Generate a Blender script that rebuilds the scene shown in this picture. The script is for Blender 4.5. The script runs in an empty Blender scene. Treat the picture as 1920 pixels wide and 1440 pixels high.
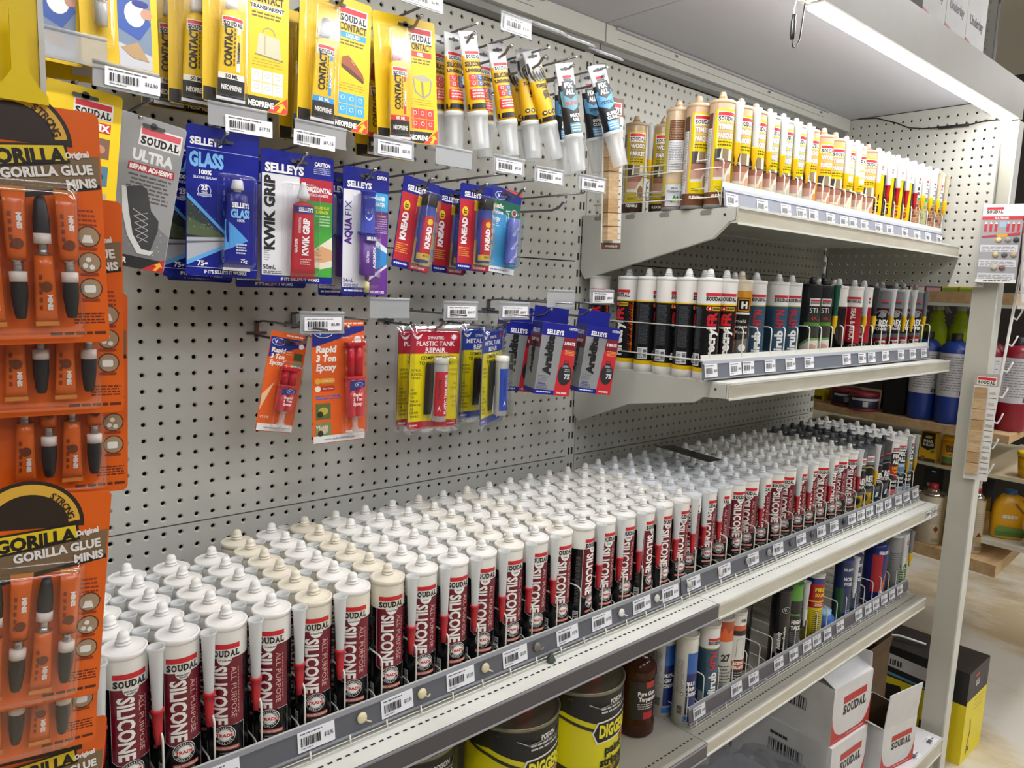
import bpy, bmesh, math, random
from mathutils import Vector, Matrix
random.seed(7)
S = bpy.context.scene
COL = S.collection
PI = math.pi

# ------------------------------------------------------------------ camera, world, lamps, exposure
cam_d = bpy.data.cameras.new('camera'); cam = bpy.data.objects.new('camera', cam_d); COL.objects.link(cam)
cam_d.sensor_width = 36.0; cam_d.lens = 36.0*1391.457/1920.0; cam_d.clip_start = 0.02
_r = Vector((0.7473, -0.6633, 0.0381)); _u = Vector((0.0594, 0.1238, 0.9905)); _f = Vector((0.6618, 0.7380, -0.1319))
_r.normalize(); _f = (_f - _r*_f.dot(_r)).normalized(); _u = _r.cross(_f)
cam.matrix_world = Matrix(((_r.x, _u.x, -_f.x, -1.2929), (_r.y, _u.y, -_f.y, -1.1944), (_r.z, _u.z, -_f.z, 0.3845), (0, 0, 0, 1)))
S.camera = cam
S.view_settings.view_transform = 'Standard'; S.view_settings.look = 'None'
S.view_settings.exposure = 0.18; S.view_settings.gamma = 1.0; S.view_settings.use_curve_mapping = False
W = bpy.data.worlds.new('world'); S.world = W; W.use_nodes = True
W.node_tree.nodes['Background'].inputs[0].default_value = (0.80, 0.84, 0.90, 1)
W.node_tree.nodes['Background'].inputs[1].default_value = 0.25
LED_POWER = 80.0
CEIL_POWER = 16.5

# ------------------------------------------------------------------ materials
def lin(h):
    h = h.lstrip('#'); c = [int(h[i:i+2], 16)/255 for i in (0, 2, 4)]
    return [x/12.92 if x <= 0.04045 else ((x+0.055)/1.055)**2.4 for x in c] + [1.0]
MATS = {}
def M(h, rough=0.45, metal=0.0, kind='', coat=0.0):
    """plain surface of one colour with a faint procedural unevenness of its gloss"""
    k = (h, rough, metal, kind, coat)
    if k in MATS: return MATS[k]
    m = bpy.data.materials.new((kind or 'paint')+'_'+h.lstrip('#')); m.use_nodes = True
    nt = m.node_tree; b = nt.nodes['Principled BSDF']; b.inputs['Base Color'].default_value = lin(h)
    b.inputs['Metallic'].default_value = metal; b.inputs['Roughness'].default_value = rough
    if coat: b.inputs['Coat Weight'].default_value = coat; b.inputs['Coat Roughness'].default_value = 0.12
    n = nt.nodes.new('ShaderNodeTexNoise'); n.inputs['Scale'].default_value = 35
    tc = nt.nodes.new('ShaderNodeTexCoord'); nt.links.new(tc.outputs['Object'], n.inputs['Vector'])
    mr = nt.nodes.new('ShaderNodeMapRange'); mr.inputs['To Min'].default_value = max(0.03, rough-0.06); mr.inputs['To Max'].default_value = min(1, rough+0.06)
    nt.links.new(n.outputs['Fac'], mr.inputs['Value']); nt.links.new(mr.outputs['Result'], b.inputs['Roughness'])
    MATS[k] = m; return m
def clear(name, tint='#ffffff', base=0.06, edge=0.55, rough=0.08, haze=False):
    """thin clear plastic: lets light through, gets glossier and denser at grazing angles"""
    if name in MATS: return MATS[name]
    m = bpy.data.materials.new(name); m.use_nodes = True; nt = m.node_tree; nt.nodes.clear()
    o = nt.nodes.new('ShaderNodeOutputMaterial'); mx = nt.nodes.new('ShaderNodeMixShader')
    t = nt.nodes.new('ShaderNodeBsdfTransparent'); t.inputs[0].default_value = lin(tint)
    plain = tint[1] in 'ef' and tint[3] in 'ef'
    if plain and not haze:
        g = nt.nodes.new('ShaderNodeBsdfGlossy'); g.inputs['Color'].default_value = (1, 1, 1, 1); g.inputs['Roughness'].default_value = rough
    else:
        g = nt.nodes.new('ShaderNodeBsdfPrincipled'); g.inputs['Base Color'].default_value = lin('#e8ebee' if haze else tint); g.inputs['Roughness'].default_value = rough
    lw = nt.nodes.new('ShaderNodeLayerWeight'); lw.inputs[0].default_value = 0.35
    mr = nt.nodes.new('ShaderNodeMapRange'); mr.inputs['To Min'].default_value = base; mr.inputs['To Max'].default_value = edge
    nt.links.new(lw.outputs['Facing'], mr.inputs['Value']); nt.links.new(mr.outputs['Result'], mx.inputs[0])
    nt.links.new(t.outputs[0], mx.inputs[1]); nt.links.new(g.outputs[0], mx.inputs[2]); nt.links.new(mx.outputs[0], o.inputs[0])
    MATS[name] = m; return m
def frosted(name, col='#eef0f0', alpha=0.72, rough=0.35):
    if name in MATS: return MATS[name]
    m = bpy.data.materials.new(name); m.use_nodes = True; nt = m.node_tree; nt.nodes.clear()
    o = nt.nodes.new('ShaderNodeOutputMaterial'); mx = nt.nodes.new('ShaderNodeMixShader'); mx.inputs[0].default_value = alpha
    t = nt.nodes.new('ShaderNodeBsdfTransparent'); a = nt.nodes.new('ShaderNodeMixShader'); a.inputs[0].default_value = 0.35
    g = nt.nodes.new('ShaderNodeBsdfPrincipled'); g.inputs['Base Color'].default_value = lin(col); g.inputs['Roughness'].default_value = rough
    tl = nt.nodes.new('ShaderNodeBsdfTranslucent'); tl.inputs[0].default_value = lin(col)
    nt.links.new(g.outputs[0], a.inputs[1]); nt.links.new(tl.outputs[0], a.inputs[2])
    nt.links.new(t.outputs[0], mx.inputs[1]); nt.links.new(a.outputs[0], mx.inputs[2]); nt.links.new(mx.outputs[0], o.inputs[0])
    MATS[name] = m; return m
def mixed(name, c1, c2, scale=(1, 1, 1), nscale=5, rough=0.5, lo=0.35, hi=0.65, detail=6, bump=0.0, c3=None):
    """two or three colours mixed by procedural noise (concrete, timber, worn paint)"""
    if name in MATS: return MATS[name]
    m = bpy.data.materials.new(name); m.use_nodes = True; nt = m.node_tree; b = nt.nodes['Principled BSDF']; b.inputs['Roughness'].default_value = rough
    tc = nt.nodes.new('ShaderNodeTexCoord'); mp = nt.nodes.new('ShaderNodeMapping'); mp.inputs['Scale'].default_value = scale
    n = nt.nodes.new('ShaderNodeTexNoise'); n.inputs['Scale'].default_value = nscale; n.inputs['Detail'].default_value = detail; n.inputs['Roughness'].default_value = 0.62
    cr = nt.nodes.new('ShaderNodeValToRGB'); cr.color_ramp.elements[0].position = lo; cr.color_ramp.elements[1].position = hi
    cr.color_ramp.elements[0].color = lin(c1); cr.color_ramp.elements[1].color = lin(c2)
    if c3: e = cr.color_ramp.elements.new((lo+hi)/2); e.color = lin(c3)
    nt.links.new(tc.outputs['Object'], mp.inputs[0]); nt.links.new(mp.outputs[0], n.inputs['Vector']); nt.links.new(n.outputs['Fac'], cr.inputs[0]); nt.links.new(cr.outputs[0], b.inputs['Base Color'])
    if bump:
        bp = nt.nodes.new('ShaderNodeBump'); bp.inputs['Strength'].default_value = bump; bp.inputs['Distance'].default_value = 0.002
        nt.links.new(n.outputs['Fac'], bp.inputs['Height']); nt.links.new(bp.outputs[0], b.inputs['Normal'])
    MATS[name] = m; return m
def glow(name, h, strength):
    if name in MATS: return MATS[name]
    m = bpy.data.materials.new(name); m.use_nodes = True; nt = m.node_tree; nt.nodes.clear()
    o = nt.nodes.new('ShaderNodeOutputMaterial'); e = nt.nodes.new('ShaderNodeEmission'); e.inputs[0].default_value = lin(h); e.inputs[1].default_value = strength
    nt.links.new(e.outputs[0], o.inputs[0]); MATS[name] = m; return m
def mm(c):
    return M(c) if isinstance(c, str) else c

PAINT = mixed('shelf_enamel', '#bcbcb4', '#c5c5bd', nscale=6, rough=0.42, lo=0.3, hi=0.7)
WHITEP = mixed('shelf_enamel_light', '#d0d1c9', '#dedfd8', nscale=9, rough=0.35, lo=0.3, hi=0.7)
DARKLIP = M('#4b4a50', 0.32, 0, 'lip')
RAILG = M('#5d6066', 0.4, 0, 'rail')
STEEL = M('#8c8d90', 0.25, 0.9, 'steel')
CHROME = M('#c9cacc', 0.12, 1.0, 'chrome')
WIRE = M('#dcdad0', 0.35, 0, 'wire')
CLEARP = clear('clear_plastic')
CLEARH = clear('clear_holder', '#d9dbde', base=0.24, edge=0.6, rough=0.2, haze=True)
BLIST = clear('clear_blister', base=0.035, edge=0.5, rough=0.08)
FROST = frosted('frosted_plastic')
FROSTC = frosted('frosted_clear', '#e9edef', 0.42, 0.2)

# ------------------------------------------------------------------ mesh builders
class MB:
    def __init__(s): s.bm = bmesh.new(); s.ms = []; s.i = {}
    def slot(s, m):
        m = mm(m)
        if m.name not in s.i: s.i[m.name] = len(s.ms); s.ms.append(m)
        return s.i[m.name]
    def face(s, vs, m, smooth=False):
        try: f = s.bm.faces.new(vs)
        except ValueError: return None
        f.material_index = s.slot(m); f.smooth = smooth; return f
    def box(s, x0, y0, z0, x1, y1, z1, m, mat=None):
        c = [Vector((x, y, z)) for z in (z0, z1) for y in (y0, y1) for x in (x0, x1)]
        if mat is not None: c = [mat @ v for v in c]
        v = [s.bm.verts.new(p) for p in c]
        for q in ((0, 2, 3, 1), (4, 5, 7, 6), (0, 1, 5, 4), (2, 6, 7, 3), (0, 4, 6, 2), (1, 3, 7, 5)): s.face([v[k] for k in q], m)
        return s
    def lathe(s, prof, m, n=24, c=(0, 0, 0), mat=None, sx=1, sy=1, smooth=True, ang0=0):
        """prof: (radius, z) or (radius, z, material) from bottom to top; closes at radius 0"""
        rings = []; mats = []; cur = m
        for p in prof:
            if len(p) > 2: cur = p[2]
            mats.append(cur); r, z = p[0], p[1]
            if r < 1e-7: pts = [Vector((c[0], c[1], c[2]+z))]
            else: pts = [Vector((c[0]+r*sx*math.cos(ang0+2*PI*k/n), c[1]+r*sy*math.sin(ang0+2*PI*k/n), c[2]+z)) for k in range(n)]
            if mat is not None: pts = [mat @ q for q in pts]
            rings.append([s.bm.verts.new(q) for q in pts])
        for i in range(len(rings)-1):
            a, b = rings[i], rings[i+1]; mt = mats[i+1]
            for k in range(n):
                k2 = (k+1) % n
                if len(a) == 1 and len(b) == 1: break
                if len(a) == 1: s.face([a[0], b[k2], b[k]], mt, smooth)
                elif len(b) == 1: s.face([a[k], a[k2], b[0]], mt, smooth)
                else: s.face([a[k], a[k2], b[k2], b[k]], mt, smooth)
        return s
    def loft(s, rings, m, smooth=True, cap=True, mats=None):
        """rings: lists of equally many points"""
        vs = [[s.bm.verts.new(p) for p in r] for r in rings]; n = len(vs[0])
        for i in range(len(vs)-1):
            for k in range(n):
                s.face([vs[i][k], vs[i][(k+1) % n], vs[i+1][(k+1) % n], vs[i+1][k]], mats[i] if mats else m, smooth)
        if cap: s.face(vs[0][::-1], mats[0] if mats else m); s.face(vs[-1], mats[-1] if mats else m)
        return s
    def tube(s, pts, r, m, n=6, closed=False):
        pts = [Vector(p) for p in pts]; rings = []; prev = None
        for i, p in enumerate(pts):
            if i == 0: d = pts[1]-pts[0]
            elif i == len(pts)-1: d = pts[-1]-pts[-2]
            else: d = (pts[i+1]-p).normalized()+(p-pts[i-1]).normalized()
            d.normalize()
            a = prev if prev is not None else (Vector((0, 0, 1)) if abs(d.z) < 0.9 else Vector((1, 0, 0)))
            x = (a-d*a.dot(d)).normalized(); y = d.cross(x); prev = x
            rings.append([p+x*r*math.cos(2*PI*k/n)+y*r*math.sin(2*PI*k/n) for k in range(n)])
        return s.loft(rings, m)
    def prism(s, pts, h, m, mat=None, side=None):
        """pts: 2D polygon in local xy, extruded from z 0 to h; mat places it"""
        a = [Vector((p[0], p[1], 0)) for p in pts]; b = [Vector((p[0], p[1], h)) for p in pts]
        if mat is not None: a = [mat @ v for v in a]; b = [mat @ v for v in b]
        va = [s.bm.verts.new(v) for v in a]; vb = [s.bm.verts.new(v) for v in b]; n = len(pts)
        s.face(va[::-1], m); s.face(vb, m)
        for k in range(n): s.face([va[k], va[(k+1) % n], vb[(k+1) % n], vb[k]], side or m)
        return s
    def art(s, art, f, step=None):
        """add a flat drawing through the mapping f(u, v, layer) -> xyz"""
        b = art.bm
        if step:
            us = [v.co.x for v in b.verts]
            if us:
                k = math.ceil(min(us)/step)
                while k*step < max(us):
                    bmesh.ops.bisect_plane(b, geom=b.verts[:]+b.edges[:]+b.faces[:], plane_co=(k*step, 0, 0), plane_no=(1, 0, 0), dist=1e-6); k += 1
        mp = {}
        for v in b.verts: mp[v] = s.bm.verts.new(f(v.co.x, v.co.y, v.co.z))
        for fc in b.faces:
            s.face([mp[v] for v in fc.verts], art.ms[fc.material_index])
        b.free(); return s
    def mesh(s, name):
        me = bpy.data.meshes.new(name); bmesh.ops.recalc_face_normals(s.bm, faces=[]) if False else None
        s.bm.to_mesh(me); s.bm.free()
        for m in s.ms: me.materials.append(m)
        return me
    def obj(s, name, parent=None, loc=None, rot=None):
        o = bpy.data.objects.new(name, s.mesh(name)); COL.objects.link(o)
        if parent is not None: o.parent = parent
        if loc is not None: o.location = loc
        if rot is not None: o.rotation_euler = rot
        return o
def tag(o, label=None, cat=None, group=None, kind=None):
    if label: o['label'] = label
    if cat: o['category'] = cat
    if group: o['group'] = group
    if kind: o['kind'] = kind
    return o
def struct(o): o['kind'] = 'structure'; return o
def empty(name, loc=(0, 0, 0), rot=(0, 0, 0)):
    o = bpy.data.objects.new(name, None); COL.objects.link(o); o.location = loc; o.rotation_euler = rot; o.empty_display_size = 0.02
    return o
KIDS = {}
def copy_tree(o, loc=None, rot=None, parent=None):
    c = o.copy(); COL.objects.link(c)
    if parent is not None: c.parent = parent
    if loc is not None: c.location = loc
    if rot is not None: c.rotation_euler = rot
    for ch in kids(o): copy_tree(ch, parent=c)
    return c
def kids(o):
    if o.name not in KIDS: KIDS[o.name] = list(o.children)
    return KIDS[o.name]

# ------------------------------------------------------------------ lettering and flat drawings
GL = {}
def glyphs(t, bold=0.0):
    k = (t, bold)
    if k in GL: return GL[k]
    c = bpy.data.curves.new('lettering', 'FONT'); c.body = t; c.size = 1.0; c.resolution_u = 2; c.offset = bold; c.fill_mode = 'FRONT'
    o = bpy.data.objects.new('lettering', c); me = bpy.data.meshes.new_from_object(o)
    vs = [(v.co.x, v.co.y) for v in me.vertices]; fs = [tuple(p.vertices) for p in me.polygons]
    bpy.data.objects.remove(o); bpy.data.curves.remove(c); bpy.data.meshes.remove(me)
    if not vs: vs = [(0, 0)]; fs = []
    x0 = min(v[0] for v in vs); x1 = max(v[0] for v in vs)
    GL[k] = (vs, fs, x0, x1); return GL[k]
CAP = 0.70
LZ = 0.00018
class Art:
    def __init__(s): s.bm = bmesh.new(); s.ms = []; s.i = {}
    def slot(s, m):
        m = mm(m)
        if m.name not in s.i: s.i[m.name] = len(s.ms); s.ms.append(m)
        return s.i[m.name]
    def poly(s, pts, m, L=1):
        vs = [s.bm.verts.new((p[0], p[1], L*LZ)) for p in pts]
        try: f = s.bm.faces.new(vs); f.material_index = s.slot(m)
        except ValueError: pass
        return s
    def rect(s, u0, v0, u1, v1, m, L=1): return s.poly([(u0, v0), (u1, v0), (u1, v1), (u0, v1)], m, L)
    def rrect(s, u0, v0, u1, v1, r, m, L=1):
        p = []
        for cx, cy, a in ((u1-r, v0+r, -90), (u1-r, v1-r, 0), (u0+r, v1-r, 90), (u0+r, v0+r, 180)):
            for k in range(4): t = math.radians(a+30*k); p.append((cx+r*math.cos(t), cy+r*math.sin(t)))
        return s.poly(p, m, L)
    def disc(s, cx, cy, r, m, L=2, n=20, ry=None, a0=0, a1=360):
        ry = ry or r; p = [(cx+r*math.cos(math.radians(a0+(a1-a0)*k/n)), cy+ry*math.sin(math.radians(a0+(a1-a0)*k/n))) for k in range(n+(0 if a1-a0 == 360 else 1))]
        return s.poly(p, m, L)
    def ring(s, cx, cy, r0, r1, m, L=3, n=20, a0=0, a1=360):
        for k in range(n):
            a, b = math.radians(a0+(a1-a0)*k/n), math.radians(a0+(a1-a0)*(k+1)/n)
            s.poly([(cx+r0*math.cos(a), cy+r0*math.sin(a)), (cx+r1*math.cos(a), cy+r1*math.sin(a)), (cx+r1*math.cos(b), cy+r1*math.sin(b)), (cx+r0*math.cos(b), cy+r0*math.sin(b))], m, L)
        return s
    def line(s, pts, w, m, L=3):
        for a, b in zip(pts, pts[1:]):
            dx, dy = b[0]-a[0], b[1]-a[1]; l = math.hypot(dx, dy) or 1; nx, ny = -dy/l*w/2, dx/l*w/2
            s.poly([(a[0]-nx, a[1]-ny), (b[0]-nx, b[1]-ny), (b[0]+nx, b[1]+ny), (a[0]+nx, a[1]+ny)], m, L)
        return s
    def text(s, t, cx, cy, h, m, w=None, rot=0, bold=0.02, L=4, al='c', italic=0.0):
        """h: capital height, w: total width (squeezed to fit); al c/l/r along the reading direction"""
        vs, fs, x0, x1 = glyphs(t, bold); sy = h/CAP; sx = (w/(x1-x0)) if w and x1 > x0 else sy
        off = {'c': (x0+x1)/2, 'l': x0, 'r': x1}[al]; ca, sa = math.cos(math.radians(rot)), math.sin(math.radians(rot))
        nv = []
        for x, y in vs:
            X = (x-off)*sx+italic*y*sy; Y = y*sy-h/2
            nv.append(s.bm.verts.new((cx+X*ca-Y*sa, cy+X*sa+Y*ca, L*LZ)))
        mi = s.slot(m)
        for f in fs:
            try: q = s.bm.faces.new([nv[k] for k in f]); q.material_index = mi
            except ValueError: pass
        return s
    def arctext(s, t, cx, cy, r, h, m, a_mid=90, span=120, L=5, bold=0.02, inside=False):
        n = len(t)
        for k, ch in enumerate(t):
            if ch == ' ': continue
            fr = (k+0.5)/n-0.5
            a = a_mid-span*fr if not inside else a_mid+span*fr
            ar = math.radians(a)
            s.text(ch, cx+r*math.cos(ar), cy+r*math.sin(ar), h, m, rot=(a-90 if not inside else a+90), L=L, bold=bold)
        return s
    def bars(s, u0, v0, u1, v1, n, m, L=3, fill=0.42, rag=0.25, al='l'):
        """rows of small print, too fine to read"""
        rnd = random.Random(int((u0*7919+v0*104729+u1*31)*1e4) & 0xffff); h = (v1-v0)/n
        for k in range(n):
            w = (u1-u0)*(1-rag*rnd.random()); y = v1-h*(k+0.7); g = w*0.012
            a = u0 if al == 'l' else (u1-w if al == 'r' else (u0+u1-w)/2)
            x = a
            while x < a+w-1e-6:
                q = min(a+w, x+w*rnd.uniform(0.09, 0.26)); s.rect(x, y, q, y+h*fill, m, L); x = q+w*0.035
        return s
    def barcode(s, u0, v0, u1, v1, m='#2c2c2e', L=4, n=22, vert=False):
        rnd = random.Random(n*13+int(u0*1e4)); x = 0.0
        while x < 1:
            w = rnd.choice((0.6, 0.6, 1.3, 2))/n*0.75
            if vert: s.rect(u0, v0+(v1-v0)*x, u1, v0+(v1-v0)*min(1, x+w), m, L)
            else: s.rect(u0+(u1-u0)*x, v0, u0+(u1-u0)*min(1, x+w), v1, m, L)
            x += w+rnd.choice((0.5, 0.9, 1.2))/n*0.8
        return s
def soudal(a, cx, cy, w, L=4, box=None, ink='#15171c', bar='#c8202c'):
    """red bar over slab-serif capitals; w is the width of both"""
    h = w*0.20; th = w*0.165
    if box: a.rect(cx-w*0.54, cy-w*0.27, cx+w*0.54, cy+w*0.25, box, L-1)
    a.rect(cx-w/2, cy+w*0.035, cx+w/2, cy+w*0.205, bar, L)
    y = cy-w*0.115; x = cx-w/2; cells = [('S', .155), ('O', .18), ('U', .185), ('D', .18), ('A', .18), ('L', .15)]
    tot = sum(c[1] for c in cells); k = w/tot; b = y-h/2; t = y+h/2; q = h*0.13
    for ch, cw in cells:
        cw *= k; m = x+cw/2
        a.text(ch, m, y, h, ink, w=cw*(0.82 if ch in 'UAL' else 0.94), bold=0.05, L=L)
        if ch == 'U':
            for e in (-.27, .27): a.rect(m+cw*e-cw*.2, t-q, m+cw*e+cw*.2, t, ink, L+1)
        if ch == 'A':
            for e in (-.33, .33): a.rect(m+cw*e-cw*.16, b, m+cw*e+cw*.16, b+q, ink, L+1)
        if ch == 'D':
            for yy in (b, t-q): a.rect(m-cw*.5, yy, m-cw*.1, yy+q, ink, L+1)
        if ch == 'L':
            a.rect(m-cw*.48, t-q, m+cw*.05, t, ink, L+1); a.rect(m-cw*.48, b, m-cw*.1, b+q, ink, L+1); a.rect(m+cw*.26, b, m+cw*.4, b+h*.38, ink, L+1)
        x += cw
    return a
def front(art, mb, y=0.0, x=0.0, z=0.0):
    """drawing on a face that looks along -y"""
    return mb.art(art, lambda u, v, l: Vector((x+u, y-l-0.0001, z+v)))
def wrap(art, mb, R, step=0.004, c=(0, 0, 0), turn=0.0, lf=1.0):
    def f(u, v, l):
        a = u/R+turn; r = R+l*lf+0.00012
        return Vector((c[0]+r*math.sin(a), c[1]-r*math.cos(a), c[2]+v))
    return mb.art(art, f, step)
ONES = ['', 'first', 'second', 'third', 'fourth', 'fifth', 'sixth', 'seventh', 'eighth', 'ninth', 'tenth', 'eleventh', 'twelfth', 'thirteenth', 'fourteenth', 'fifteenth', 'sixteenth', 'seventeenth', 'eighteenth', 'nineteenth', 'twentieth']
def nth(n):
    if n <= 20: return ONES[n]
    if n == 30: return 'thirtieth'
    return {2: 'twenty-', 3: 'thirty-', 4: 'forty-'}[n//10]+ONES[n % 10] if n % 10 else {4: 'fortieth'}[n//10]

# ================================================================== the room
CON = mixed('floor_vinyl', '#b5a17e', '#cfcabc', scale=(1.6, 0.8, 1), nscale=2.2, rough=0.5, lo=0.42, hi=0.58, detail=11, c3='#c9bb9f')
FZ, CZ = -1.10, 1.85
b = MB(); b.box(-4, -4, FZ-0.05, 7, 4, FZ, CON); struct(b.obj('floor'))
b = MB(); b.box(-4, -4, CZ, 7, 4, CZ+0.05, '#d9d8d2'); struct(b.obj('ceiling'))
for nm, q in (('wall_left', (-4.1, -4, -4, 4)), ('wall_right', (7, -4, 7.1, 4)), ('wall_front', (-4, -4.1, 7, -4)), ('wall_back', (-4, 4, 7, 4.1))):
    b = MB(); b.box(q[0], q[1], FZ, q[2], q[3], CZ, '#77766f'); struct(b.obj(nm))
TUBE_GLOW = glow('troffer_diffuser', '#fbfbff', CEIL_POWER)
def troffer():
    b = MB(); b.box(-0.62, -0.16, -0.03, 0.62, 0.16, 0.0, '#e8e8e6'); o = b.obj('ceiling_light')
    d = MB(); d.box(-0.59, -0.13, -0.036, 0.59, 0.13, -0.0305, TUBE_GLOW); d.obj('diffuser', o)
    return tag(o, 'long ceiling light over the aisle', 'ceiling light', 'ceiling lights over the aisle')
t0 = troffer(); first = True
for x in (-2.6, -0.6, 1.4, 3.4):
    for y in (-2.3, -3.4):
        o = t0 if first else copy_tree(t0); first = False; o.location = (x, y, CZ-0.001)
for x, y in ((2.9, 1.4), (4.6, 1.4), (2.1, -1.1), (4.4, -0.9)): o = copy_tree(t0); o.location = (x, y, CZ-0.001)  # unseen lights, the one nearest the gondola added to brighten its stock

# ================================================================== perforated back panels
P = 0.0254
def pegboard(u_edges, u_holes, v_edges, v_holes, fmap, mat, r=0.0033, rd=0.0056, depth=0.0016, inv=False):
    mb = MB(); bm = mb.bm
    def cuts(e, h): return [e[0]]+[(a+b_)/2 for a, b_ in zip(h, h[1:])]+[e[1]]
    us, vs = cuts(u_edges, u_holes), cuts(v_edges, v_holes)
    grid = [[bm.verts.new(fmap(u, v, 0)) for u in us] for v in vs]
    dark = mat
    for j, hv in enumerate(v_holes):
        for i, hu in enumerate(u_holes):
            c = [grid[j][i], grid[j][i+1], grid[j+1][i+1], grid[j+1][i]]
            ro, ri, rb = [], [], []
            for k in range(8):
                a = math.radians(-157.5+45*k); ca, sa = math.cos(a), math.sin(a)
                ro.append(bm.verts.new(fmap(hu+rd*ca, hv+rd*sa, 0)))
                ri.append(bm.verts.new(fmap(hu+r*ca, hv+r*sa, depth)))
                rb.append(bm.verts.new(fmap(hu+r*ca, hv+r*sa, depth+0.0025)))
            for s_ in range(4):
                # ring verts 2s,2s+1 face side s (bottom, right, top, left)
                a, b2 = (2*s_+1) % 8, (2*s_+2) % 8
                mb.face([c[s_], c[(s_+1) % 4], ro[b2], ro[a]], mat)
                mb.face([c[(s_+1) % 4], ro[(2*s_+3) % 8], ro[b2]], mat)
            for k in range(8):
                k2 = (k+1) % 8
                mb.face([ro[k], ro[k2], ri[k2], ri[k]], mat, True); mb.face([ri[k], ri[k2], rb[k2], rb[k]], mat)
    # folded edges
    for (a0, a1) in (((us[0], vs[0]), (us[-1], vs[0])), ((us[-1], vs[0]), (us[-1], vs[-1])), ((us[-1], vs[-1]), (us[0], vs[-1])), ((us[0], vs[-1]), (us[0], vs[0]))):
        mb.face([bm.verts.new(fmap(a0[0], a0[1], 0)), bm.verts.new(fmap(a1[0], a1[1], 0)), bm.verts.new(fmap(a1[0], a1[1], 0.012)), bm.verts.new(fmap(a0[0], a0[1], 0.012))], mat)
    return mb
colsL = [-0.0549-P*k for k in range(45, -1, -1)]; colsR = [P*k for k in range(46)]
bayn = {'L': 'left bay', 'R': 'right bay'}
rowsets = [('lowest', -0.9270, 18), ('lower', -0.4698, 18), ('middle', -0.0127, 18), ('upper', 0.4445, 18)]
for side, cols, ue in (('L', colsL, (-1.211, -0.0422)), ('R', colsR, (-0.0127, 1.1560))):
    for nm, z0, n in rowsets:
        zs = [z0+P*(k+0.5) for k in range(n)]
        mb = pegboard((ue[0], ue[1]), cols, (z0+0.0013, z0+P*n-0.0013), zs, lambda u, v, d: Vector((u, d, v)), PAINT)
        tag(mb.obj('pegboard_panel'), f'perforated grey steel back panel, {nm} panel of the {bayn[side]}', 'back panel', 'perforated back panels')
b = MB(); b.box(-1.24, 0.05, -1.09, 1.185, 0.06, 1.5, '#4a4944')  # added sheet, its dark colour stands for the shade inside the holes
tag(b.obj('backing_sheet'), 'dark steel sheet added behind the perforated panels as shade in their holes', 'steel sheet')
# ------------------------------------------------------------------ uprights with slots
def upright(x, lab):
    b = MB(); b.box(x-0.014, 0.001, -1.09, x+0.014, 0.045, 0.93, PAINT)
    s = b; z = -1.0
    while z < 0.9:
        for dx in (-0.0075, 0.0035): s.box(x+dx, -0.0004, z, x+dx+0.004, 0.002, z+0.016, '#23231f')
        z += 0.0381
    o = b.obj('gondola_upright'); tag(o, lab, 'shelf upright', 'slotted uprights between the bays')
    return o
upright(-0.0275, 'grey slotted steel upright between the left and right bays')
upright(1.1700, 'grey slotted steel upright at the right end of the shelving')
upright(-1.2250, 'grey slotted steel upright behind the hanging cards at the left end')

# ------------------------------------------------------------------ canopy with LED strips
def canopy(x0, x1, lab, notes):
    o = empty('canopy_shelf', (x0, 0, 0.9)); tag(o, lab, 'canopy shelf', 'canopy shelves over the bays')
    w = x1-x0
    m = MB(); m.box(0.001, -0.476, 0.0556, w-(0.001 if x0 < -1 else 0.0355), -0.002, 0.060, M('#b9bac2', 0.5)); m.obj('underside_panel', o)
    FA = mixed('fascia_enamel_shaded', '#9d9b92', '#a9a79e', nscale=3, rough=0.4); m = MB(); m.box(0.0005, -0.516, 0.0, w-0.0005, -0.511, 0.094, FA); m.box(0.0005, -0.511, 0.088, w-0.0005, -0.47, 0.094, FA); m.box(0.0005, -0.511, 0.0, w-0.0005, -0.478, 0.004, FA); m.box(0.0005, -0.4815, 0.004, w-0.0005, -0.4775, 0.0545, WHITEP)  # fascia enamel darkened, its dimmer light is put into the colour
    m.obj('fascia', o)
    we = w-0.001 if x0 < -1 else w-0.037; m = MB(); m.box(0.001, -0.045, 0.0165, we, -0.001, 0.0548, PAINT); m.obj('back_channel', o)
    m = MB(); m.box(0.04, -0.0462, 0.032, w*0.82, -0.0452, 0.0335, '#8f908c')
    for q in (0.2, 0.55, 0.8): m.box(w*q, -0.047, 0.040, w*q+0.012, -0.0452, 0.046, '#9b9c98'); m.box(w*q+0.003, -0.0485, 0.0415, w*q+0.008, -0.047, 0.0445, STEEL)
    m.box(0.03, -0.052, 0.049, w*0.84, -0.0455, 0.0545, '#a3a4a6')
    m.obj('channel_bracket', o)
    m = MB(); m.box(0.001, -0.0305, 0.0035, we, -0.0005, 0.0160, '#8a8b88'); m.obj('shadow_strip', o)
    return o
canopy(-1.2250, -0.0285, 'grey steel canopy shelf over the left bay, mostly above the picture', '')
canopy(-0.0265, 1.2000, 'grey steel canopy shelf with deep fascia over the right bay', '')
LEDM = glow('led_diffuser', '#fdfaf8', LED_POWER)
def led(x0, x1, lab):
    o = empty('led_strip_light', (x0, -0.4975, 0.9)); tag(o, lab, 'led strip light')
    w = x1-x0
    m = MB(); m.box(0, -0.0190, -0.0035, w, 0.0160, -0.0003, '#efe9dc'); m.obj('housing', o)
    m = MB(); m.box(0.003, -0.0020, -0.0095, w-0.003, 0.0130, -0.0036, LEDM); m.obj('diffuser', o)
led(0.012, 1.168, 'lit white LED strip under the front edge of the right canopy')
led(-1.20, -0.07, 'lit white LED strip under the left canopy, just above the picture')
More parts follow.
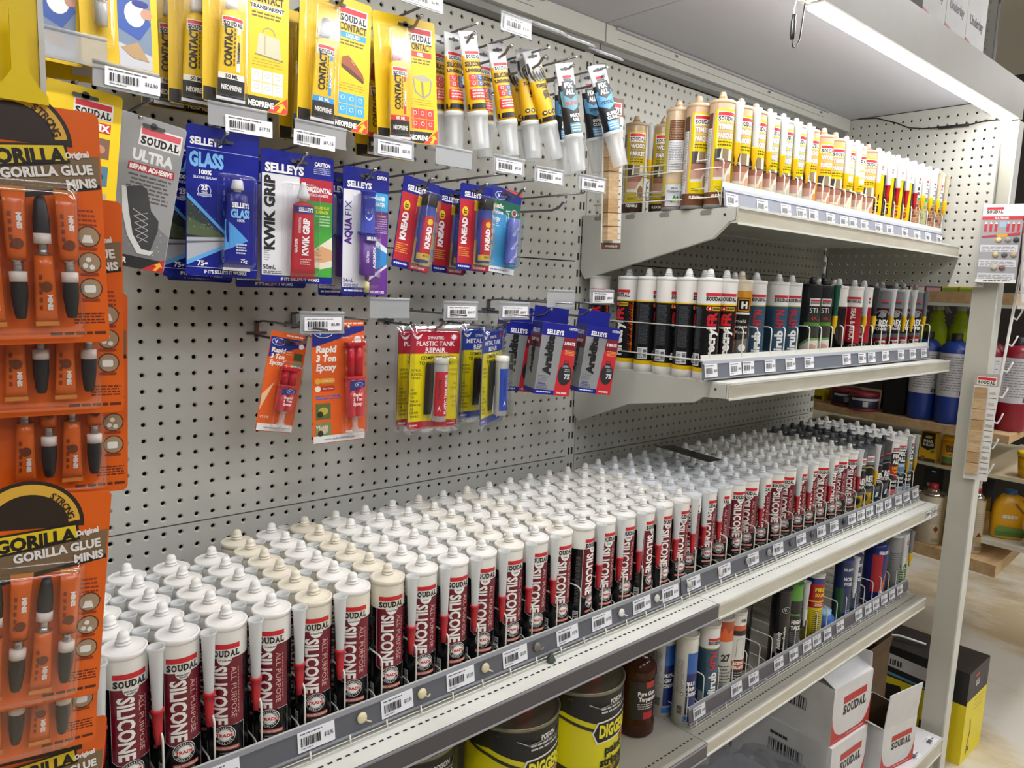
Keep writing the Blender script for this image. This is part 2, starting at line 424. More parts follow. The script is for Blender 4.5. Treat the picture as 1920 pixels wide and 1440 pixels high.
# lead and plug hanging at the bay joint, cable along the end panel
BLK = M('#1b1b1e', 0.4)
o = empty('power_lead', (-0.012, -0.49, 0.898)); tag(o, 'short looped power lead with black plug hanging from the end of the LED strip', 'power lead')
m = MB(); m.tube([(0.02, 0, 0), (0.0, 0, 0.001), (-0.022, 0, -0.006), (-0.026, 0, -0.02), (-0.026, 0, -0.035)], 0.0011, '#d9d9d6')
m.tube([(0.012, 0.002, 0), (0.008, 0.002, -0.03), (0.0, 0, -0.065), (-0.012, 0, -0.082), (-0.022, 0, -0.082), (-0.026, 0, -0.07)], 0.0013, BLK)
m.obj('cable', o)
m = MB(); m.lathe([(0, -0.072), (0.0035, -0.071), (0.0045, -0.062), (0.0045, -0.04), (0.0035, -0.0385), (0.0038, -0.030), (0, -0.029)], BLK, 10, (-0.026, 0, 0)); m.obj('plug', o)
o = empty('led_cable', (1.156, 0, 0.9)); tag(o, 'black LED cable sagging along the perforated end panel', 'cable')
m = MB(); m.tube([(0, -0.075, 0.053), (0, -0.13, 0.048), (0, -0.19, 0.026), (0, -0.23, 0.006), (0, -0.27, -0.001), (0, -0.33, -0.005), (0, -0.40, -0.006), (0, -0.44, 0.0), (0.004, -0.48, -0.004)], 0.0019, BLK); m.obj('cable', o)
m = MB(); m.tube([(0, -0.315, -0.0045), (0, -0.325, -0.005), (0, -0.385, -0.006), (0, -0.395, -0.006)], 0.0042, BLK, 10); m.obj('inline_connector', o)

# ------------------------------------------------------------------ perforated end panel and front post
zs = [0.432+P*(k+0.5) for k in range(20)]
mb = pegboard((-0.476, -0.012), [-0.028-P*k for k in range(17, -1, -1)], (0.430, 0.9535), zs, lambda u, v, d: Vector((1.166+d, u, v)), PAINT, r=0.0036, rd=0.0062)
tag(mb.obj('end_panel'), 'perforated grey end panel standing sideways beside the top shelf', 'end panel')
zs = [1.01+P*(k+0.5) for k in range(18)]
mb = pegboard((-0.43, -0.012), [-0.028-P*k for k in range(15, -1, -1)], (1.0, 1.47), zs, lambda u, v, d: Vector((1.166+d, u, v)), PAINT, r=0.0036, rd=0.0062)
tag(mb.obj('end_panel'), 'perforated grey end panel above the canopy, behind the cartons', 'end panel')
m = MB(); m.box(1.168, -0.437, 1.0, 1.176, -0.4305, 1.47, CHROME); tag(m.obj('panel_edge_strip'), 'glittering clear edge strip on the end panel above the canopy', 'edge strip')
m = MB(); m.box(1.1985, -0.506, FZ, 1.2405, -0.442, 0.8985, mixed('post_enamel', '#b4b3a6', '#bdbcb0', nscale=4, rough=0.4))
m.box(1.1975, -0.510, FZ, 1.243, -0.506, 0.8985, WHITEP)
tag(m.obj('corner_post'), 'square cream steel post at the right front corner of the shelving', 'post')
# ------------------------------------------------------------------ shelves
SL = dict(main=-0.232, low=-0.533, mid=0.211, top=0.548, base=-0.958)
def shelf(x0, x1, z, yf, lab, lip, th=0.030, slots=None, deck=WHITEP, y_slot=-0.397):
    o = empty('shelf', (x0, 0, z)); tag(o, lab, 'shelf'); w = x1-x0
    m = MB(); m.box(0.0008, yf+0.001, -0.0012, w-0.0008, -0.0015, 0, deck)
    m.box(0.0008, yf+0.001, -th, 0.0022, -0.003, -0.0012, WHITEP); m.box(w-0.0022, yf+0.001, -th, w-0.0008, -0.003, -0.0012, WHITEP)
    m.obj('deck', o)
    if slots:
        a = Art(); k = 0; x = 0.012
        while x < w-0.012: a.rect(x, y_slot-0.0018, x+0.0068, y_slot+0.0018, '#1d1c1a', 1); x += 0.0127
        s = MB(); s.art(a, lambda u, v, l: Vector((u, v, l))); so = s.obj('slot_row', o)
    m = MB()
    if lip == 'dark':
        m.box(0.001, yf-0.0012, -th-0.001, w-0.001, yf+0.0009, 0.0016, DARKLIP); m.box(0.001, yf-0.0032, -0.001, w-0.001, yf-0.0013, 0.0018, '#8b8b90'); m.box(0.001, yf-0.0032, -th-0.001, w-0.001, yf-0.0013, -th+0.0016, '#9a9a9c')
    else:
        m.box(0.001, yf-0.0012, -th-0.001, w-0.001, yf+0.0009, 0.0004, mixed('lip_cream', '#b8b3a2', '#cbc8b9', scale=(1, 1, 6), nscale=5, rough=0.25))
        m.box(0.001, yf-0.0028, -0.0035, w-0.001, yf-0.0013, 0.0012, WHITEP); m.box(0.001, yf-0.0034, -th-0.003, w-0.001, yf-0.0013, -th+0.0012, WHITEP)
    m.obj('front_lip', o)
    return o
shelf(-1.2245, -0.028, SL['main'], -0.427, 'white slotted steel shelf of the left bay with a dark front strip', 'dark', slots=1)
shelf(-0.027, 1.1690, SL['main'], -0.427, 'white slotted shelf of the right bay holding the silicone cartridges', 'cream', slots=1)
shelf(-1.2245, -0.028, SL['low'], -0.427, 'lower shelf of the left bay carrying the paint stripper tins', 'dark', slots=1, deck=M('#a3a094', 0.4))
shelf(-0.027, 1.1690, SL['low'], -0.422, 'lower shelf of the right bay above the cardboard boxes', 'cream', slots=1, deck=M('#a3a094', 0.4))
shelf(-0.027, 1.1690, SL['mid'], -0.412, 'middle shelf of the right bay with the black cartridges', 'cream', th=0.030)
shelf(-0.027, 1.1690, SL['top'], -0.402, 'top shelf of the right bay with the timber cartridges', 'cream', th=0.030)
shelf(-0.027, 1.1690, SL['base'], -0.515, 'base shelf at floor level under the cardboard boxes', 'cream', th=0.05, deck=M('#d8d6d6', 0.45))
m = MB(); m.box(-0.02, -0.50, FZ, 1.165, -0.485, SL['base']-0.052, '#8f8c82'); tag(m.obj('kick_plate'), 'grey kick plate below the base shelf', 'kick plate')
# price labels on the base shelf edge come later
def bracket(z, pts, lab, x=-0.0285, extra=None):
    m = MB(); mat = Matrix(((0, 0, 1, x), (1, 0, 0, 0), (0, 1, 0, z), (0, 0, 0, 1)))   # local x -> y, y -> z, z -> x
    m.prism(pts, 0.0014, PAINT, mat)
    # folded lower flange
    low = [p for p in pts if p[1] < -0.0005]
    low.sort(key=lambda p: p[0])
    for a, b2 in zip(low, low[1:]):
        m.bm.faces.ensure_lookup_table()
        vs = [m.bm.verts.new((x+dx, p[0], z+p[1])) for dx, p in ((0, a), (0, b2), (0.010, b2), (0.010, a))]
        m.face(vs, WHITEP)
    if extra: extra(m, x, z)
    o = m.obj('shelf_bracket'); tag(o, lab, 'shelf bracket', None)
    s = MB(); s.lathe([(0, 0), (0.0028, 0), (0.0028, 0.0006), (0, 0.0006)], '#33322f', 10, (0, 0, 0), Matrix(((0, 0, -1, x-0.0001), (1, 0, 0, pts[0][0]+0.024), (0, 1, 0, z-0.014), (0, 0, 0, 1))))
    s.obj('rivet', o)
    return o
def notches(m, x, z):
    for y in (-0.05, -0.14, -0.23, -0.33):
        a = Art(); a.rrect(y-0.016, z-0.013, y+0.010, z-0.004, 0.0042, '#85857e', 1); a.rect(y-0.018, z-0.004, y-0.004, z+0.001, '#9b9b94', 1)
        m.art(a, lambda u, v, l: Vector((x-l-0.0002, u, v)))
bracket(SL['top'], [(-0.4, -0.001), (-0.4, -0.024), (-0.385, -0.028), (-0.352, -0.058), (-0.02, -0.143), (-0.006, -0.125), (-0.006, -0.001)], 'long grey side bracket under the left end of the top shelf', extra=notches)
bracket(SL['mid'], [(-0.408, -0.003), (-0.408, -0.030), (-0.355, -0.033), (-0.333, -0.0475), (-0.168, -0.074), (-0.02, -0.136), (-0.006, -0.12), (-0.006, -0.003)], 'long grey side bracket under the left end of the middle shelf')
for z, l in ((SL['main'], 'main'), (SL['low'], 'lower')):
    bracket(z, [(-0.40, -0.032), (-0.40, -0.05), (-0.03, -0.12), (-0.006, -0.11), (-0.006, -0.032)], f'grey bracket under the {l} shelf at the bay joint')

# ------------------------------------------------------------------ ticket rails with their wire, price labels, sealant samples
def rail(x0, x1, y, z, lab, h=0.036, face='#5a5c62', band=False):
    o = empty('ticket_rail', (x0, y, z), (math.radians(-8), 0, 0)); tag(o, lab, 'ticket rail', 'grey ticket rails along the shelves'); w = x1-x0
    m = MB(); m.box(0, 0, 0, w, 0.0018, h, M(face, 0.35)); m.obj('strip', o)
    m = MB(); m.box(0, -0.0012, h-0.0055, w, 0.0030, h+0.001, '#8d9098' if not band else '#aeb2bd'); m.box(0, -0.0006, h+0.0010, w, 0.0024, h+0.0018, '#c9c8c0'); m.box(0, -0.0022, -0.0006, w, 0.0018, 0.0020, '#8a8c92'); m.obj('edge_moulding', o)
    if band:
        m = MB(); m.box(0, 0.0022, h+0.0015, w, 0.0034, h+0.0125, WHITEP); m.obj('top_band', o)
    m = MB()
    if not band:
        for zz, yy in ((-0.0045, -0.002), (-0.0085, -0.005)): m.tube([(0, yy, zz), (w, yy, zz)], 0.0008, WIRE)
    x = 0.02
    if band: return o
    while x < w: m.tube([(x, -0.0035, 0.003), (x, -0.005, -0.0095)], 0.0014, WIRE); x += 0.057
    m.obj('support_wire', o)
    return o
rail(-1.19, -0.085, -0.3765, SL['main']+0.0115, 'dark grey ticket rail along the white shelf of the left bay')
rail(-0.079, 1.160, -0.3745, SL['main']+0.0115, 'dark grey ticket rail in front of the cartridges of the right bay')
rail(-0.018, 1.160, -0.3745, SL['low']+0.010, 'dark ticket rail along the lower shelf of the right bay', face='#5c565b')
rail(-0.060, 1.110, -0.3750, SL['mid']+0.0045, 'ticket rail with a white band along the middle shelf', band=True, face='#6d717a')
rail(-0.030, 1.118, -0.3750, SL['top']+0.0012, 'ticket rail along the front of the top shelf', band=True, face='#868a96')
LABN = {}
def price_label(kind, w=0.048, h=0.026, price='$12.95', yb=False):
    k = (kind, price)
    if k not in LABN:
        m = MB(); m.box(-w/2, -0.0004, -h/2, w/2, 0, h/2, '#e6e6ea' if not yb else '#e9dfc2')
        a = Art(); a.bars(-w*0.44, h*0.30, w*0.30, h*0.44, 1, '#55565c', 2); a.barcode(-w*0.42, -h*0.24, w*0.12, h*0.20); a.bars(-w*0.42, -h*0.42, -w*0.1, -h*0.30, 1, '#77777c', 2)
        a.text(price, w*0.33, -h*0.02, h*0.20, '#333338', w=w*0.24, L=3); front(a, m, -0.0004)
        LABN[k] = m.mesh('price_label')
    o = bpy.data.objects.new('price_label', LABN[k]); COL.objects.link(o); return o
def labels_on(xs, y, z, where, price, w=0.048, tilt=-8):
    for i, x in enumerate(xs):
        o = price_label('rail'+str(w), w, 0.026, price); o.location = (x, y-0.0006, z); o.rotation_euler = (math.radians(tilt), math.radians(random.uniform(-1.5, 1.5)), 0)
        tag(o, f'price label, {nth(i+1)} from the left on the {where}', 'price label', f'price labels on the {where}')
labels_on([-1.13, -1.0, -0.874, -0.751, -0.639, -0.529, -0.409, -0.321, -0.208, -0.119], -0.3745, SL['main']+0.029, 'rail of the left bay', '$12.95', 0.052)
labels_on([-0.038, 0.075, 0.19, 0.30, 0.41, 0.515, 0.585, 0.69, 0.745, 0.80, 0.865, 0.925, 1.0, 1.06, 1.13], -0.3725, SL['main']+0.029, 'main rail of the right bay', '$12.95', 0.046)
labels_on([0.019, 0.165, 0.238, 0.353, 0.427, 0.497, 0.549, 0.609, 0.683, 0.799, 0.862, 0.916, 0.974, 1.031, 1.091], -0.3725, SL['low']+0.0275, 'lower rail above the boxes', '$9.45', 0.044)
labels_on([-0.033, 0.055, 0.104, 0.192, 0.28, 0.367, 0.561, 0.65, 0.708, 0.795, 0.9, 0.984, 1.069], -0.3730, SL['mid']+0.022, 'rail of the middle shelf', '$9.45', 0.044)
labels_on([-0.004, 0.108, 0.203, 0.27, 0.326, 0.408, 0.476, 0.525, 0.587, 0.672, 0.741, 0.838, 0.924, 1.005, 1.090], -0.3730, SL['top']+0.015, 'rail of the top shelf', '$14.95', 0.042)
labels_on([1.09, 1.14], -0.4285, SL['main']-0.015, 'front lip of the right bay shelf', '$8.90', 0.036, 0)
for i, (x, y) in enumerate(((1.00, -0.495), (1.12, -0.497))):
    o = price_label('base', 0.05, 0.028, '$9.95'); o.location = (x, y, SL['base']+0.0006); o.rotation_euler = (math.radians(-89.5), 0, 0)
    tag(o, f'price label lying on the base shelf edge, {"nearer the boxes" if i == 0 else "next to the corner post"}', 'price label')
for i, (x, c) in enumerate(zip([-0.808, -0.71, -0.592, -0.482, -0.269, -0.164, -0.055, 0.056, 0.164, 0.255, 0.36, 0.465, 0.64], ['#d8cba6', '#d9cba4', '#cbbf9d', '#6f6c60', '#dcdad2', '#c9c6ba', '#b9b6aa', '#c4c1b8', '#98989a', '#8a8a8c', '#55565a', '#4a4a4e', '#26262a'])):
    y = -0.3765 if x < -0.08 else -0.3745
    m = MB(); r = 0.0078
    m.lathe([(r*0.75, 0), (r, 0.0012), (r*0.9, 0.003), (r*0.5, 0.0042), (0, 0.0046)], M(c, 0.3), 14, (0, 0, 0), Matrix(((1, 0, 0, 0), (0, 0, -1, 0), (0, 1, 0, 0), (0, 0, 0, 1))))
    m.tube([(0.003, -0.003, -0.003), (0.008, -0.005, -0.006), (0.0115, -0.005, -0.003 if i % 2 else -0.008)], 0.0011, M(c, 0.3), 6)
    o = m.obj('sealant_sample', loc=(x, y+0.0013, SL['main']+0.030), rot=(math.radians(-8), 0, 0))
    tag(o, f'dried round sealant sample stuck on the ticket rail, {nth(i+1)} from the left', 'sealant sample', 'sealant samples on the ticket rail')
m = MB(); m.lathe([(0, 0), (0.0075, 0.0005), (0.0085, 0.004), (0.0055, 0.010), (0.002, 0.016), (0, 0.019)], M('#3f4642', 0.35), 7, smooth=False)
tag(m.obj('sealant_sample', loc=(-0.458, -0.386, SL['main']+0.0003)), 'dark green drop of sealant lying loose on the slotted white shelf', 'sealant sample')
# ------------------------------------------------------------------ wire dividers
def divider(h, low=True):
    y0 = -0.366; m = MB()
    m.tube([(0, y0, 0.004), (0, y0, h-0.008), (0, y0+0.0023, h-0.0023), (0, y0+0.008, h), (0, -0.05, h), (0, -0.045, h-0.006), (0, -0.045, 0.004)], 0.00135, WIRE, 6)
    if low: m.tube([(0, y0+0.001, 0.004), (0.0, y0+0.008, 0.03), (0.0, y0+0.022, 0.038), (0.0, -0.09, 0.040)], 0.0011, WIRE, 5)
    return m.obj('wire_divider')
def dividers(xs, z, h, where):
    d = divider(h)
    for i, x in enumerate(xs):
        o = d if i == 0 else copy_tree(d); o.location = (x, 0, z)
        tag(o, f'wire divider, {nth(i+1)} from the left on the {where}', 'wire divider', f'wire dividers on the {where}')
LANES_L = [-1.145+0.0572*k for k in range(20)]; LANES_R = [-0.001+0.0572*k for k in range(21)]
dividers([x+0.0305 for x in LANES_L[1:]], SL['main'], 0.10, 'white shelf of the left bay')
dividers([x+0.0305 for x in LANES_R[:-1]], SL['main'], 0.10, 'main shelf of the right bay')
dividers([-0.030]+[x+0.0295 for x in LANES_R[:-1]], SL['mid'], 0.105, 'middle shelf')
dividers([-0.030]+[x+0.0295 for x in LANES_R[:-1]], SL['top'], 0.092, 'top shelf')
dividers([-0.018+0.0572*k for k in range(21)], SL['low'], 0.10, 'lower shelf of the right bay')
for nm, z, h in (('middle', SL['mid'], 0.04), ('top', SL['top'], 0.02)):
    m = MB(); m.tube([(-0.032, -0.362, z+h), (-0.032, -0.04, z+h)], 0.0013, WIRE)
    if nm == 'top': m.tube([(-0.032, -0.362, z+0.075), (-0.032, -0.04, z+0.075)], 0.0013, WIRE)
    tag(m.obj('side_wire'), f'white wire running back along the left end of the {nm} shelf', 'wire')

# ================================================================== sealant cartridges
CR = 0.0236
MAR, INK, RED, CRM = '#6e1026', '#141316', '#c61f2b', '#e8e6df'
def lid_mesh(col, spiky=True):
    m = MB(); c = M(col, 0.3, 0, 'cap')
    m.lathe([(CR-0.001, 0.1955), (CR+0.0007, 0.1960), (CR+0.0009, 0.2022), (CR-0.0003, 0.2030), (CR-0.0016, 0.2022), (CR-0.004, 0.2022), (0.0125, 0.2032), (0.0092, 0.2048), (0.0070, 0.2052), (0.0068, 0.2062), (0.0088, 0.2068), (0.0088, 0.2080), (0.0064, 0.2086), (0.0063, 0.2098), (0.0080, 0.2104), (0.0078, 0.2116), (0.0062, 0.2122), (0.0064, 0.2150), (0.0060, 0.2172), (0.0050, 0.2192), (0.0032, 0.2205), (0, 0.2210)], c, 20)
    return m.mesh('end_cap')
LIDS = {}
def nozzle_mesh(col=None):
    m = MB(); m.lathe([(0.0052, 0.120), (0.0062, 0.150), (0.0076, 0.188), (0.0078, 0.196), (0.0097, 0.2015), (0.0098, 0.2035), (0.0086, 0.2030), (0.0068, 0.196), (0.0042, 0.125)], FROST if col is None else M(col, 0.35), 14)
    return m.mesh('nozzle')
def ncap_mesh(col, step=False):
    m = MB(); c = M(col, 0.35, 0, 'tip')
    if step: m.lathe([(0, 0.0845), (0.0030, 0.085), (0.0034, 0.0985), (0.0062, 0.1065), (0.0066, 0.126), (0.0069, 0.1285), (0.0055, 0.129), (0.0046, 0.122)], c, 10, smooth=True)
    else: m.lathe([(0, 0.0855), (0.0034, 0.086), (0.0052, 0.106), (0.0064, 0.1255), (0.0073, 0.1260), (0.0073, 0.1285), (0.0058, 0.1290), (0.0050, 0.122)], c, 12)
    return m.mesh('nozzle_cap')
NM = {}
def cached(k, f):
    if k not in NM: NM[k] = f()
    return NM[k]
def cartridge(name, body, lid='#e9eae8', noz='', ncap='#c01a28', step=False, turn=-0.3, npos=(0.0276, -0.0212)):
    """body: mesh; returns an Empty with body, end_cap, nozzle > nozzle_cap"""
    o = empty(name)
    b_ = bpy.data.objects.new('body', body); COL.objects.link(b_); b_.parent = o; b_.rotation_euler = (0, 0, turn)
    l = bpy.data.objects.new('end_cap', cached('lid'+lid, lambda: lid_mesh(lid))); COL.objects.link(l); l.parent = o
    if noz is not None:
        n = bpy.data.objects.new('nozzle', cached('noz'+noz, lambda: nozzle_mesh(noz or None))); COL.objects.link(n); n.parent = o; n.location = (npos[0], npos[1], 0)
        q = bpy.data.objects.new('nozzle_cap', cached('nc'+ncap+str(step), lambda: ncap_mesh(ncap, step))); COL.objects.link(q); q.parent = n
    return o
def body(bands, art, name='body', base='#d9d8d2', n=28):
    """bands: [(z_top, colour)] from bottom"""
    m = MB(); prof = [(0, 0.004), (CR-0.003, 0.004), (CR-0.0022, 0.0006, base), (CR-0.0004, 0.0, base)]
    z = 0.0
    for zt, c in bands: prof += [(CR, z+0.00001, c), (CR, zt, c)]; z = zt
    m.lathe(prof, base, n)
    if art is not None: wrap(art, m, CR)
    me = m.mesh(name); return me
GLOSS = dict(rough=0.22)
def g(c, r=0.22): return M(c, r)
def silicone(variant, cream=False):
    a = Art(); wt = g('#eceae4' if not cream else '#e6e0d0'); mr = g(MAR); bk = g(INK); w = g('#f1efec'); rd = g('#c9222c'); sal = g('#d06a55')
    a.poly([(-0.0205, 0.163), (-0.0205, 0.079), (-0.015, 0.0745), (-0.008, 0.073), (0.008, 0.073), (0.009, 0.0775), (0.024, 0.0775), (0.024, 0.163)], mr, 1)
    a.line([(-0.0205, 0.163), (-0.0205, 0.079), (-0.015, 0.0745), (-0.008, 0.073)], 0.0005, w, 2); a.line([(0.010, 0.0775), (0.024, 0.0775), (0.024, 0.055), (0.024, 0.02)], 0.0004, w, 2)
    soudal(a, 0.001, 0.1735, 0.0365, 2, ink=g('#17181d'), bar=rd)
    a.disc(0.001, 0.1632, 0.0085, w, 2, 18, a0=180, a1=360)
    for k, t in enumerate(variant.split()): a.text(t, 0.001, 0.1606-0.0032*k, 0.0021, g('#202024'), bold=0.03, L=3)
    a.text('SILICONE', -0.0045, 0.1165, 0.0165, w, w=0.075, rot=-90, bold=0.035, L=2)
    a.text('ALL PURPOSE', 0.0118, 0.119, 0.0062, g('#d9a7a2'), w=0.066, rot=-90, bold=0.0, L=2)
    a.bars(0.0165, 0.09, 0.0178, 0.15, 14, g('#b98b8b'), 2, 0.7, 0.0)
    cx, cy = 0.0005, 0.0655
    a.disc(cx, cy, 0.0125, w, 3, 26); a.disc(cx, cy, 0.0119, bk, 4, 26); a.ring(cx, cy, 0.0074, 0.0080, w, 5, 22); a.disc(cx, cy, 0.0070, w, 5, 20)
    a.arctext('PROFESSIONAL', cx, cy, 0.0098, 0.0021, w, 90, 165, 5); a.arctext('QUALITY', cx, cy, 0.0098, 0.0023, w, -90, 110, 5, inside=True)
    a.rect(cx-0.0105, cy-0.0026, cx+0.0105, cy+0.0026, w, 6); a.text('TRADE', cx, cy, 0.0038, g('#c5342f'), w=0.0195, bold=0.05, L=7)
    a.rrect(-0.012, 0.0455, 0.0175, 0.0505, 0.001, sal, 2); a.text('HIGH PERFORMANCE', 0.0028, 0.048, 0.0024, w, w=0.026, bold=0.02, L=3)
    a.bars(-0.007, 0.0235, 0.0145, 0.0435, 6, g('#9d9b9b'), 2, 0.38, 0.3, 'c')
    a.bars(-0.0325, 0.060, -0.0245, 0.150, 34, g('#6f6c6c'), 2, 0.4, 0.1); a.rect(-0.034, 0.026, -0.0245, 0.05, w, 2); a.barcode(-0.033, 0.028, -0.0255, 0.048, g('#222224'), 3, 14, True)
    return body([(0.163, bk), (0.197, wt)], a)
def parquet(bodyc='#c9a98a', lab='#d8c400', title=('TIMBER', 'PARQUET'), patch='#c0a184', foot='#6b4329', oval='#c79f7c'):
    a = Art(); y = g(lab); wt = g('#f0ece4'); bd = g(bodyc)
    a.rect(-0.021, 0.030, 0.026, 0.184, y, 1); soudal(a, 0.003, 0.171, 0.036, 3, box=wt)
    for k, t in enumerate(title):
        z = 0.152-0.0165*k; a.rect(-0.013, z-0.0072, 0.021, z+0.0072, g(patch), 2); a.text(t, 0.004, z, 0.0088, wt, w=0.034, bold=0.03, L=3)
    zt = 0.152-0.0165*len(title)
    a.bars(-0.014, zt-0.004, 0.020, zt+0.007, 2, g('#6b5a10'), 2, 0.5, 0.2, 'c')
    # kitchen scene
    a.rect(-0.017, 0.052, 0.022, zt-0.008, g('#d9d3bf'), 2); a.poly([(-0.017, 0.088), (-0.017, zt-0.008), (-0.005, zt-0.008), (-0.008, 0.088)], g('#3c3b38'), 3); a.rect(-0.003, 0.086, 0.010, zt-0.008, g('#8a7860'), 3)
    a.poly([(-0.017, 0.075), (0.012, 0.075), (0.020, 0.088), (-0.017, 0.088)], g('#9a6656'), 4); a.poly([(-0.017, 0.058), (0.002, 0.058), (0.010, 0.075), (-0.017, 0.075)], g('#b98f80'), 4); a.rect(-0.017, 0.087, 0.021, 0.089, g('#4a3f3a'), 5)
    a.disc(0.0145, 0.052, 0.0095, wt, 5, 18, ry=0.0165); a.disc(0.0145, 0.052, 0.0082, g(oval), 6, 18, ry=0.015)
    a.bars(-0.014, 0.033, 0.002, 0.041, 2, g('#776512'), 3)
    a.text('FLEXIBLE', -0.004, 0.0225, 0.0055, wt, w=0.027, bold=0.03, L=2)
    a.rect(-0.041, 0.02, -0.0255, 0.178, g('#5a3b28'), 1); a.rect(-0.0405, 0.03, -0.026, 0.150, g('#d9d8d6'), 2); a.bars(-0.0395, 0.045, -0.027, 0.148, 34, g('#7b7d84'), 3, 0.4, 0.15)
    a.rect(-0.060, 0.033, -0.0440, 0.062, g('#d3d6dc'), 2)
    return body([(0.007, g('#8c8d8c')), (0.030, g(foot)), (0.0312, wt), (0.1965, bd)], a)
def parquet_back(bodyc='#cdb698'):
    a = Art(); wt = g('#e0e0e2')
    a.rect(-0.016, 0.138, 0.015, 0.178, g('#6b4329'), 1); a.bars(-0.0145, 0.140, 0.0135, 0.176, 11, g('#a98565'), 2, 0.4, 0.1)
    a.rect(-0.016, 0.077, 0.015, 0.138, wt, 1); a.bars(-0.0145, 0.079, 0.0135, 0.136, 17, g('#7f838e'), 2, 0.4, 0.1)
    a.rect(-0.016, 0.074, 0.015, 0.077, g('#c9bf6a'), 1); a.rect(-0.016, 0.053, 0.015, 0.056, g('#c9bf6a'), 1)
    a.rrect(-0.017, 0.008, 0.016, 0.052, 0.002, g('#cfd2d9'), 1); a.text('A+', 0.005, 0.026, 0.007, g('#2f8a3a'), bold=0.05, L=3); a.text('300 ml', 0.001, 0.044, 0.0035, g('#222428'), L=3); a.bars(-0.013, 0.034, 0.013, 0.041, 3, g('#85888f'), 3)
    for k, c in enumerate(('#3f9a40', '#9cbf3c', '#e0c02f', '#c9502f')): a.rect(-0.004+0.0045*k, 0.0155, -0.0005+0.0045*k, 0.0185, g(c), 3)
    a.rect(-0.036, 0.033, -0.018, 0.185, g('#c9bf4a'), 1)
    return body([(0.007, g('#8c8d8c')), (0.030, g('#6b4329')), (0.1965, g(bodyc))], a)
def gapfiller(red=False):
    a = Art(); y = g('#e5b400'); bk = g('#1b1a1c'); wt = g('#eeece6')
    a.rect(-0.030, 0.006, 0.03, 0.151, bk, 1); a.poly([(-0.014, 0.150), (-0.014, 0.044), (-0.005, 0.034), (0.017, 0.034), (0.017, 0.150)], y, 2)
    soudal(a, 0.0015, 0.167, 0.024, 3, ink=g('#202126'))
    a.text('GAP FILLER', 0.001, 0.096, 0.0105, g('#a51e2a') if red else bk, w=0.085, rot=-90, bold=0.05, L=3)
    a.disc(-0.002, 0.024, 0.006, wt, 3, 14, ry=0.009); a.disc(-0.002, 0.024, 0.004, g('#c0282c'), 4, 12); a.rect(-0.012, 0.010, 0.016, 0.014, g('#3a8fc4'), 3)
    a.bars(-0.027, 0.02, -0.017, 0.14, 30, g('#8b8478'), 2, 0.4, 0.1)
    return body([(0.151, bk), (0.197, wt)], a)
def repair(wall1='#9c6a4a', wall2='#5f3a2c', bar='#c8323a', top='#e9e7e2'):
    a = Art(); wt = g(top); gr = g('#7c7f86')
    a.rect(-0.025, 0.118, 0.025, 0.150, g('#e2dfd6') if bar != '#c8323a' else gr, 1); soudal(a, 0.0, 0.164, 0.033, 3, bar=g(bar))
    c = wt if bar == '#c8323a' else g('#26262a')
    a.text('REPAIR', 0.0, 0.142, 0.0080, c, w=0.034, bold=0.05, L=3); a.text('EXPRESS', 0.0, 0.129, 0.0080, c, w=0.036, bold=0.05, L=3)
    a.rect(-0.022, 0.112, 0.022, 0.119, g('#2f9a54'), 2); a.text('CEMENT', 0.0, 0.1155, 0.0035, wt, bold=0.04, L=3)
    for r_ in range(9):
        z = 0.026+0.0095*r_
        for k in range(5):
            u = -0.030+0.0135*k+(0.0065 if r_ % 2 else 0); a.rect(u+0.0006, z+0.0006, u+0.0129, z+0.0089, g(wall1 if (k+r_) % 3 else wall2), 2)
    return body([(0.024, g('#8d8b86')), (0.112, g('#cfc6b2')), (0.197, wt)], a)
def firecryl(info=False):
    a = Art(); bk = g('#151518'); wt = g('#eceae6'); y = g('#e8c013')
    soudal(a, 0.006, 0.166, 0.036, 3, ink=g('#1a1b20'))
    a.rrect(-0.010, 0.1385, 0.022, 0.1465, 0.0025, g('#c9a51c'), 2); a.disc(-0.003, 0.1425, 0.0052, g('#b3202c'), 3, 16); a.poly([(-0.0055, 0.140), (-0.0005, 0.140), (-0.003, 0.1462)], g('#f0d8c0'), 4); a.text('FIRE RANGE', 0.0115, 0.1425, 0.0032, bk, w=0.017, bold=0.04, L=3)
    a.text('FR', 0.003, 0.122, 0.0185, g('#c3242e'), w=0.028, rot=90, bold=0.05, L=3); a.text('Firecryl', 0.003, 0.068, 0.0185, wt, w=0.076, rot=90, bold=0.04, L=3)
    rnd = random.Random(3)
    for k in range(22): z = 0.036+0.005*k; l = rnd.uniform(0.005, 0.014); a.poly([(0.034, z), (0.034, z+0.007), (0.034-l, z+0.006)], g('#8e2018' if k % 3 else '#c2471b'), 2); a.poly([(0.034, z), (0.034, z+0.004), (0.034-l*0.45, z+0.003)], g('#e09a28'), 3)
    a.bars(-0.039, 0.060, -0.018, 0.145, 42, g('#5a5e66'), 2, 0.4, 0.12)
    a.rect(-0.040, 0.027, -0.018, 0.052, g('#dfe2e6'), 2); a.barcode(-0.0265, 0.0295, -0.0195, 0.0495, g('#26262a'), 3, 16, True); a.bars(-0.0385, 0.034, -0.029, 0.050, 6, g('#4d4f55'), 3, 0.5, 0.1)
    for k in range(3): a.disc(-0.0375+0.004*k, 0.0305, 0.0014, g('#2c2d31'), 3, 10)
    return body([(0.0155, wt), (0.0240, y), (0.026, bk), (0.149, bk), (0.1515, y), (0.197, wt)], a)
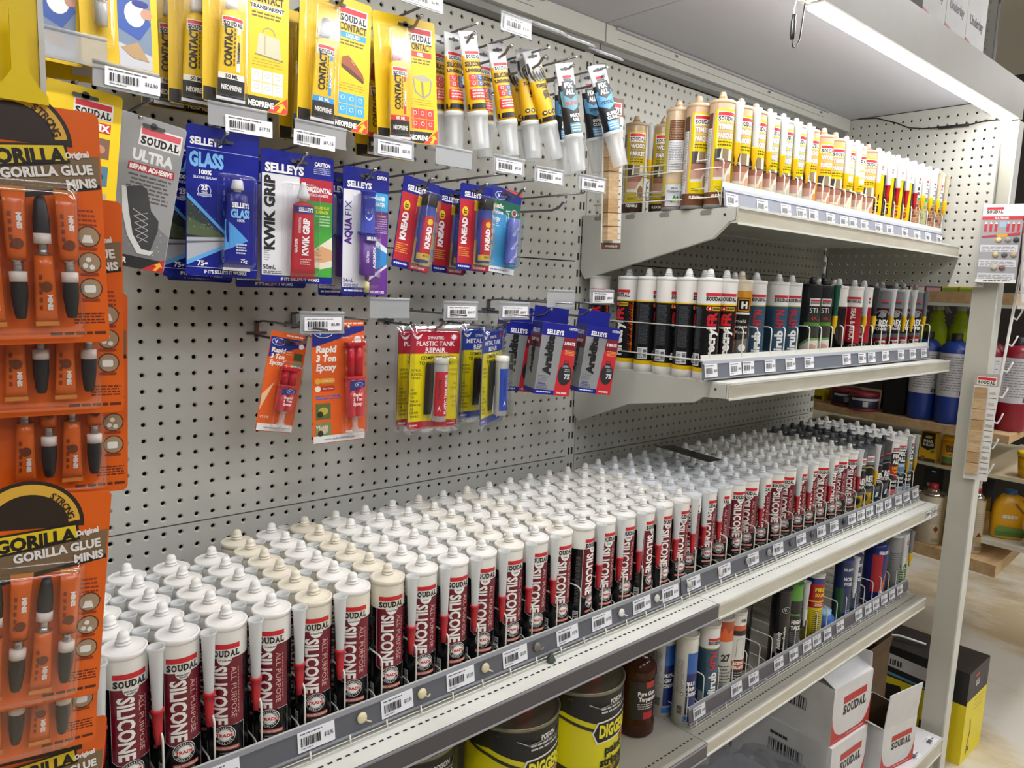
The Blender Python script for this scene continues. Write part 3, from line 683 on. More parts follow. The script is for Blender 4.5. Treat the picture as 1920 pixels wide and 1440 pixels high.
def silirub():
    a = Art(); wt = g('#e6e5e2'); bl = g('#33546b')
    soudal(a, 0.008, 0.167, 0.034, 3)
    a.text('HT\u00b0N', 0.006, 0.122, 0.0165, g('#b8323c'), w=0.040, rot=90, bold=0.04, L=3); a.text('silirub', 0.006, 0.062, 0.018, wt, w=0.068, rot=90, bold=0.04, L=3)
    a.bars(-0.034, 0.060, -0.008, 0.142, 30, g('#253f52'), 2, 0.35, 0.1); a.rect(-0.034, 0.026, -0.012, 0.05, g('#8fa0ad'), 2); a.rect(-0.0325, 0.028, -0.024, 0.048, g('#23303a'), 3)
    return body([(0.0145, wt), (0.024, bl), (0.149, bl), (0.1515, g('#b9ad5a')), (0.197, wt)], a)
def houseseal():
    a = Art(); bk = g('#19181a'); og = g('#c98a2b'); wt = g('#e9e6df')
    a.rect(-0.019, 0.150, 0.03, 0.180, og, 1); a.rect(-0.008, 0.136, 0.022, 0.166, g('#17130f'), 2); a.line([(-0.005, 0.139), (-0.005, 0.163), (0.019, 0.163), (0.019, 0.139), (-0.005, 0.139)], 0.0018, og, 3); a.text('H', 0.007, 0.151, 0.013, wt, bold=0.06, L=4); a.rect(-0.008, 0.1315, 0.022, 0.1355, wt, 2)
    for k, t in enumerate(('multi', 'purpose', 'silicone')): a.text(t, 0.002, 0.118-0.0115*k, 0.0062, wt, w=0.030 if k else 0.022, bold=0.01, L=3)
    a.poly([(-0.02, 0.05), (-0.02, 0.076), (0.02, 0.082), (0.02, 0.05)], g('#6d6b68'), 2); a.disc(0.008, 0.062, 0.008, wt, 3, 14)
    return body([(0.15, bk), (0.18, bk), (0.197, g('#d9cdb8'))], a)
def stickall():
    a = Art(); wt = g('#dfe0dd'); a.rect(-0.006, 0.152, 0.020, 0.170, wt, 1)
    soudal(a, 0.007, 0.162, 0.022, 3); a.text('STI', 0.004, 0.142, 0.012, wt, w=0.018, bold=0.0, L=3); a.text('4A', 0.006, 0.123, 0.008, g('#a83a3a'), bold=0.03, L=3)
    a.rrect(-0.016, 0.105, 0.024, 0.1135, 0.0015, g('#5b8a3c'), 2); a.poly([(-0.024, 0.020), (-0.024, 0.060), (-0.004, 0.076), (0.026, 0.078), (0.026, 0.020)], g('#6f9a58'), 2); a.poly([(-0.022, 0.020), (-0.022, 0.055), (-0.002, 0.070), (0.026, 0.072), (0.026, 0.020)], g('#cfc9bd'), 3)
    a.disc(-0.010, 0.036, 0.009, g('#8e2f28'), 4, 14); a.poly([(-0.006, 0.042), (0.014, 0.040), (0.018, 0.058), (0.002, 0.064)], g('#c09684'), 5)
    return body([(0.197, g('#24272a'))], a)
def sealstick():
    a = Art(); wt = g('#e3e1dd'); bk = g('#141215'); mr = g('#9c1a28')
    soudal(a, 0.000, 0.170, 0.034, 3); a.poly([(-0.018, 0.152), (-0.018, 0.066), (-0.010, 0.062), (0.022, 0.060), (0.022, 0.152)], mr, 2)
    a.text('SEAL & STICK', -0.001, 0.108, 0.0105, wt, w=0.080, rot=-90, bold=0.04, L=3)
    a.disc(0.004, 0.047, 0.011, g('#c9b9b4'), 3, 20); a.disc(0.004, 0.047, 0.010, g('#4a1a22'), 4, 20); a.text('TRADE', 0.004, 0.047, 0.0034, wt, w=0.017, bold=0.04, L=5)
    a.bars(-0.012, 0.018, 0.018, 0.032, 4, g('#7c8a68'), 3, 0.4, 0.2, 'c'); a.line([(-0.022, 0.06), (-0.034, 0.06), (-0.034, 0.148), (-0.023, 0.148)], 0.0006, g('#5a2a38'), 2)
    return body([(0.152, bk), (0.197, wt)], a)
def trex(kind):
    a = Art(); wt = g('#e4e3e0'); bk = g('#1a1a1d')
    spec = dict(power=('#6d6e72', '#7e1a22', '#a82229', ('T REX', 'POWER')), turbo=('#6b6d72', '#c8a516', '#d8b818', ('T REX', 'TURBO')), crystal=('#4a4b4d', '#33414d', '#2d3f52', ('T REX', 'CRYSTAL')))[kind]
    gp, ft, arc, tt = spec
    a.rect(-0.005, 0.158, 0.019, 0.176, wt if kind == 'turbo' else g(gp), 2); soudal(a, 0.007, 0.167, 0.022, 3)
    a.ring(0.004, 0.118, 0.024, 0.028, g(arc), 2, 22, 0, 180); a.ring(0.004, 0.118, 0.024, 0.0262, g('#8c8d90'), 3, 22, 10, 170)
    a.text(tt[0], 0.002, 0.110, 0.0165, wt, w=0.040, bold=0.05, L=4); a.text(tt[1], 0.003, 0.094, 0.0078, wt, w=0.036, bold=0.04, L=4)
    if kind == 'power':
        a.poly([(-0.008, 0.127), (0.0, 0.144), (0.008, 0.138), (0.014, 0.143), (0.012, 0.128), (0.004, 0.124)], g('#8f9094'), 3)
        a.disc(-0.004, 0.055, 0.007, bk, 3, 16); a.ring(-0.004, 0.055, 0.0052, 0.006, wt, 4, 16); a.text('SUPER', 0.010, 0.06, 0.005, wt, bold=0.04, L=3); a.text('STRONG', 0.010, 0.052, 0.005, wt, w=0.019, bold=0.04, L=3); a.bars(-0.01, 0.018, 0.018, 0.042, 6, g('#d6b9b6'), 3, 0.45, 0.3)
    elif kind == 'turbo': a.disc(-0.005, 0.055, 0.011, bk, 3, 18); a.ring(-0.005, 0.055, 0.0075, 0.0085, g('#4a6a98'), 4, 18); a.bars(-0.012, 0.014, 0.018, 0.036, 5, g('#3a3a20'), 3, 0.45, 0.2)
    else: a.poly([(0.0, 0.048), (0.004, 0.062), (0.012, 0.062), (0.008, 0.048)], wt, 3); a.bars(-0.012, 0.014, 0.018, 0.034, 4, g('#6d7a86'), 3, 0.4, 0.3)
    a.bars(-0.034, 0.060, -0.016, 0.14, 26, g('#55565a'), 2, 0.4, 0.1)
    return body([(0.070, g(ft)), (0.080, g('#55565a')), (0.150, bk), (0.197, g(gp))], a)
def fixall(kind):
    a = Art(); wt = g('#e6e5e3'); bk = g('#16181d'); ac = g('#b51e24' if kind == 'tack' else '#5f86a5')
    soudal(a, 0.003, 0.174, 0.026, 3, box=None); a.text('FIX', 0.004, 0.154, 0.0125, wt, w=0.026, bold=0.06, L=3); a.text('ALL', 0.004, 0.137, 0.0125, wt, w=0.026, bold=0.06, L=3)
    a.poly([(-0.020, 0.125), (-0.020, 0.108), (0.004, 0.086), (0.026, 0.108), (0.026, 0.125)], ac, 2)
    t = ('HIGH', 'TACK', 'SUPER', 'STRONG') if kind == 'tack' else ('CRYSTAL', 'SUPER', 'CLEAR', '')
    a.text(t[0], 0.004, 0.118, 0.007, g('#e8b21c') if kind == 'tack' else wt, w=0.024, bold=0.04, L=3); a.text(t[1], 0.004, 0.106 if kind == 'tack' else 0.078, 0.007, g('#e8b21c') if kind == 'tack' else wt, w=0.022, bold=0.04, L=3)
    a.text(t[2], 0.004, 0.076 if kind == 'tack' else 0.067, 0.007, wt, w=0.026, bold=0.05, L=3)
    if t[3]: a.text(t[3], 0.004, 0.064, 0.007, wt, w=0.030, bold=0.05, L=3)
    a.rect(-0.016, 0.022, 0.024, 0.054, ac, 2); a.bars(-0.014, 0.024, 0.022, 0.052, 5, wt, 3, 0.5, 0.2)
    return body([(0.164, bk), (0.197, wt)], a)

BW, TI, AL, IV, BE, ST = [silicone(v, c) for v, c in (('BRILLIANT WHITE', 0), ('TITANIUM', 0), ('ALABASTER', 1), ('IVORY', 0), ('BEIGE', 0), ('STONE', 0))]
MG, GR, MD, SG, BKS, WTR = [silicone(v, 0) for v in ('MISTY GREY', 'GREY', 'MEDIUM GREY', 'SMOKY GREY', 'BLACK', 'WHITE')]
rt = random.Random(11)
def stand(o, x, y, z, label, group=None, turn=None, lean=0.0, cat='sealant cartridge'):
    o.location = (x, y, z); o.rotation_euler = (0, lean, 0)
    if turn is not None:
        for c in o.children:
            if c.name.startswith('body'): c.rotation_euler = (0, 0, turn)
    tag(o, label, cat, group); return o
def rows_of(proto_fn, x, z, rows, nm, base_turn, what, lane_txt, grp, lidjit=True, cat='sealant cartridge', y0=-0.325, dy=0.0515, skip=()):
    first_ = None
    for r_ in range(rows):
        if r_ in skip: continue
        if first_ is None: o = proto_fn(); first_ = o
        else: o = copy_tree(first_)
        t = base_turn+rt.uniform(-0.18, 0.18)
        for c in (o.children if o.children else []):
            if c.name.startswith('body'): c.rotation_euler = (0, 0, t)
        o.location = (x+rt.uniform(-0.0008, 0.0008), y0+dy*r_+rt.uniform(-0.0004, 0.0004), z)
        o.rotation_euler = (0, 0, rt.uniform(-0.012, 0.012))
        rowt = 'front row' if r_ == 0 else f'{nth(r_+1)} row back'
        tag(o, f'{what}, {lane_txt}, {rowt}', cat, grp)
order_L = [(BW, 'brilliant white', '#ecebe8')]*3+[(TI, 'titanium', '#ebeae6')]*2+[(AL, 'alabaster', '#e6dfcd')]*3+[(IV, 'ivory', '#ecebe6')]*3+[(BE, 'beige', '#eae6dc')]*3+[(ST, 'stone', '#e8e8e4')]*3+[(MG, 'misty grey', '#ebe9e4')]*3
for k, x in enumerate(LANES_L):
    me, vn, lc = order_L[k]
    if k == 0: n = 4
    elif k < 5: n = 5
    else: n = 6
    tn = (-0.42, -0.20, -0.30, -0.36)[k % 4]
    if k in (14, 17): tn = 0.25
    lc2 = lc if (k*7) % 3 else '#edebe7'
    rows_of(lambda: cartridge('sealant_cartridge', me, lc2, npos=(0.0270, -0.0225) if k not in (6, 13) else (0.0286, 0.0190)), x, SL['main'], n, None, tn, f'maroon {vn} silicone cartridge', f'{nth(k+1)} lane from the left' , 'maroon silicone cartridges of the left bay', y0=-0.3355)
order_R = [(GR, 'grey', '#dfe2e6')]*4+[(MD, 'medium grey', '#e2e4e6')]*3+[(SG, 'smoky grey', '#dcdcd8')]*2+[(BKS, 'black', '#e4e4e2')]*2+[(WTR, 'white', '#e0dfda')]*3
TURBO, CRYS, TACK, FCRY = trex('turbo'), trex('crystal'), fixall('tack'), fixall('crystal')
for k, x in enumerate(LANES_R):
    gp = 'cartridges on the main shelf of the right bay'; lane = f'{nth(k+1)} lane past the bay joint'
    if k < 14:
        me, vn, lc = order_R[k]
        rows_of(lambda: cartridge('sealant_cartridge', me, lc, npos=(0.0282, -0.0200) if k in (0, 1, 4, 7, 8, 10, 13) else (0.0286, 0.0190)), x, SL['main'], 6, None, (-0.75, -0.4, -0.9, -0.55, -0.8)[k % 5], f'maroon {vn} silicone cartridge', lane, gp)
    elif k in (14, 15):
        rows_of(lambda: cartridge('sealant_cartridge', TURBO, '#54565a', '', '#d9ae12', True, npos=(0.0286, 0.0190 if k == 14 else -0.02)), x, SL['main'], 6, None, -0.6, 'grey and yellow turbo cartridge', lane, gp)
    elif k in (16, 17):
        rows_of(lambda: cartridge('sealant_cartridge', CRYS, '#3c3d40', '#6a6c70', '#d9ae12', True, npos=(0.0286, 0.0190)), x, SL['main'], 6, None, -0.6, 'dark grey crystal cartridge with dark cap', lane, gp)
    elif k == 18:
        rows_of(lambda: cartridge('sealant_cartridge', TACK, '#e2e2e0', '#54575c', '#d9ae12', True, npos=(0.0286, 0.0190)), x, SL['main'], 6, None, -0.6, 'black and red high tack cartridge', lane, gp)
    else:
        rows_of(lambda: cartridge('sealant_cartridge', FCRY, '#dadad8', '#a5a6a6', '#c99f18', True), x, SL['main'], 6, None, -0.6, 'black and blue clear adhesive cartridge', lane, gp)
# black card tray lying across the caps
m = MB(); q = M('#242322', 0.35)
def bent(u, w0, w1):
    return [(u, w0), (u, w1)]
pts = []
m.loft([[Vector((0.0, 0.0, 0.006)), Vector((0.19, 0.0, -0.001)), Vector((0.19, 0.0, -0.0022)), Vector((0.0, 0.0, 0.0048))], [Vector((0.005, 0.035, 0.0015)), Vector((0.19, 0.035, -0.002)), Vector((0.19, 0.035, -0.0032)), Vector((0.005, 0.035, 0.0003))], [Vector((0.0, 0.062, 0.010)), Vector((0.185, 0.062, 0.004)), Vector((0.185, 0.062, 0.0028)), Vector((0.0, 0.062, 0.0088))]], q, smooth=False)
a = Art(); a.text('SOUDAL', 0.085, 0.018, 0.006, '#8a6048', w=0.05, L=3); m.art(a, lambda u, v, l: Vector((u, v, 0.006-0.0368*u+l-0.13*v*0.9+0.0004)))
o = m.obj('black_card_tray', loc=(0.175, -0.285, 0.003), rot=(0, 0, math.radians(72)))
tag(o, 'bent black card tray lying on top of the white cartridge caps', 'card tray')

# ------------------------------------------------------------------ top shelf
ZT, ZM, ZL = SL['top'], SL['mid'], SL['low']
PQ1, PQ2, PQ3, PQ4 = parquet(), parquet('#c6a078', '#d9bf00', patch='#b89878'), parquet('#b9b6ae', '#d9c600', ('PARKET', 'PARQUET', 'PARKIET'), '#a3a5a6', '#8a8478', '#b9b4a6'), parquet('#e0ddc9', '#e0b800', ('WOOD', 'PARQUET', 'PARKIET'), '#d9d2b0', '#c8b98a', '#d9ceaa')
PQ5, PQ6, PQB = parquet('#d2a184', '#e0b41c', ('WOOD', 'PARQUET'), '#c99a72', '#a0683e', '#c48a66'), parquet('#a88f6c', '#bfa91d', ('WOOD', 'PARKET'), '#8c7656', '#3a2a20', '#8c7656'), parquet_back()
GF1, GF2, RP1, RP2, RP3 = gapfiller(), gapfiller(True), repair('#b0764f', '#7a4a30', '#d8442c'), repair('#a6a77a', '#858a58', '#c8323a', '#e6e6e0'), repair()
def put(me, x, y, z, label, lid='#e9eae8', noz='', ncap='#e8b80c', turn=-0.5, step=True, grp=None, lean=0.0):
    o = cartridge('sealant_cartridge', me, lid, noz, ncap, step, turn, (0.0276, -0.0212) if (int(round(x*1000)) % 7) < 4 or x < 0.13 else (0.0286, 0.0190)); return stand(o, x, y, z, label, grp, None, lean)
G1 = 'timber sealant cartridges on the top shelf'
BG = '#d0b596'
put(PQB, -0.008, -0.237, ZT, 'beige cartridge turned to show its printed back, left end of the top shelf', BG, None, turn=-0.95, grp=G1)
put(PQ1, -0.012, -0.2885, ZT, 'beige timber cartridge standing second from the front at the left end of the top shelf', BG, turn=-0.55, grp=G1)
put(PQ1, -0.009, -0.340, ZT, 'beige timber cartridge at the left front corner of the top shelf', BG, turn=-0.6, grp=G1)
put(PQ6, 0.045, -0.085, ZT, 'dim brown timber cartridge far back at the left of the top shelf', '#a08a6a', turn=-0.75, grp=G1)
put(PQ6, 0.098, -0.120, ZT, 'brown timber cartridge half hidden behind the turned beige one', '#b09a7c', turn=-0.9, grp=G1)
TOPROW = [(PQ1, 0.055, BG, 'beige timber cartridge mostly behind a white nozzle'), (PQ1, 0.110, BG, 'beige timber cartridge between two yellow nozzle caps'), (PQ3, 0.1640, '#c6c5c0', 'grey parquet cartridge just right of the beige ones'), (PQ3, 0.2200, '#c6c5c0', 'grey parquet cartridge, left of a close pair'), (PQ3, 0.2755, '#c6c5c0', 'grey parquet cartridge, right of a close pair'),
          (PQ5, 0.3350, '#d9b49c', 'tan wood cartridge left of the middle of the top shelf'), (PQ5, 0.405, '#d9b49c', 'orange tan wood cartridge at the middle of the top shelf'), (PQ2, 0.462, '#dcb08c', 'light brown cartridge beside the cream one'), (PQ4, 0.519, '#e2dfcf', 'cream yellow cartridge left of the broad cream one'), (PQ4, 0.580, '#e2dfcf', 'broad cream parquet cartridge facing the aisle'), (PQ5, 0.640, '#d2937c', 'reddish brown cartridge next to the gap fillers')]
for me, x, lc, lb in TOPROW: put(me, x, -0.340, ZT, lb, lc, turn=-0.75 if x > 0.5 else -0.55, grp=G1)
for k, (me, x) in enumerate(((PQ1, 0.112), (PQ3, 0.222), (PQ5, 0.406), (PQ4, 0.582))):
    put(me, x, -0.286, ZT, f'timber cartridge in the second row of the top shelf, {nth(k+1)} from the left', '#dcd2be', turn=-0.6, grp=G1)
GP = 'gap filler cartridges on the top shelf'
for k, (me, x) in enumerate(((GF1, 0.703), (GF1, 0.765), (GF2, 0.826), (GF2, 0.884))):
    put(me, x, -0.340, ZT, f'white topped yellow and black gap filler, {nth(k+1)} from the left', '#eeeeea', '', '#c81f2b', -0.95, False, GP)
for me, x, lb in ((RP1, 0.940, 'brick print repair cartridge with an orange red bar'), (RP2, 0.996, 'olive brick print repair cartridge'), (RP3, 1.052, 'brown brick print repair cartridge with a grey panel'), (RP3, 1.1075, 'brown brick print repair cartridge at the right end of the top shelf')):
    put(me, x, -0.340, ZT, lb, '#eceae6', '#b0a890' if x > 1 else '', '#e8b80c', -0.85, True, 'repair cartridges on the top shelf')
# ------------------------------------------------------------------ middle shelf
FC, SR, HS, SK, SS, TP = firecryl(), silirub(), houseseal(), stickall(), sealstick(), trex('power')
G2 = 'black fire sealant cartridges on the middle shelf'
for k, (y, tn, lb) in enumerate(((-0.338, -0.72, 'black Firecryl cartridge at the left front corner of the middle shelf'), (-0.2875, 0.0, 'black cartridge with small print, directly behind the front corner one'), (-0.2365, -0.1, 'black cartridge with small print, third from the front corner'), (-0.1855, 0.05, 'black cartridge with barcode panel, fourth from the front corner'), (-0.1300, -1.75, 'black cartridge showing its red flame edge at the shelf back'), (-0.046, -1.3, 'white topped cartridge nearest the back panel of the middle shelf'))):
    put(FC, -0.004, y, ZM, lb, '#e8e9e8', None, turn=tn, grp=G2)
MIDROW = [(FC, 0.054, '#e8e9e8', 'Firecryl cartridge second along the middle shelf front', None), (HS, 0.111, '#d9cdb8', 'multi purpose silicone cartridge with orange H logo', None), (SR, 0.168, '#d9dad8', 'blue cartridge, left of the three blue ones', None), (SR, 0.264, '#d9dad8', 'blue cartridge, middle of the three blue ones', None), (SR, 0.322, '#d9dad8', 'blue cartridge, right of the three blue ones', None),
          (SK, 0.420, '#17181a', 'black and green cartridge with a black cap, left of two', None), (SK, 0.478, '#17181a', 'black and green cartridge with a black cap, right of two', '#1d5a44'), (SS, 0.558, '#dcdbd8', 'white topped cartridge seen from its black side', None), (SS, 0.645, '#dcdbd8', 'seal and stick cartridge with maroon panel', ''), (SS, 0.702, '#dcdbd8', 'seal and stick cartridge right of its twin', '#2a2c30'),
          (TP, 0.815, '#8c8d90', 'grey and red power cartridge beside a white nozzle', ''), (TP, 0.905, '#8c8d90', 'grey and red power cartridge in the middle of three', ''), (TP, 0.962, '#8c8d90', 'grey and red power cartridge with its nozzle to the right', ''), (TP, 1.050, '#8c8d90', 'grey and red power cartridge at the right end of the middle shelf', '#6d6f74')]
for me, x, lc, lb, nz in MIDROW:
    tn = -0.92 if x < 0.5 else -0.95
    if x == 0.558: tn = 0.7
    if x in (0.264,): tn = -0.95
    put(me, x, -0.338, ZM, lb, lc, nz, '#d9ae12', tn, True, 'cartridges on the middle shelf')
for k, (me, x, y, lc) in enumerate(((FC, 0.054, -0.285, '#d9dad8'), (SR, 0.168, -0.285, '#cfd0ce'), (SR, 0.264, -0.284, '#c9cac8'), (SK, 0.42, -0.285, '#17181a'), (SS, 0.558, -0.285, '#cfcfcc'), (SS, 0.645, -0.285, '#cfcfcc'), (TP, 0.905, -0.285, '#8c8d90'))):
    put(me, x, y, ZM, f'cartridge in the second row of the middle shelf, {nth(k+1)} from the left', lc, None, turn=-0.8, grp='second row cartridges of the middle shelf')

# ================================================================== hanging goods on the back panel
def hook(x, z, L, holder=True, up=0.026, zt=0.0, lbl=''):
    """double steel hook: lower prong carries packs, upper one the label holder"""
    o = empty('display_hook', (x, 0, z)); tag(o, lbl, 'display hook', 'steel display hooks on the back panel')
    m = MB(); m.box(-0.017, -0.0035, 0.001, 0.017, -0.0008, 0.006, STEEL); m.box(-0.0035, -0.0045, -0.004, 0.0035, -0.0008, up+0.002, STEEL); m.obj('back_plate', o)
    m = MB(); m.tube([(0, -0.004, 0), (0, -L+0.03, -0.002), (0, -L+0.012, 0.002), (0, -L+0.003, 0.010), (0, -L-0.004, 0.0115)], 0.0023, STEEL, 8)
    m.lathe([(0, -0.0005), (0.0029, 0), (0.0029, 0.0018), (0, 0.0024)], CHROME, 10, (0, 0, 0), Matrix(((1, 0, 0, 0), (0, 0, -1, -L-0.004), (0, 1, 0, 0.0115), (0, 0, 0, 1)))); m.obj('lower_prong', o)
    if holder:
        m = MB(); m.tube([(0, -0.004, up), (0, -0.030, up+0.003), (0, -0.244, up+0.003+zt)], 0.0019, STEEL, 8); m.obj('upper_prong', o)
    return o
def holder(x, y, z, w=0.070, h=0.0275, label=True, price='$9.95', rot=(0, 0, 0), lbl='', dx=0.006, dz=-0.002, lw=0.052):
    o = empty('label_holder', (x, y, z), rot); tag(o, lbl, 'label holder')
    m = MB(); m.box(-w/2, -0.0012, -h/2, w/2, -0.0002, h/2, CLEARH); m.tube([(-w/2, -0.0005, h/2), (w/2, -0.0005, h/2)], 0.0022, CLEARH, 8); m.box(-w/2, -0.0026, -h/2, w/2, -0.0013, -h/2+0.003, CLEARH); m.obj('clear_pocket', o)
    if label:
        q = price_label('hold'+price, lw, 0.0195, price); q.name = 'price_ticket'; q.parent = o; q.location = (dx, -0.0030, dz)
    return o
def card_root(name, x, y, z, roll, yaw, label, cat, pitch=0.0, group=None):
    """roll: clockwise lean in degrees as seen from the aisle"""
    o = empty(name, (x, y, z), (math.radians(pitch), math.radians(-roll), math.radians(yaw)))
    return tag(o, label, cat, group)
def card_mesh(w, h, art, back='#dadad6', r=0.004, name='card', parent=None, edge=None, t=0.0007, hole=True, hz=None):
    m = MB(); p = []
    for cx, cz, a in ((w/2-r, -h/2+r, -90), (w/2-r, h/2-r, 0), (-w/2+r, h/2-r, 90), (-w/2+r, -h/2+r, 180)):
        for k in range(5): q = math.radians(a+22.5*k); p.append((cx+r*math.cos(q), cz+r*math.sin(q)))
    m.prism(p, t, back, Matrix(((1, 0, 0, 0), (0, 0, -1, t), (0, 1, 0, 0), (0, 0, 0, 1))))
    if art is not None:
        if hole:
            z = hz if hz is not None else h/2-0.010
            art.rrect(-0.013, z-0.002, 0.013, z+0.002, 0.0018, '#3a3b3c', 12); art.disc(0, z+0.001, 0.0042, '#3a3b3c', 12, 12)
        front(art, m)
    return m.obj(name, parent)
def blister(parent, x0, z0, x1, z1, d, mat=None, slope=0.003):
    m = MB(); mt = mat or BLIST
    def rr(i, r, y):
        p = []
        for cx, cz, a in ((x1-i-r, z0+i+r, -90), (x1-i-r, z1-i-r, 0), (x0+i+r, z1-i-r, 90), (x0+i+r, z0+i+r, 180)):
            for k in range(4): q = math.radians(a+30*k); p.append(Vector((cx+r*math.cos(q), y, cz+r*math.sin(q))))
        return p
    w = min(x1-x0, z1-z0)
    rings = [rr(-0.0025, 0.004, -0.0032), rr(0, 0.004, -0.0035), rr(slope*0.5, min(0.006, w*.3), -d*0.8), rr(slope, min(0.006, w*.3), -d*0.96), rr(slope*1.8, min(0.005, w*.25), -d)]
    m.loft(rings, mt, smooth=True, cap=False); m.face([m.bm.verts.new(v) for v in rings[-1]], mt)
    return m.obj('blister', parent)
def squeeze_tube(parent, x, y, z, L, w, col, art=None, cap='#e8e8e6', cap_len=0.022, up=True, name='glue_tube', neck=True, crimp='#d9d9d9', roll=0.0, cap_r=None, band=None, thick=0.5, ccol2=None, cap_top=None):
    """soft tube standing on its crimp (up) or hanging by it; z is the crimp end; L body length"""
    o = empty(name, (x, y, z), (0, math.radians(roll), 0)); o.parent = parent
    s = 1 if up else -1; m = MB(); rings = []; n = 20
    def dims(t): return (w/2*(1-0.20*t), 0.0006+w/2*thick*min(1, t*1.35)**0.8)
    for k in range(9):
        t = k/8; a, b_ = dims(t); rings.append([Vector((a*math.cos(2*PI*q/n), b_*math.sin(2*PI*q/n), s*t*L)) for q in range(n)])
    a, b_ = dims(1.0); r2 = w*0.16
    rings.append([Vector((r2*math.cos(2*PI*q/n), r2*math.sin(2*PI*q/n), s*(L+w*0.12))) for q in range(n)])
    m.loft(rings, mm(col))
    m.box(-w/2, -0.0007, min(0, -s*0.004), w/2, 0.0007, max(0, -s*0.004), crimp)
    if art is not None:
        def f(u, v, l):
            t = max(0, min(1, (v if up else L-v)/L)); a, b_ = dims(t); uu = max(-0.999, min(0.999, u/a)); return Vector((u, -b_*math.sqrt(1-uu*uu)-l-0.0003, v if up else v-L))
        m.art(art, f, w/7)
    m.obj('tube_body', o)
    r = cap_r or w*0.2; m = MB(); z0 = L+w*0.12
    pr_ = [(r*0.55, z0-0.001), (r*0.6, z0+0.003), (r*1.05, z0+0.0035), (r*1.05, z0+cap_len*0.3)]
    pr_ += [(r*(cap_top or 0.75), z0+cap_len*0.92), (r*(cap_top or 0.75)*0.8, z0+cap_len), (0, z0+cap_len)]
    if not up: pr_ = [(a_, -b2) for a_, b2 in pr_]
    m.lathe(pr_, mm(cap), 14); m.obj('cap', o)
    return o

YEL = M('#dcb600', 0.45); BLU = '#1d2a8c'; NAVY = '#1b2170'
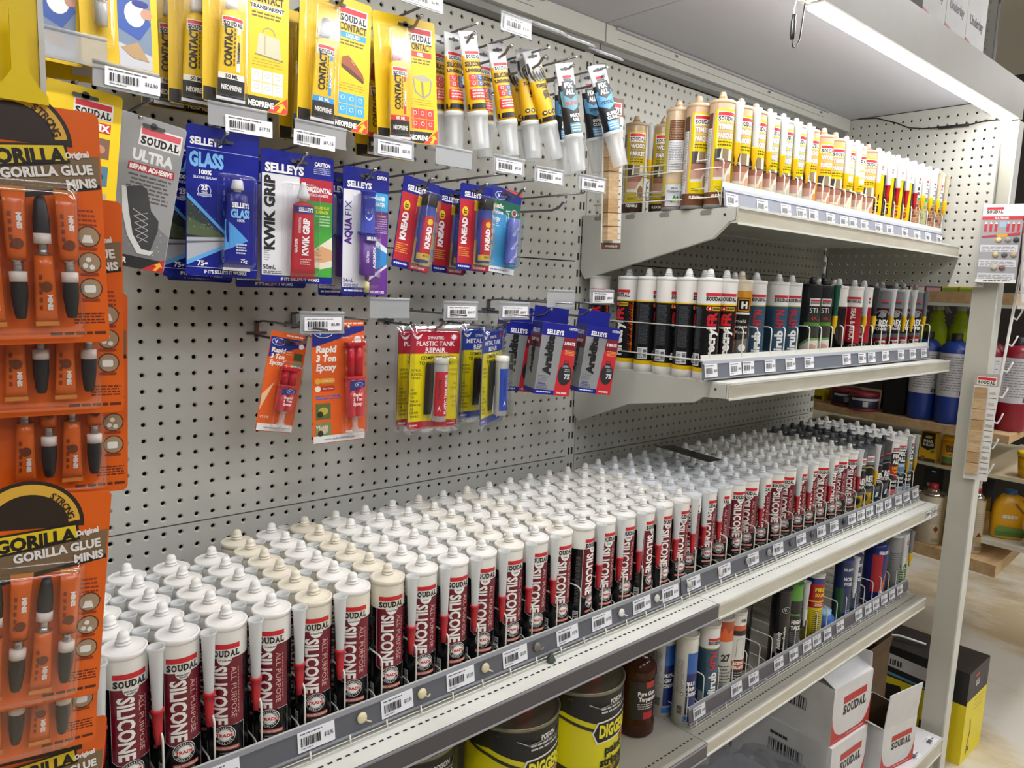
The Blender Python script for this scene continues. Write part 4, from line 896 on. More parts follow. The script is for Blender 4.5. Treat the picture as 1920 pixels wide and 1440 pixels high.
# ---- contact glue cards
def contact_card(x, y, z, accent, word, picture, lab, roll=0.0, yaw=-3, capc='#1c1c20', grid='#e3e0d2', tubelift=0.0):
    o = card_root('glue_pack', x, y, z, roll, yaw, lab, 'glue pack', group='yellow contact glue packs')
    w, h = 0.110, 0.180; a = Art(); a.rrect(-w/2, -h/2, w/2, h/2, 0.004, YEL, 1)
    a.poly([(-w/2+0.001, -h/2+0.001), (w/2-0.028, -h/2+0.001), (w/2-0.010, -h/2+0.018), (-w/2+0.001, -h/2+0.018)], '#1c1b1c', 2)
    a.poly([(w/2-0.028, -h/2+0.001), (w/2-0.001, -h/2+0.001), (w/2-0.001, -h/2+0.022)], '#cf3a2c', 3); a.poly([(w/2-0.016, -h/2+0.002), (w/2-0.010, -h/2+0.002), (w/2-0.006, -h/2+0.009), (w/2-0.002, -h/2+0.008), (w/2-0.007, -h/2+0.015), (w/2-0.014, -h/2+0.011), (w/2-0.010, -h/2+0.010)], '#f2c021', 4)
    a.text('NEOPRENE', w/2-0.036, -h/2+0.009, 0.0068, '#e9e6dc', w=0.034, bold=0.05)
    soudal(a, 0.026, h/2-0.022, 0.042, 3, box='#efede6'); a.text('CONTACT', 0.026, h/2-0.0385, 0.0098, '#17171a', w=0.043, bold=0.03)
    a.rect(0.005, h/2-0.0535, 0.047, h/2-0.0455, accent, 2); a.text(word, 0.026, h/2-0.0495, 0.0046, '#f1f0ea' if accent != '#e6e3d8' else '#26262a', bold=0.04)
    a.bars(0.006, h/2-0.064, 0.047, h/2-0.0555, 2, '#5b5212', 2, 0.5, 0.1)
    cx, cz = 0.028, -0.002
    if picture == 'bag': a.poly([(cx-.016, cz-.016), (cx+.017, cz-.019), (cx+.014, cz+.007), (cx-.013, cz+.010)], '#b9b49b', 3); a.ring(cx, cz+0.010, 0.0075, 0.0088, '#8c8670', 4, 14, 0, 180); a.rect(cx-.006, cz-.016, cx-.004, cz+.008, '#a19b82', 4); a.poly([(cx-.018, cz-.018), (cx+.020, cz-.021), (cx+.020, cz-.019), (cx-.018, cz-.016)], '#7d7446', 2)
    if picture == 'shoe': a.poly([(cx-.018, cz+.012), (cx-.008, cz+.016), (cx+.004, cz+.006), (cx+.016, cz-.006), (cx+.018, cz-.013), (cx+.008, cz-.010), (cx-.004, cz-.002), (cx-.019, cz+.002)], '#8f4a28', 3); a.poly([(cx-.019, cz+.003), (cx-.004, cz-.002), (cx+.018, cz-.014), (cx+.017, cz-.018), (cx-.006, cz-.008), (cx-.019, cz-.001)], '#4f2c1c', 4); a.line([(cx-.004, cz+.010), (cx+.002, cz+.004)], .0008, '#caa07a', 5)
    if picture == 'table': a.poly([(cx-.018, cz+.010), (cx+.002, cz+.014), (cx+.019, cz+.008), (cx+.001, cz+.003)], '#9d9a86', 3); a.line([(cx-.016, cz+.008), (cx-.013, cz-.012), (cx+.002, cz-.020), (cx+.014, cz-.012), (cx+.017, cz+.007)], .0028, '#8f8d7c', 3); a.line([(cx, cz+.003), (cx+.001, cz-.018)], .003, '#7d7b6c', 4)
    a.bars(0.006, -0.034, 0.048, -0.023, 3, '#a08c1a', 2, 0.35, 0.15, 'c')
    for i in range(3):
        for j in range(2): a.rect(0.006+0.0142*i, -0.068+0.0155*j, 0.0195+0.0142*i, -0.0535+0.0155*j, grid, 2); a.ring(0.0127+0.0142*i, -0.060+0.0155*j, 0.0026, 0.0032, '#f4f1e6' if grid != '#e3e0d2' else '#9b9884', 3, 10)
    card_mesh(w, h, a, YEL, parent=o, hz=h/2-0.012)
    t = Art(); tw = 0.036
    t.rect(-tw/2*0.93, 0.0, tw/2*0.93, 0.022, '#1b1a1b', 1); t.rect(-tw/2*.9, 0.022, tw/2*.9, 0.029, accent, 1)
    t.text('NEOPRENE', 0, 0.012, 0.0058, '#e4e2da', w=0.025, bold=0.04, L=2); t.text('50 ML', 0, 0.0255, 0.0045, '#1b1b1e' if accent == '#e6e3d8' else '#ece9df', w=0.016, bold=0.03, L=2)
    t.text('CONTACT', -0.0055, 0.062, 0.0090, '#1a191a', w=0.050, rot=90, bold=0.04, L=2); t.bars(0.0012, 0.037, 0.0030, 0.083, 9, '#4b430f', 2, 0.7, 0)
    t.rect(0.0050, 0.032, 0.0098, 0.084, accent, 1); t.text(word, 0.0074, 0.055, 0.0032, '#26262a' if accent == '#e6e3d8' else '#efece4', w=0.026, rot=90, bold=0.04, L=2)
    soudal(t, 0.000, 0.0905, 0.024, 2, box='#ece9e0')
    squeeze_tube(o, -0.024, -0.013, -h/2+0.006+tubelift, 0.101, tw, M('#dfb80e', 0.4), t, capc, 0.027, roll=0.5, cap_r=0.0075, thick=0.38)
    blister(o, -0.046, -h/2+0.003, -0.003, h/2-0.020, 0.026)
    return o
contact_card(-0.934, -0.115, 0.690, '#e6e3d8', 'TRANSPARENT', 'bag', 'yellow contact glue pack, rearmost of the three at the left', roll=-1, yaw=-7, capc='#d9d9d6')
contact_card(-0.914, -0.158, 0.690, '#e6e3d8', 'TRANSPARENT', 'bag', 'yellow contact glue pack, middle of the three overlapping at the left', roll=-1, yaw=-6, capc='#d9d9d6')
contact_card(-0.888, -0.205, 0.690, '#e6e3d8', 'TRANSPARENT', 'bag', 'yellow contact glue pack with handbag picture and white strip', roll=-1, yaw=-4, capc='#d9d9d6')
contact_card(-0.760, -0.135, 0.672, '#2f8fd0', 'LIQUID', 'shoe', 'yellow contact glue pack hanging behind the one with the shoe', roll=0, yaw=3)
contact_card(-0.762, -0.205, 0.6855, '#2f8fd0', 'LIQUID', 'shoe', 'yellow contact glue pack with brown shoe and blue squares', roll=-1.5, yaw=0, grid='#3f9fd6')
contact_card(-0.640, -0.135, 0.668, '#c92c2c', 'GEL', 'table', 'yellow contact glue pack hanging behind the red capped one', roll=3, yaw=4, capc='#b02028', grid='#cf3a34')
contact_card(-0.643, -0.205, 0.6845, '#c92c2c', 'GEL', 'table', 'yellow contact glue pack with red cap and red squares', roll=4, yaw=0, capc='#b02028', grid='#cf3a34')
# ---- far left yellow and grey packs
def photo_card(name, x, y, z, w, h, roll, yaw, lab, col, fn, grp=None):
    o = card_root(name, x, y, z, roll, yaw, lab, 'glue pack', group=grp); a = Art(); a.rrect(-w/2, -h/2, w/2, h/2, 0.005, col, 1); fn(a, w, h, o); card_mesh(w, h, a, col, parent=o); return o
def instant_art(a, w, h, o):
    for k, t in enumerate(('SEKUNDENKLEBER', 'ADESIVO ISTANTANEO', 'COLA INSTANTANEA')): a.text(t, 0.012, 0.030-0.007*k, 0.0036, '#2b2710', w=0.040-0.004*k, bold=0.04)
    a.rect(-0.002, -0.071, 0.033, 0.008, '#6f7f95', 2); a.poly([(-0.002, -0.071), (0.033, -0.071), (0.033, -0.055), (-0.002, -0.045)], '#b9bac0', 3); a.poly([(-0.002, -0.03), (-0.002, 0.008), (0.018, 0.006), (0.033, -0.02), (0.02, -0.04)], '#2d4f9a', 3)
    a.disc(0.016, -0.012, 0.011, '#dfe1e4', 4, 16, ry=0.014); a.disc(0.022, 0.000, 0.009, '#1f2d7a', 5, 14, ry=0.004); a.poly([(0.0, -0.05), (0.018, -0.042), (0.030, -0.062), (0.012, -0.060)], '#a88a62', 5); a.disc(0.028, -0.010, 0.006, '#b98a70', 6, 12)
    m = MB(); m.lathe([(0, 0), (0.006, 0.001), (0.0068, 0.02), (0.0068, 0.05), (0.004, 0.056), (0.0075, 0.057), (0.005, 0.10), (0.0, 0.102)], M('#c9cbcc', 0.2, 0.3), 14, (-0.020, -0.009, -0.035))
    aa = Art(); soudal(aa, 0, 0.026, 0.011, 2, box='#ecebe6'); wrap(aa, m, 0.0068, 0.002, (-0.020, -0.009, -0.035)); m.obj('glue_tube', o); blister(o, -0.030, -0.055, -0.008, 0.070, 0.019)
photo_card('glue_pack', -1.0453, -0.230, 0.686, 0.080, 0.155, 1, -2, 'yellow instant glue pack with a blue photo, upper left', YEL, instant_art)
photo_card('glue_pack', -1.083, -0.185, 0.676, 0.080, 0.155, 0, -14, 'yellow instant glue pack partly behind the clear label holder', YEL, instant_art)
photo_card('glue_pack', -1.118, -0.215, 0.686, 0.080, 0.155, -2, -4, 'yellow glue pack next to the yellow hanging strip', YEL, instant_art)
def fix_art(a, w, h, o):
    soudal(a, 0.009, h/2-0.021, 0.036, 3, box='#efede6'); a.rect(-0.020, h/2-0.0445, 0.027, h/2-0.0335, '#c5292f', 2); a.text('FIX', 0.0185, h/2-0.039, 0.0072, '#f0ede8', bold=0.05)
    for k, c in enumerate(('#7c5a44', '#4f7a8c', '#b8a98c', '#a9c0b4')): a.rect(0.004, h/2-0.072-0.030*k, 0.027, h/2-0.050-0.030*k, c, 2); a.disc(0.016, h/2-0.062-0.030*k, 0.007, ('#c08a70', '#23506e', '#6f5030', '#d9d4c0')[k], 3, 12, ry=0.005)
    a.poly([(w/2-0.028, -h/2+0.001), (w/2-0.001, -h/2+0.001), (w/2-0.001, -h/2+0.022)], '#b8232c', 3)
photo_card('glue_pack', -1.0945, -0.250, 0.4885, 0.074, 0.184, -5.5, 0, 'yellow repair pack with red FIX strip beside the orange cards', '#ecc800', fix_art)
def ultra_art(a, w, h, o):
    a.rrect(-w/2+0.001, -h/2+0.001, w/2-0.001, h/2-0.001, 0.005, '#8d8d8e', 2)
    soudal(a, 0.010, h/2-0.022, 0.044, 4, box='#e4e2e0', bar='#c9505c'); a.text('ULTRA', 0.005, h/2-0.046, 0.0125, '#d6d6d4', w=0.046, bold=0.05)
    a.rect(-0.021, h/2-0.0655, 0.031, h/2-0.0560, '#a3202c', 3); a.text('REPAIR ADHESIVE', 0.005, h/2-0.0607, 0.0055, '#efe9e6', w=0.048, bold=0.05)
    a.bars(-0.020, h/2-0.101, 0.030, h/2-0.068, 7, '#4c4c4e', 3, 0.45, 0.2, 'c')
    a.poly([(-w/2+.001, -0.052), (-w/2+.001, -0.035), (0.0, -0.020), (w/2-.001, -0.045), (w/2-.001, -h/2+0.012), (-w/2+.001, -h/2+0.012)], '#747577', 3)
    a.poly([(-0.020, 0.004), (-0.002, 0.010), (0.004, 0.006), (0.012, -0.018), (0.022, -0.028), (0.023, -0.040), (0.018, -0.066), (0.008, -0.066), (-0.006, -0.050), (-0.013, -0.022)], '#333436', 5)
    a.poly([(-0.024, 0.004), (-0.019, 0.004), (-0.012, -0.024), (-0.004, -0.050), (0.008, -0.066), (0.022, -0.066), (0.018, -0.072), (0.004, -0.072), (-0.010, -0.052), (-0.019, -0.026)], '#c9cac9', 6)
    for k in range(5): a.line([(-0.008+0.002*k, -0.020-0.008*k), (0.010+0.001*k, -0.028-0.007*k)], 0.0008, '#b9b9b9', 7); a.line([(-0.006+0.002*k, -0.028-0.008*k), (0.009+0.001*k, -0.021-0.007*k)], 0.0007, '#a5a5a5', 7)
    rnd = random.Random(5)
    for k in range(40): a.disc(rnd.uniform(-0.030, 0.030), rnd.uniform(-0.072, -0.035), rnd.uniform(0.0003, 0.0009), '#a6a7a9', 4, 6)
    a.rect(-w/2+.001, -h/2+.001, w/2-.001, -h/2+0.015, '#1d1c1d', 4); a.text('POLYMER', -0.020, -h/2+0.0085, 0.006, '#e3e1dd', w=0.028, bold=0.05, L=5); a.poly([(w/2-0.026, -h/2+0.001), (w/2-0.001, -h/2+0.001), (w/2-0.001, -h/2+0.018)], '#b3222c', 6); a.poly([(w/2-0.013, -h/2+0.002), (w/2-0.009, -h/2+0.002), (w/2-0.005, -h/2+0.008), (w/2-0.002, -h/2+0.007), (w/2-0.006, -h/2+0.013), (w/2-0.012, -h/2+0.009), (w/2-0.009, -h/2+0.008)], '#e8ae28', 7)
photo_card('glue_pack', -1.0170, -0.200, 0.4773, 0.074, 0.182, -10, -6, 'grey ULTRA repair adhesive pack with dark sports shoe, hanging askew', '#9a9a9b', ultra_art)
o = bpy.data.objects.get('glue_pack')
# ---- glass silicone
def glass_pack(x, y, z, roll, yaw, lab, tube=True):
    o = card_root('silicone_pack', x, y, z, roll, yaw, lab, 'silicone pack', group='blue glass silicone packs'); w, h = 0.094, 0.195; a = Art(); B = M('#141f86', 0.25)
    a.rrect(-w/2, -h/2, w/2, h/2, 0.005, B, 1); a.rect(-w/2+.001, h/2-0.0305, w/2-.001, h/2-0.0298, '#9fb0e0', 2)
    a.text('SELLEYS', -0.022, h/2-0.0205, 0.0088, '#f1f1f4', w=0.041, bold=0.045); a.text('GLASS', -0.0215, h/2-0.0435, 0.0175, '#74b4ea', w=0.044, bold=0.05)
    a.text('100%', -0.023, h/2-0.0595, 0.0055, '#eceef4', bold=0.04); a.text('SILICONE SEALANT', -0.023, h/2-0.0665, 0.0032, '#dfe3f2', w=0.030, bold=0.02)
    a.ring(-0.024, h/2-0.083, 0.0078, 0.0086, '#cfd6ee', 3, 20); a.text('25', -0.024, h/2-0.0795, 0.0058, '#eef0f6', bold=0.05); a.text('YEAR', -0.024, h/2-0.0855, 0.0024, '#e2e6f2'); a.rect(-0.033, h/2-0.0905, -0.015, h/2-0.0870, '#cfd6ee', 4); a.text('GUARANTEE', -0.024, h/2-0.0888, 0.0020, B, w=0.016, L=5)
    a.poly([(-w/2+.001, 0.010), (0.012, -0.045), (0.012, -0.050), (-w/2+.001, 0.004)], '#5aa7e6', 3)
    a.poly([(-w/2+.001, 0.003), (0.008, -0.050), (-w/2+.001, -0.044)], '#2c3a34', 3); a.poly([(-w/2+.001, -0.020), (0.005, -0.044), (0.008, -0.050), (-w/2+.001, -0.044)], '#4a5a3c', 4)
    a.poly([(-w/2+.001, -0.044), (0.010, -0.047), (-w/2+.001, -0.052)], '#1a1c22', 4); a.poly([(-w/2+.001, -0.048), (0.010, -0.044), (0.012, -0.050), (-w/2+.001, -0.078)], '#a9adb5', 5); a.poly([(-w/2+.001, -0.053), (0.010, -0.048), (0.010, -0.049), (-w/2+.001, -0.056)], '#5b5f68', 6)
    a.poly([(-w/2+.001, -0.078), (0.012, -0.050), (0.012, -0.055), (-w/2+.001, -0.084)], '#5aa7e6', 6)
    rnd = random.Random(9)
    for k in range(50): a.disc(rnd.uniform(-w/2+.002, -0.012), rnd.uniform(-0.035, -0.004), rnd.uniform(0.0002, 0.0006), '#a9b4ae', 5, 5)
    a.text('75g', -0.026, -h/2+0.017, 0.0065, '#e9ecf4', bold=0.04, L=7); a.rect(-w/2+.001, -h/2+0.0112, w/2-.001, -h/2+0.0118, '#cfd6ee', 7); a.text("IF IT'S SELLEYS IT WORKS", 0.004, -h/2+0.006, 0.0042, '#f1f1f4', w=0.056, bold=0.04, L=7)
    card_mesh(w, h, a, B, parent=o, hz=h/2-0.017)
    if tube:
        t = Art(); t.text('SELLEYS', 0.003, 0.083, 0.0062, '#f1f1f4', w=0.024, bold=0.045, L=3); t.text('GLASS', 0.003, 0.072, 0.0105, '#74b4ea', w=0.027, bold=0.05, L=3); t.text('100%', 0.003, 0.063, 0.0035, '#e9ecf4', L=3)
        t.poly([(-0.016, 0.064), (0.014, 0.037), (-0.017, 0.022)], '#4f9fe2', 2); t.bars(-0.002, 0.018, 0.013, 0.033, 4, '#c9d2ee', 3, 0.5, 0.2); t.text('75g', 0.009, 0.010, 0.0045, '#e9ecf4', L=3)
        squeeze_tube(o, 0.0150, -0.013, -h/2+0.013, 0.096, 0.036, M('#141e88', 0.2), t, '#e9ebee', 0.016, cap_r=0.008, cap_top=0.85, thick=0.36)
        blister(o, -0.006, -h/2+0.012, 0.040, 0.038, 0.027)
    return o
glass_pack(-0.905, -0.075, 0.470, -1, 3, 'dark blue glass silicone pack, rearmost of three with only its foot showing')
glass_pack(-0.921, -0.120, 0.4745, -2.5, -3, 'dark blue glass silicone pack in the middle, left edge showing')
glass_pack(-0.9087, -0.170, 0.4782, -1.2, -4, 'dark blue glass silicone pack in front with white capped tube')
# ---- kwik grip
def kwik(x, y, z, roll, yaw, lab):
    o = card_root('glue_pack', x, y, z, roll, yaw, lab, 'glue pack', group='green and red contact adhesive packs'); w, h = 0.111, 0.184; a = Art(); B = M('#1a2184', 0.28)
    a.rrect(-w/2, -h/2, w/2, h/2, 0.007, B, 1); a.rect(-w/2+.0015, -h/2+0.0105, 0.002, h/2-0.033, '#dcdde2', 2); a.rect(0.0015, h/2-0.0645, w/2-.0015, h/2-0.033, '#a81c30', 2); a.rect(0.0015, -h/2+0.0105, w/2-.0015, h/2-0.0645, '#3f9c35', 2)
    a.text('SELLEYS', -0.021, h/2-0.0245, 0.0115, '#f4f4f6', w=0.058, bold=0.045); a.text('CAUTION', 0.037, h/2-0.0115, 0.0055, '#f1f1f4', w=0.025, bold=0.05); a.bars(0.023, h/2-0.026, 0.051, h/2-0.0155, 4, '#aab2e0', 2, 0.45, 0.15, 'c')
    a.text('HORIZONTAL', 0.029, h/2-0.048, 0.0068, '#f2e9ea', w=0.047, bold=0.05); a.text('CONTACT ADHESIVE', 0.029, h/2-0.0555, 0.0036, '#ecdfe2', w=0.036, bold=0.02)
    a.text('KWIK GRIP', -0.0435, 0.005, 0.0145, '#17171b', w=0.103, rot=90, bold=0.05)
    a.text('BROAD FLAT', 0.037, 0.019, 0.0040, '#e9df2a', w=0.024, bold=0.05); a.text('SURFACES', 0.037, 0.0130, 0.0040, '#e9df2a', w=0.020, bold=0.05); a.bars(0.026, -0.008, 0.050, 0.009, 4, '#bfe0b8', 3, 0.5, 0.3, 'r')
    a.poly([(0.012, -0.050), (0.054, -0.022), (0.054, -0.066), (0.036, -0.070), (0.016, -0.066)], '#d9d3bd', 3)
    a.poly([(0.024, -0.044), (0.037, -0.036), (0.054, -0.042), (0.054, -0.056), (0.040, -0.060), (0.026, -0.060), (0.023, -0.055), (0.028, -0.053), (0.022, -0.050)], '#c99b70', 4); a.line([(0.030, -0.042), (0.036, -0.044)], 0.0008, '#9c6c48', 5); a.line([(0.028, -0.050), (0.036, -0.050)], 0.0008, '#9c6c48', 5); a.line([(0.030, -0.056), (0.038, -0.055)], 0.0008, '#9c6c48', 5)
    a.bars(-0.051, -h/2+0.030, -0.042, -h/2+0.055, 8, '#8d8f98', 3, 0.5, 0.3); a.text('50mL', -0.043, -h/2+0.0215, 0.0058, '#1a1b20', bold=0.03); a.bars(-0.052, -h/2+0.0115, -0.024, -h/2+0.0165, 2, '#4d4f58', 3, 0.5, 0.1)
    a.text("IF IT'S SELLEYS IT WORKS", 0.004, -h/2+0.0055, 0.0042, '#f1f1f4', w=0.060, bold=0.04)
    card_mesh(w, h, a, B, parent=o, hz=h/2-0.0125)
    t = Art(); t.rect(-0.015, 0.088, 0.015, 0.098, '#1f2a86', 2); t.text('SELLEYS', 0.001, 0.093, 0.0055, '#f1f1f4', w=0.022, bold=0.045, L=3); t.text('KWIK GRIP', 0.001, 0.055, 0.0095, '#f3eeee', w=0.052, rot=90, bold=0.045, L=3); t.text('HORIZONTAL', -0.0085, 0.071, 0.0030, '#eed8da', w=0.022, rot=90, L=3); t.text('CAUTION', -0.0125, 0.042, 0.0036, '#f3eeee', w=0.019, rot=90, bold=0.04, L=3); t.bars(-0.006, 0.015, 0.012, 0.025, 3, '#e0b5b8', 3, 0.4, 0.3)
    squeeze_tube(o, 0.001, -0.014, -h/2+0.011, 0.100, 0.038, '#b01a2a', t, '#e4e5e6', 0.027, cap_r=0.0082, cap_top=0.42, thick=0.38, crimp='#8d1522')
    blister(o, -0.024, -h/2+0.009, 0.024, 0.048, 0.028)
kwik(-0.815, -0.110, 0.459, 0.5, 2, 'contact adhesive pack behind, with only its blue lower edge showing')
kwik(-0.8008, -0.170, 0.4673, -0.5, 0, 'white, red and green horizontal contact adhesive pack with red tube')
def aqua(x, y, z, roll, yaw, lab):
    o = card_root('glue_pack', x, y, z, roll, yaw, lab, 'glue pack', group='purple underwater epoxy packs'); w, h = 0.080, 0.192; a = Art(); B = M('#1c2380', 0.28)
    a.rrect(-w/2, -h/2, w/2, h/2, 0.005, B, 1); a.rect(-w/2+.001, -h/2+0.0115, 0.006, h/2-0.034, '#dcdce2', 2); a.rect(0.006, h/2-0.062, w/2-.001, h/2-0.034, '#3b9fd0', 2); a.rect(0.006, -h/2+.001, w/2-.001, h/2-0.062, '#6a2c91', 2)
    a.text('SELLEYS', -0.012, h/2-0.0255, 0.0088, '#f1f1f4', w=0.042, bold=0.045); a.text('CAUTION', 0.027, h/2-0.011, 0.0048, '#f1f1f4', w=0.017, bold=0.05); a.text('UNDER', 0.024, h/2-0.0425, 0.0058, '#d9eef7', w=0.019, bold=0.04); a.text('WATER', 0.024, h/2-0.0515, 0.0058, '#d9eef7', w=0.019, bold=0.04)
    a.text('AQUA', -0.0305, 0.0, 0.0110, '#4a1f86', w=0.040, rot=90, bold=0.05); a.text('FIX', -0.0305, 0.034, 0.0110, '#2d3a8c', w=0.022, rot=90, bold=0.0)
    a.text('CAN APPLY', 0.028, 0.027, 0.0034, '#e8b23c', w=0.017, bold=0.04); a.bars(0.016, 0.000, 0.038, 0.024, 7, '#cdb6e0', 3, 0.45, 0.25, 'r')
    a.poly([(0.006, -0.010), (w/2-.001, -0.026), (w/2-.001, -0.060), (0.006, -0.060)], '#2a86cf', 3); a.poly([(0.006, -0.002), (w/2-.001, -0.022), (w/2-.001, -0.030), (0.006, -0.014)], '#d9e2ea', 4); a.poly([(0.0, -0.060), (w/2-.001, -0.048), (w/2-.001, -0.070), (0.006, -0.066)], '#6a2c91', 4); a.poly([(0.006, -0.068), (w/2-.001, -0.047), (w/2-.001, -0.051), (0.006, -0.074)], '#d9dbe6', 5)
    a.line([(0.018, -0.020), (0.018, -0.045)], .0008, '#4a5a70', 5); a.line([(0.025, -0.018), (0.025, -0.043)], .0008, '#4a5a70', 5)
    for k in range(4): a.line([(0.018, -0.026-0.005*k), (0.025, -0.024-0.005*k)], .0008, '#4a5a70', 5)
    a.text('24mL', -0.029, -h/2+0.022, 0.0055, '#2d3a8c', bold=0.02); a.bars(-0.037, -h/2+0.012, -0.010, -h/2+0.017, 2, '#5b6290', 3, 0.5, 0.1); a.bars(-0.036, -h/2+0.004, 0.004, -h/2+0.008, 1, '#dfe2f2', 3, 0.7, 0); a.text('SPECIFIC USE', 0.022, -h/2+0.0055, 0.0036, '#f1e9f6', w=0.026, bold=0.05)
    card_mesh(w, h, a, B, parent=o, hz=h/2-0.012)
    e = empty('syringe', (-0.003, -0.012, -h/2+0.022)); e.parent = o
    m = MB(); m.lathe([(0, 0), (0.003, 0.001), (0.004, 0.008), (0.0125, 0.009), (0.013, 0.010), (0.013, 0.070), (0.0, 0.071)], '#5a2a8c', 18, sy=0.75)
    t = Art(); t.rect(-0.012, 0.060, 0.012, 0.0685, '#1f2a86', 2); t.text('SELLEYS', 0.001, 0.064, 0.0045, '#f1f1f4', w=0.018, bold=0.06, L=3); t.text('AQUAFIX', 0.005, 0.036, 0.0056, '#f1ecf6', w=0.034, rot=90, bold=0.05, L=3); t.text('CAUTION', -0.006, 0.036, 0.0034, '#e9dff2', w=0.018, rot=90, bold=0.04, L=3); wrap(t, m, 0.0131, 0.003)
    m.obj('barrel', e)
    m = MB(); m.lathe([(0.0165, 0.0715), (0.0165, 0.0745), (0.0115, 0.075), (0.0115, 0.132), (0.0125, 0.133), (0.0125, 0.136), (0, 0.1365)], clear('blue_clear', '#4a5ac8', 0.5, 0.85), 18, sy=0.75); m.obj('plunger', e)
    m = MB(); m.lathe([(0, -0.018), (0.004, -0.017), (0.004, -0.002), (0, -0.001)], '#d8cf8a', 12); m.obj('nozzle_tip', e)
    blister(o, -0.021, -h/2+0.010, 0.016, 0.056, 0.026)
aqua(-0.700, -0.115, 0.453, 0, -2, 'purple underwater epoxy pack behind, only its left and lower edge showing')
aqua(-0.6901, -0.170, 0.4563, -0.5, 0, 'purple and blue underwater epoxy pack with pool picture')
def knead(x, y, z, roll, yaw, lab):
    o = card_root('putty_pack', x, y, z, roll, yaw, lab, 'putty pack', group='red epoxy putty packs'); w, h = 0.072, 0.146; a = Art(); B = M('#1b2384', 0.28)
    a.rrect(-w/2, -h/2, w/2, h/2, 0.005, B, 1); a.rect(-w/2+.001, -h/2+0.0115, 0.000, h/2-0.026, '#b5202e', 2); a.rect(-0.004, -h/2+.001, w/2-.001, -h/2+0.0105, '#b5202e', 3); a.rect(0.000, -h/2+0.0115, w/2-.001, h/2-0.026, '#6d8fc0', 2); a.rect(-0.004, h/2-0.043, w/2-.001, h/2-0.026, '#e0bf1e', 3)
    a.poly([(0.000, -h/2+0.0115), (w/2-.001, -h/2+0.0115), (w/2-.001, -0.005), (0.0, -0.02)], '#c9c07a', 3); a.disc(0.026, 0.004, 0.009, '#dfe6ee', 3, 14); a.disc(0.026, -0.040, 0.009, '#8fa9c8', 4, 14)
    a.text('SELLEYS', -0.009, h/2-0.0175, 0.0082, '#f1f1f4', w=0.036, bold=0.045); a.text('MULTI', 0.016, h/2-0.0315, 0.0045, '#1a1a1e', bold=0.05); a.text('PURPOSE', 0.016, h/2-0.0385, 0.0038, '#1a1a1e', w=0.018, bold=0.05)
    a.text('KNEAD', -0.0235, -0.006, 0.0105, '#f2eeee', w=0.045, rot=90, bold=0.06); a.disc(-0.0235, 0.0265, 0.0065, '#e0bf1e', 4, 16, ry=0.008); a.text('IT', -0.0235, 0.0265, 0.0062, '#1a1a1e', rot=90, bold=0.04, L=5)
    a.bars(-0.033, -0.050, -0.010, -0.033, 5, '#e0a63c', 3, 0.4, 0.4); a.bars(-0.033, -h/2+0.004, -0.008, -h/2+0.008, 1, '#dfe2f2', 4, 0.7, 0); a.text('HOME REPAIR', 0.014, -h/2+0.0055, 0.0034, '#f3e9ea', w=0.028, bold=0.05)
    card_mesh(w, h, a, B, parent=o, hz=h/2-0.010)
    e = empty('putty_tube', (0.010, -0.0135, -h/2+0.014)); e.parent = o
    m = MB(); m.lathe([(0, 0), (0.0115, 0.0005), (0.012, 0.002), (0.012, 0.092), (0, 0.0925)], '#3a4a9c', 18)
    t = Art(); t.rect(-0.017, 0.004, 0.017, 0.014, '#c9a93a', 1); t.text('MULTI', 0, 0.010, 0.003, '#26262a', L=2); t.rect(-0.013, 0.014, 0.010, 0.074, '#b5202e', 1); t.text('KNEAD', -0.001, 0.040, 0.0085, '#f2eeee', w=0.036, rot=90, bold=0.06, L=2); t.disc(-0.001, 0.065, 0.005, '#e0bf1e', 2, 14); t.rect(0.010, 0.014, 0.020, 0.074, '#a9b4c0', 1); wrap(t, m, 0.012, 0.003)
    m.obj('putty_body', e)
    m = MB(); m.lathe([(0.0128, 0.091), (0.0132, 0.093), (0.0132, 0.107), (0.0125, 0.109), (0, 0.1092)], '#1c1c1f', 18); m.obj('cap', e)
    blister(o, -0.006, -h/2+0.009, 0.027, 0.056, 0.028)
knead(-0.5961, -0.170, 0.4751, -8.5, 0, 'red and blue knead putty pack hanging askew on its own')
knead(-0.487, -0.120, 0.4735, -4, 0, 'red and blue knead putty pack behind its twin')
knead(-0.4743, -0.170, 0.4794, -2, 0, 'red and blue knead putty pack in front of its twin')
def vlogo(a, x, z, w, L=5, oval='#1f3f9a'):
    a.disc(x, z, w/2, '#eef0f4', L, 22, ry=w*0.27); a.disc(x, z, w/2*0.93, oval, L+1, 22, ry=w*0.24); a.text('V', x-w*0.18, z, w*0.24, '#eef0f4', bold=0.04, L=L+2); a.text('-tech', x+w*0.14, z-w*0.02, w*0.12, '#c9402c', bold=0.02, L=L+2)
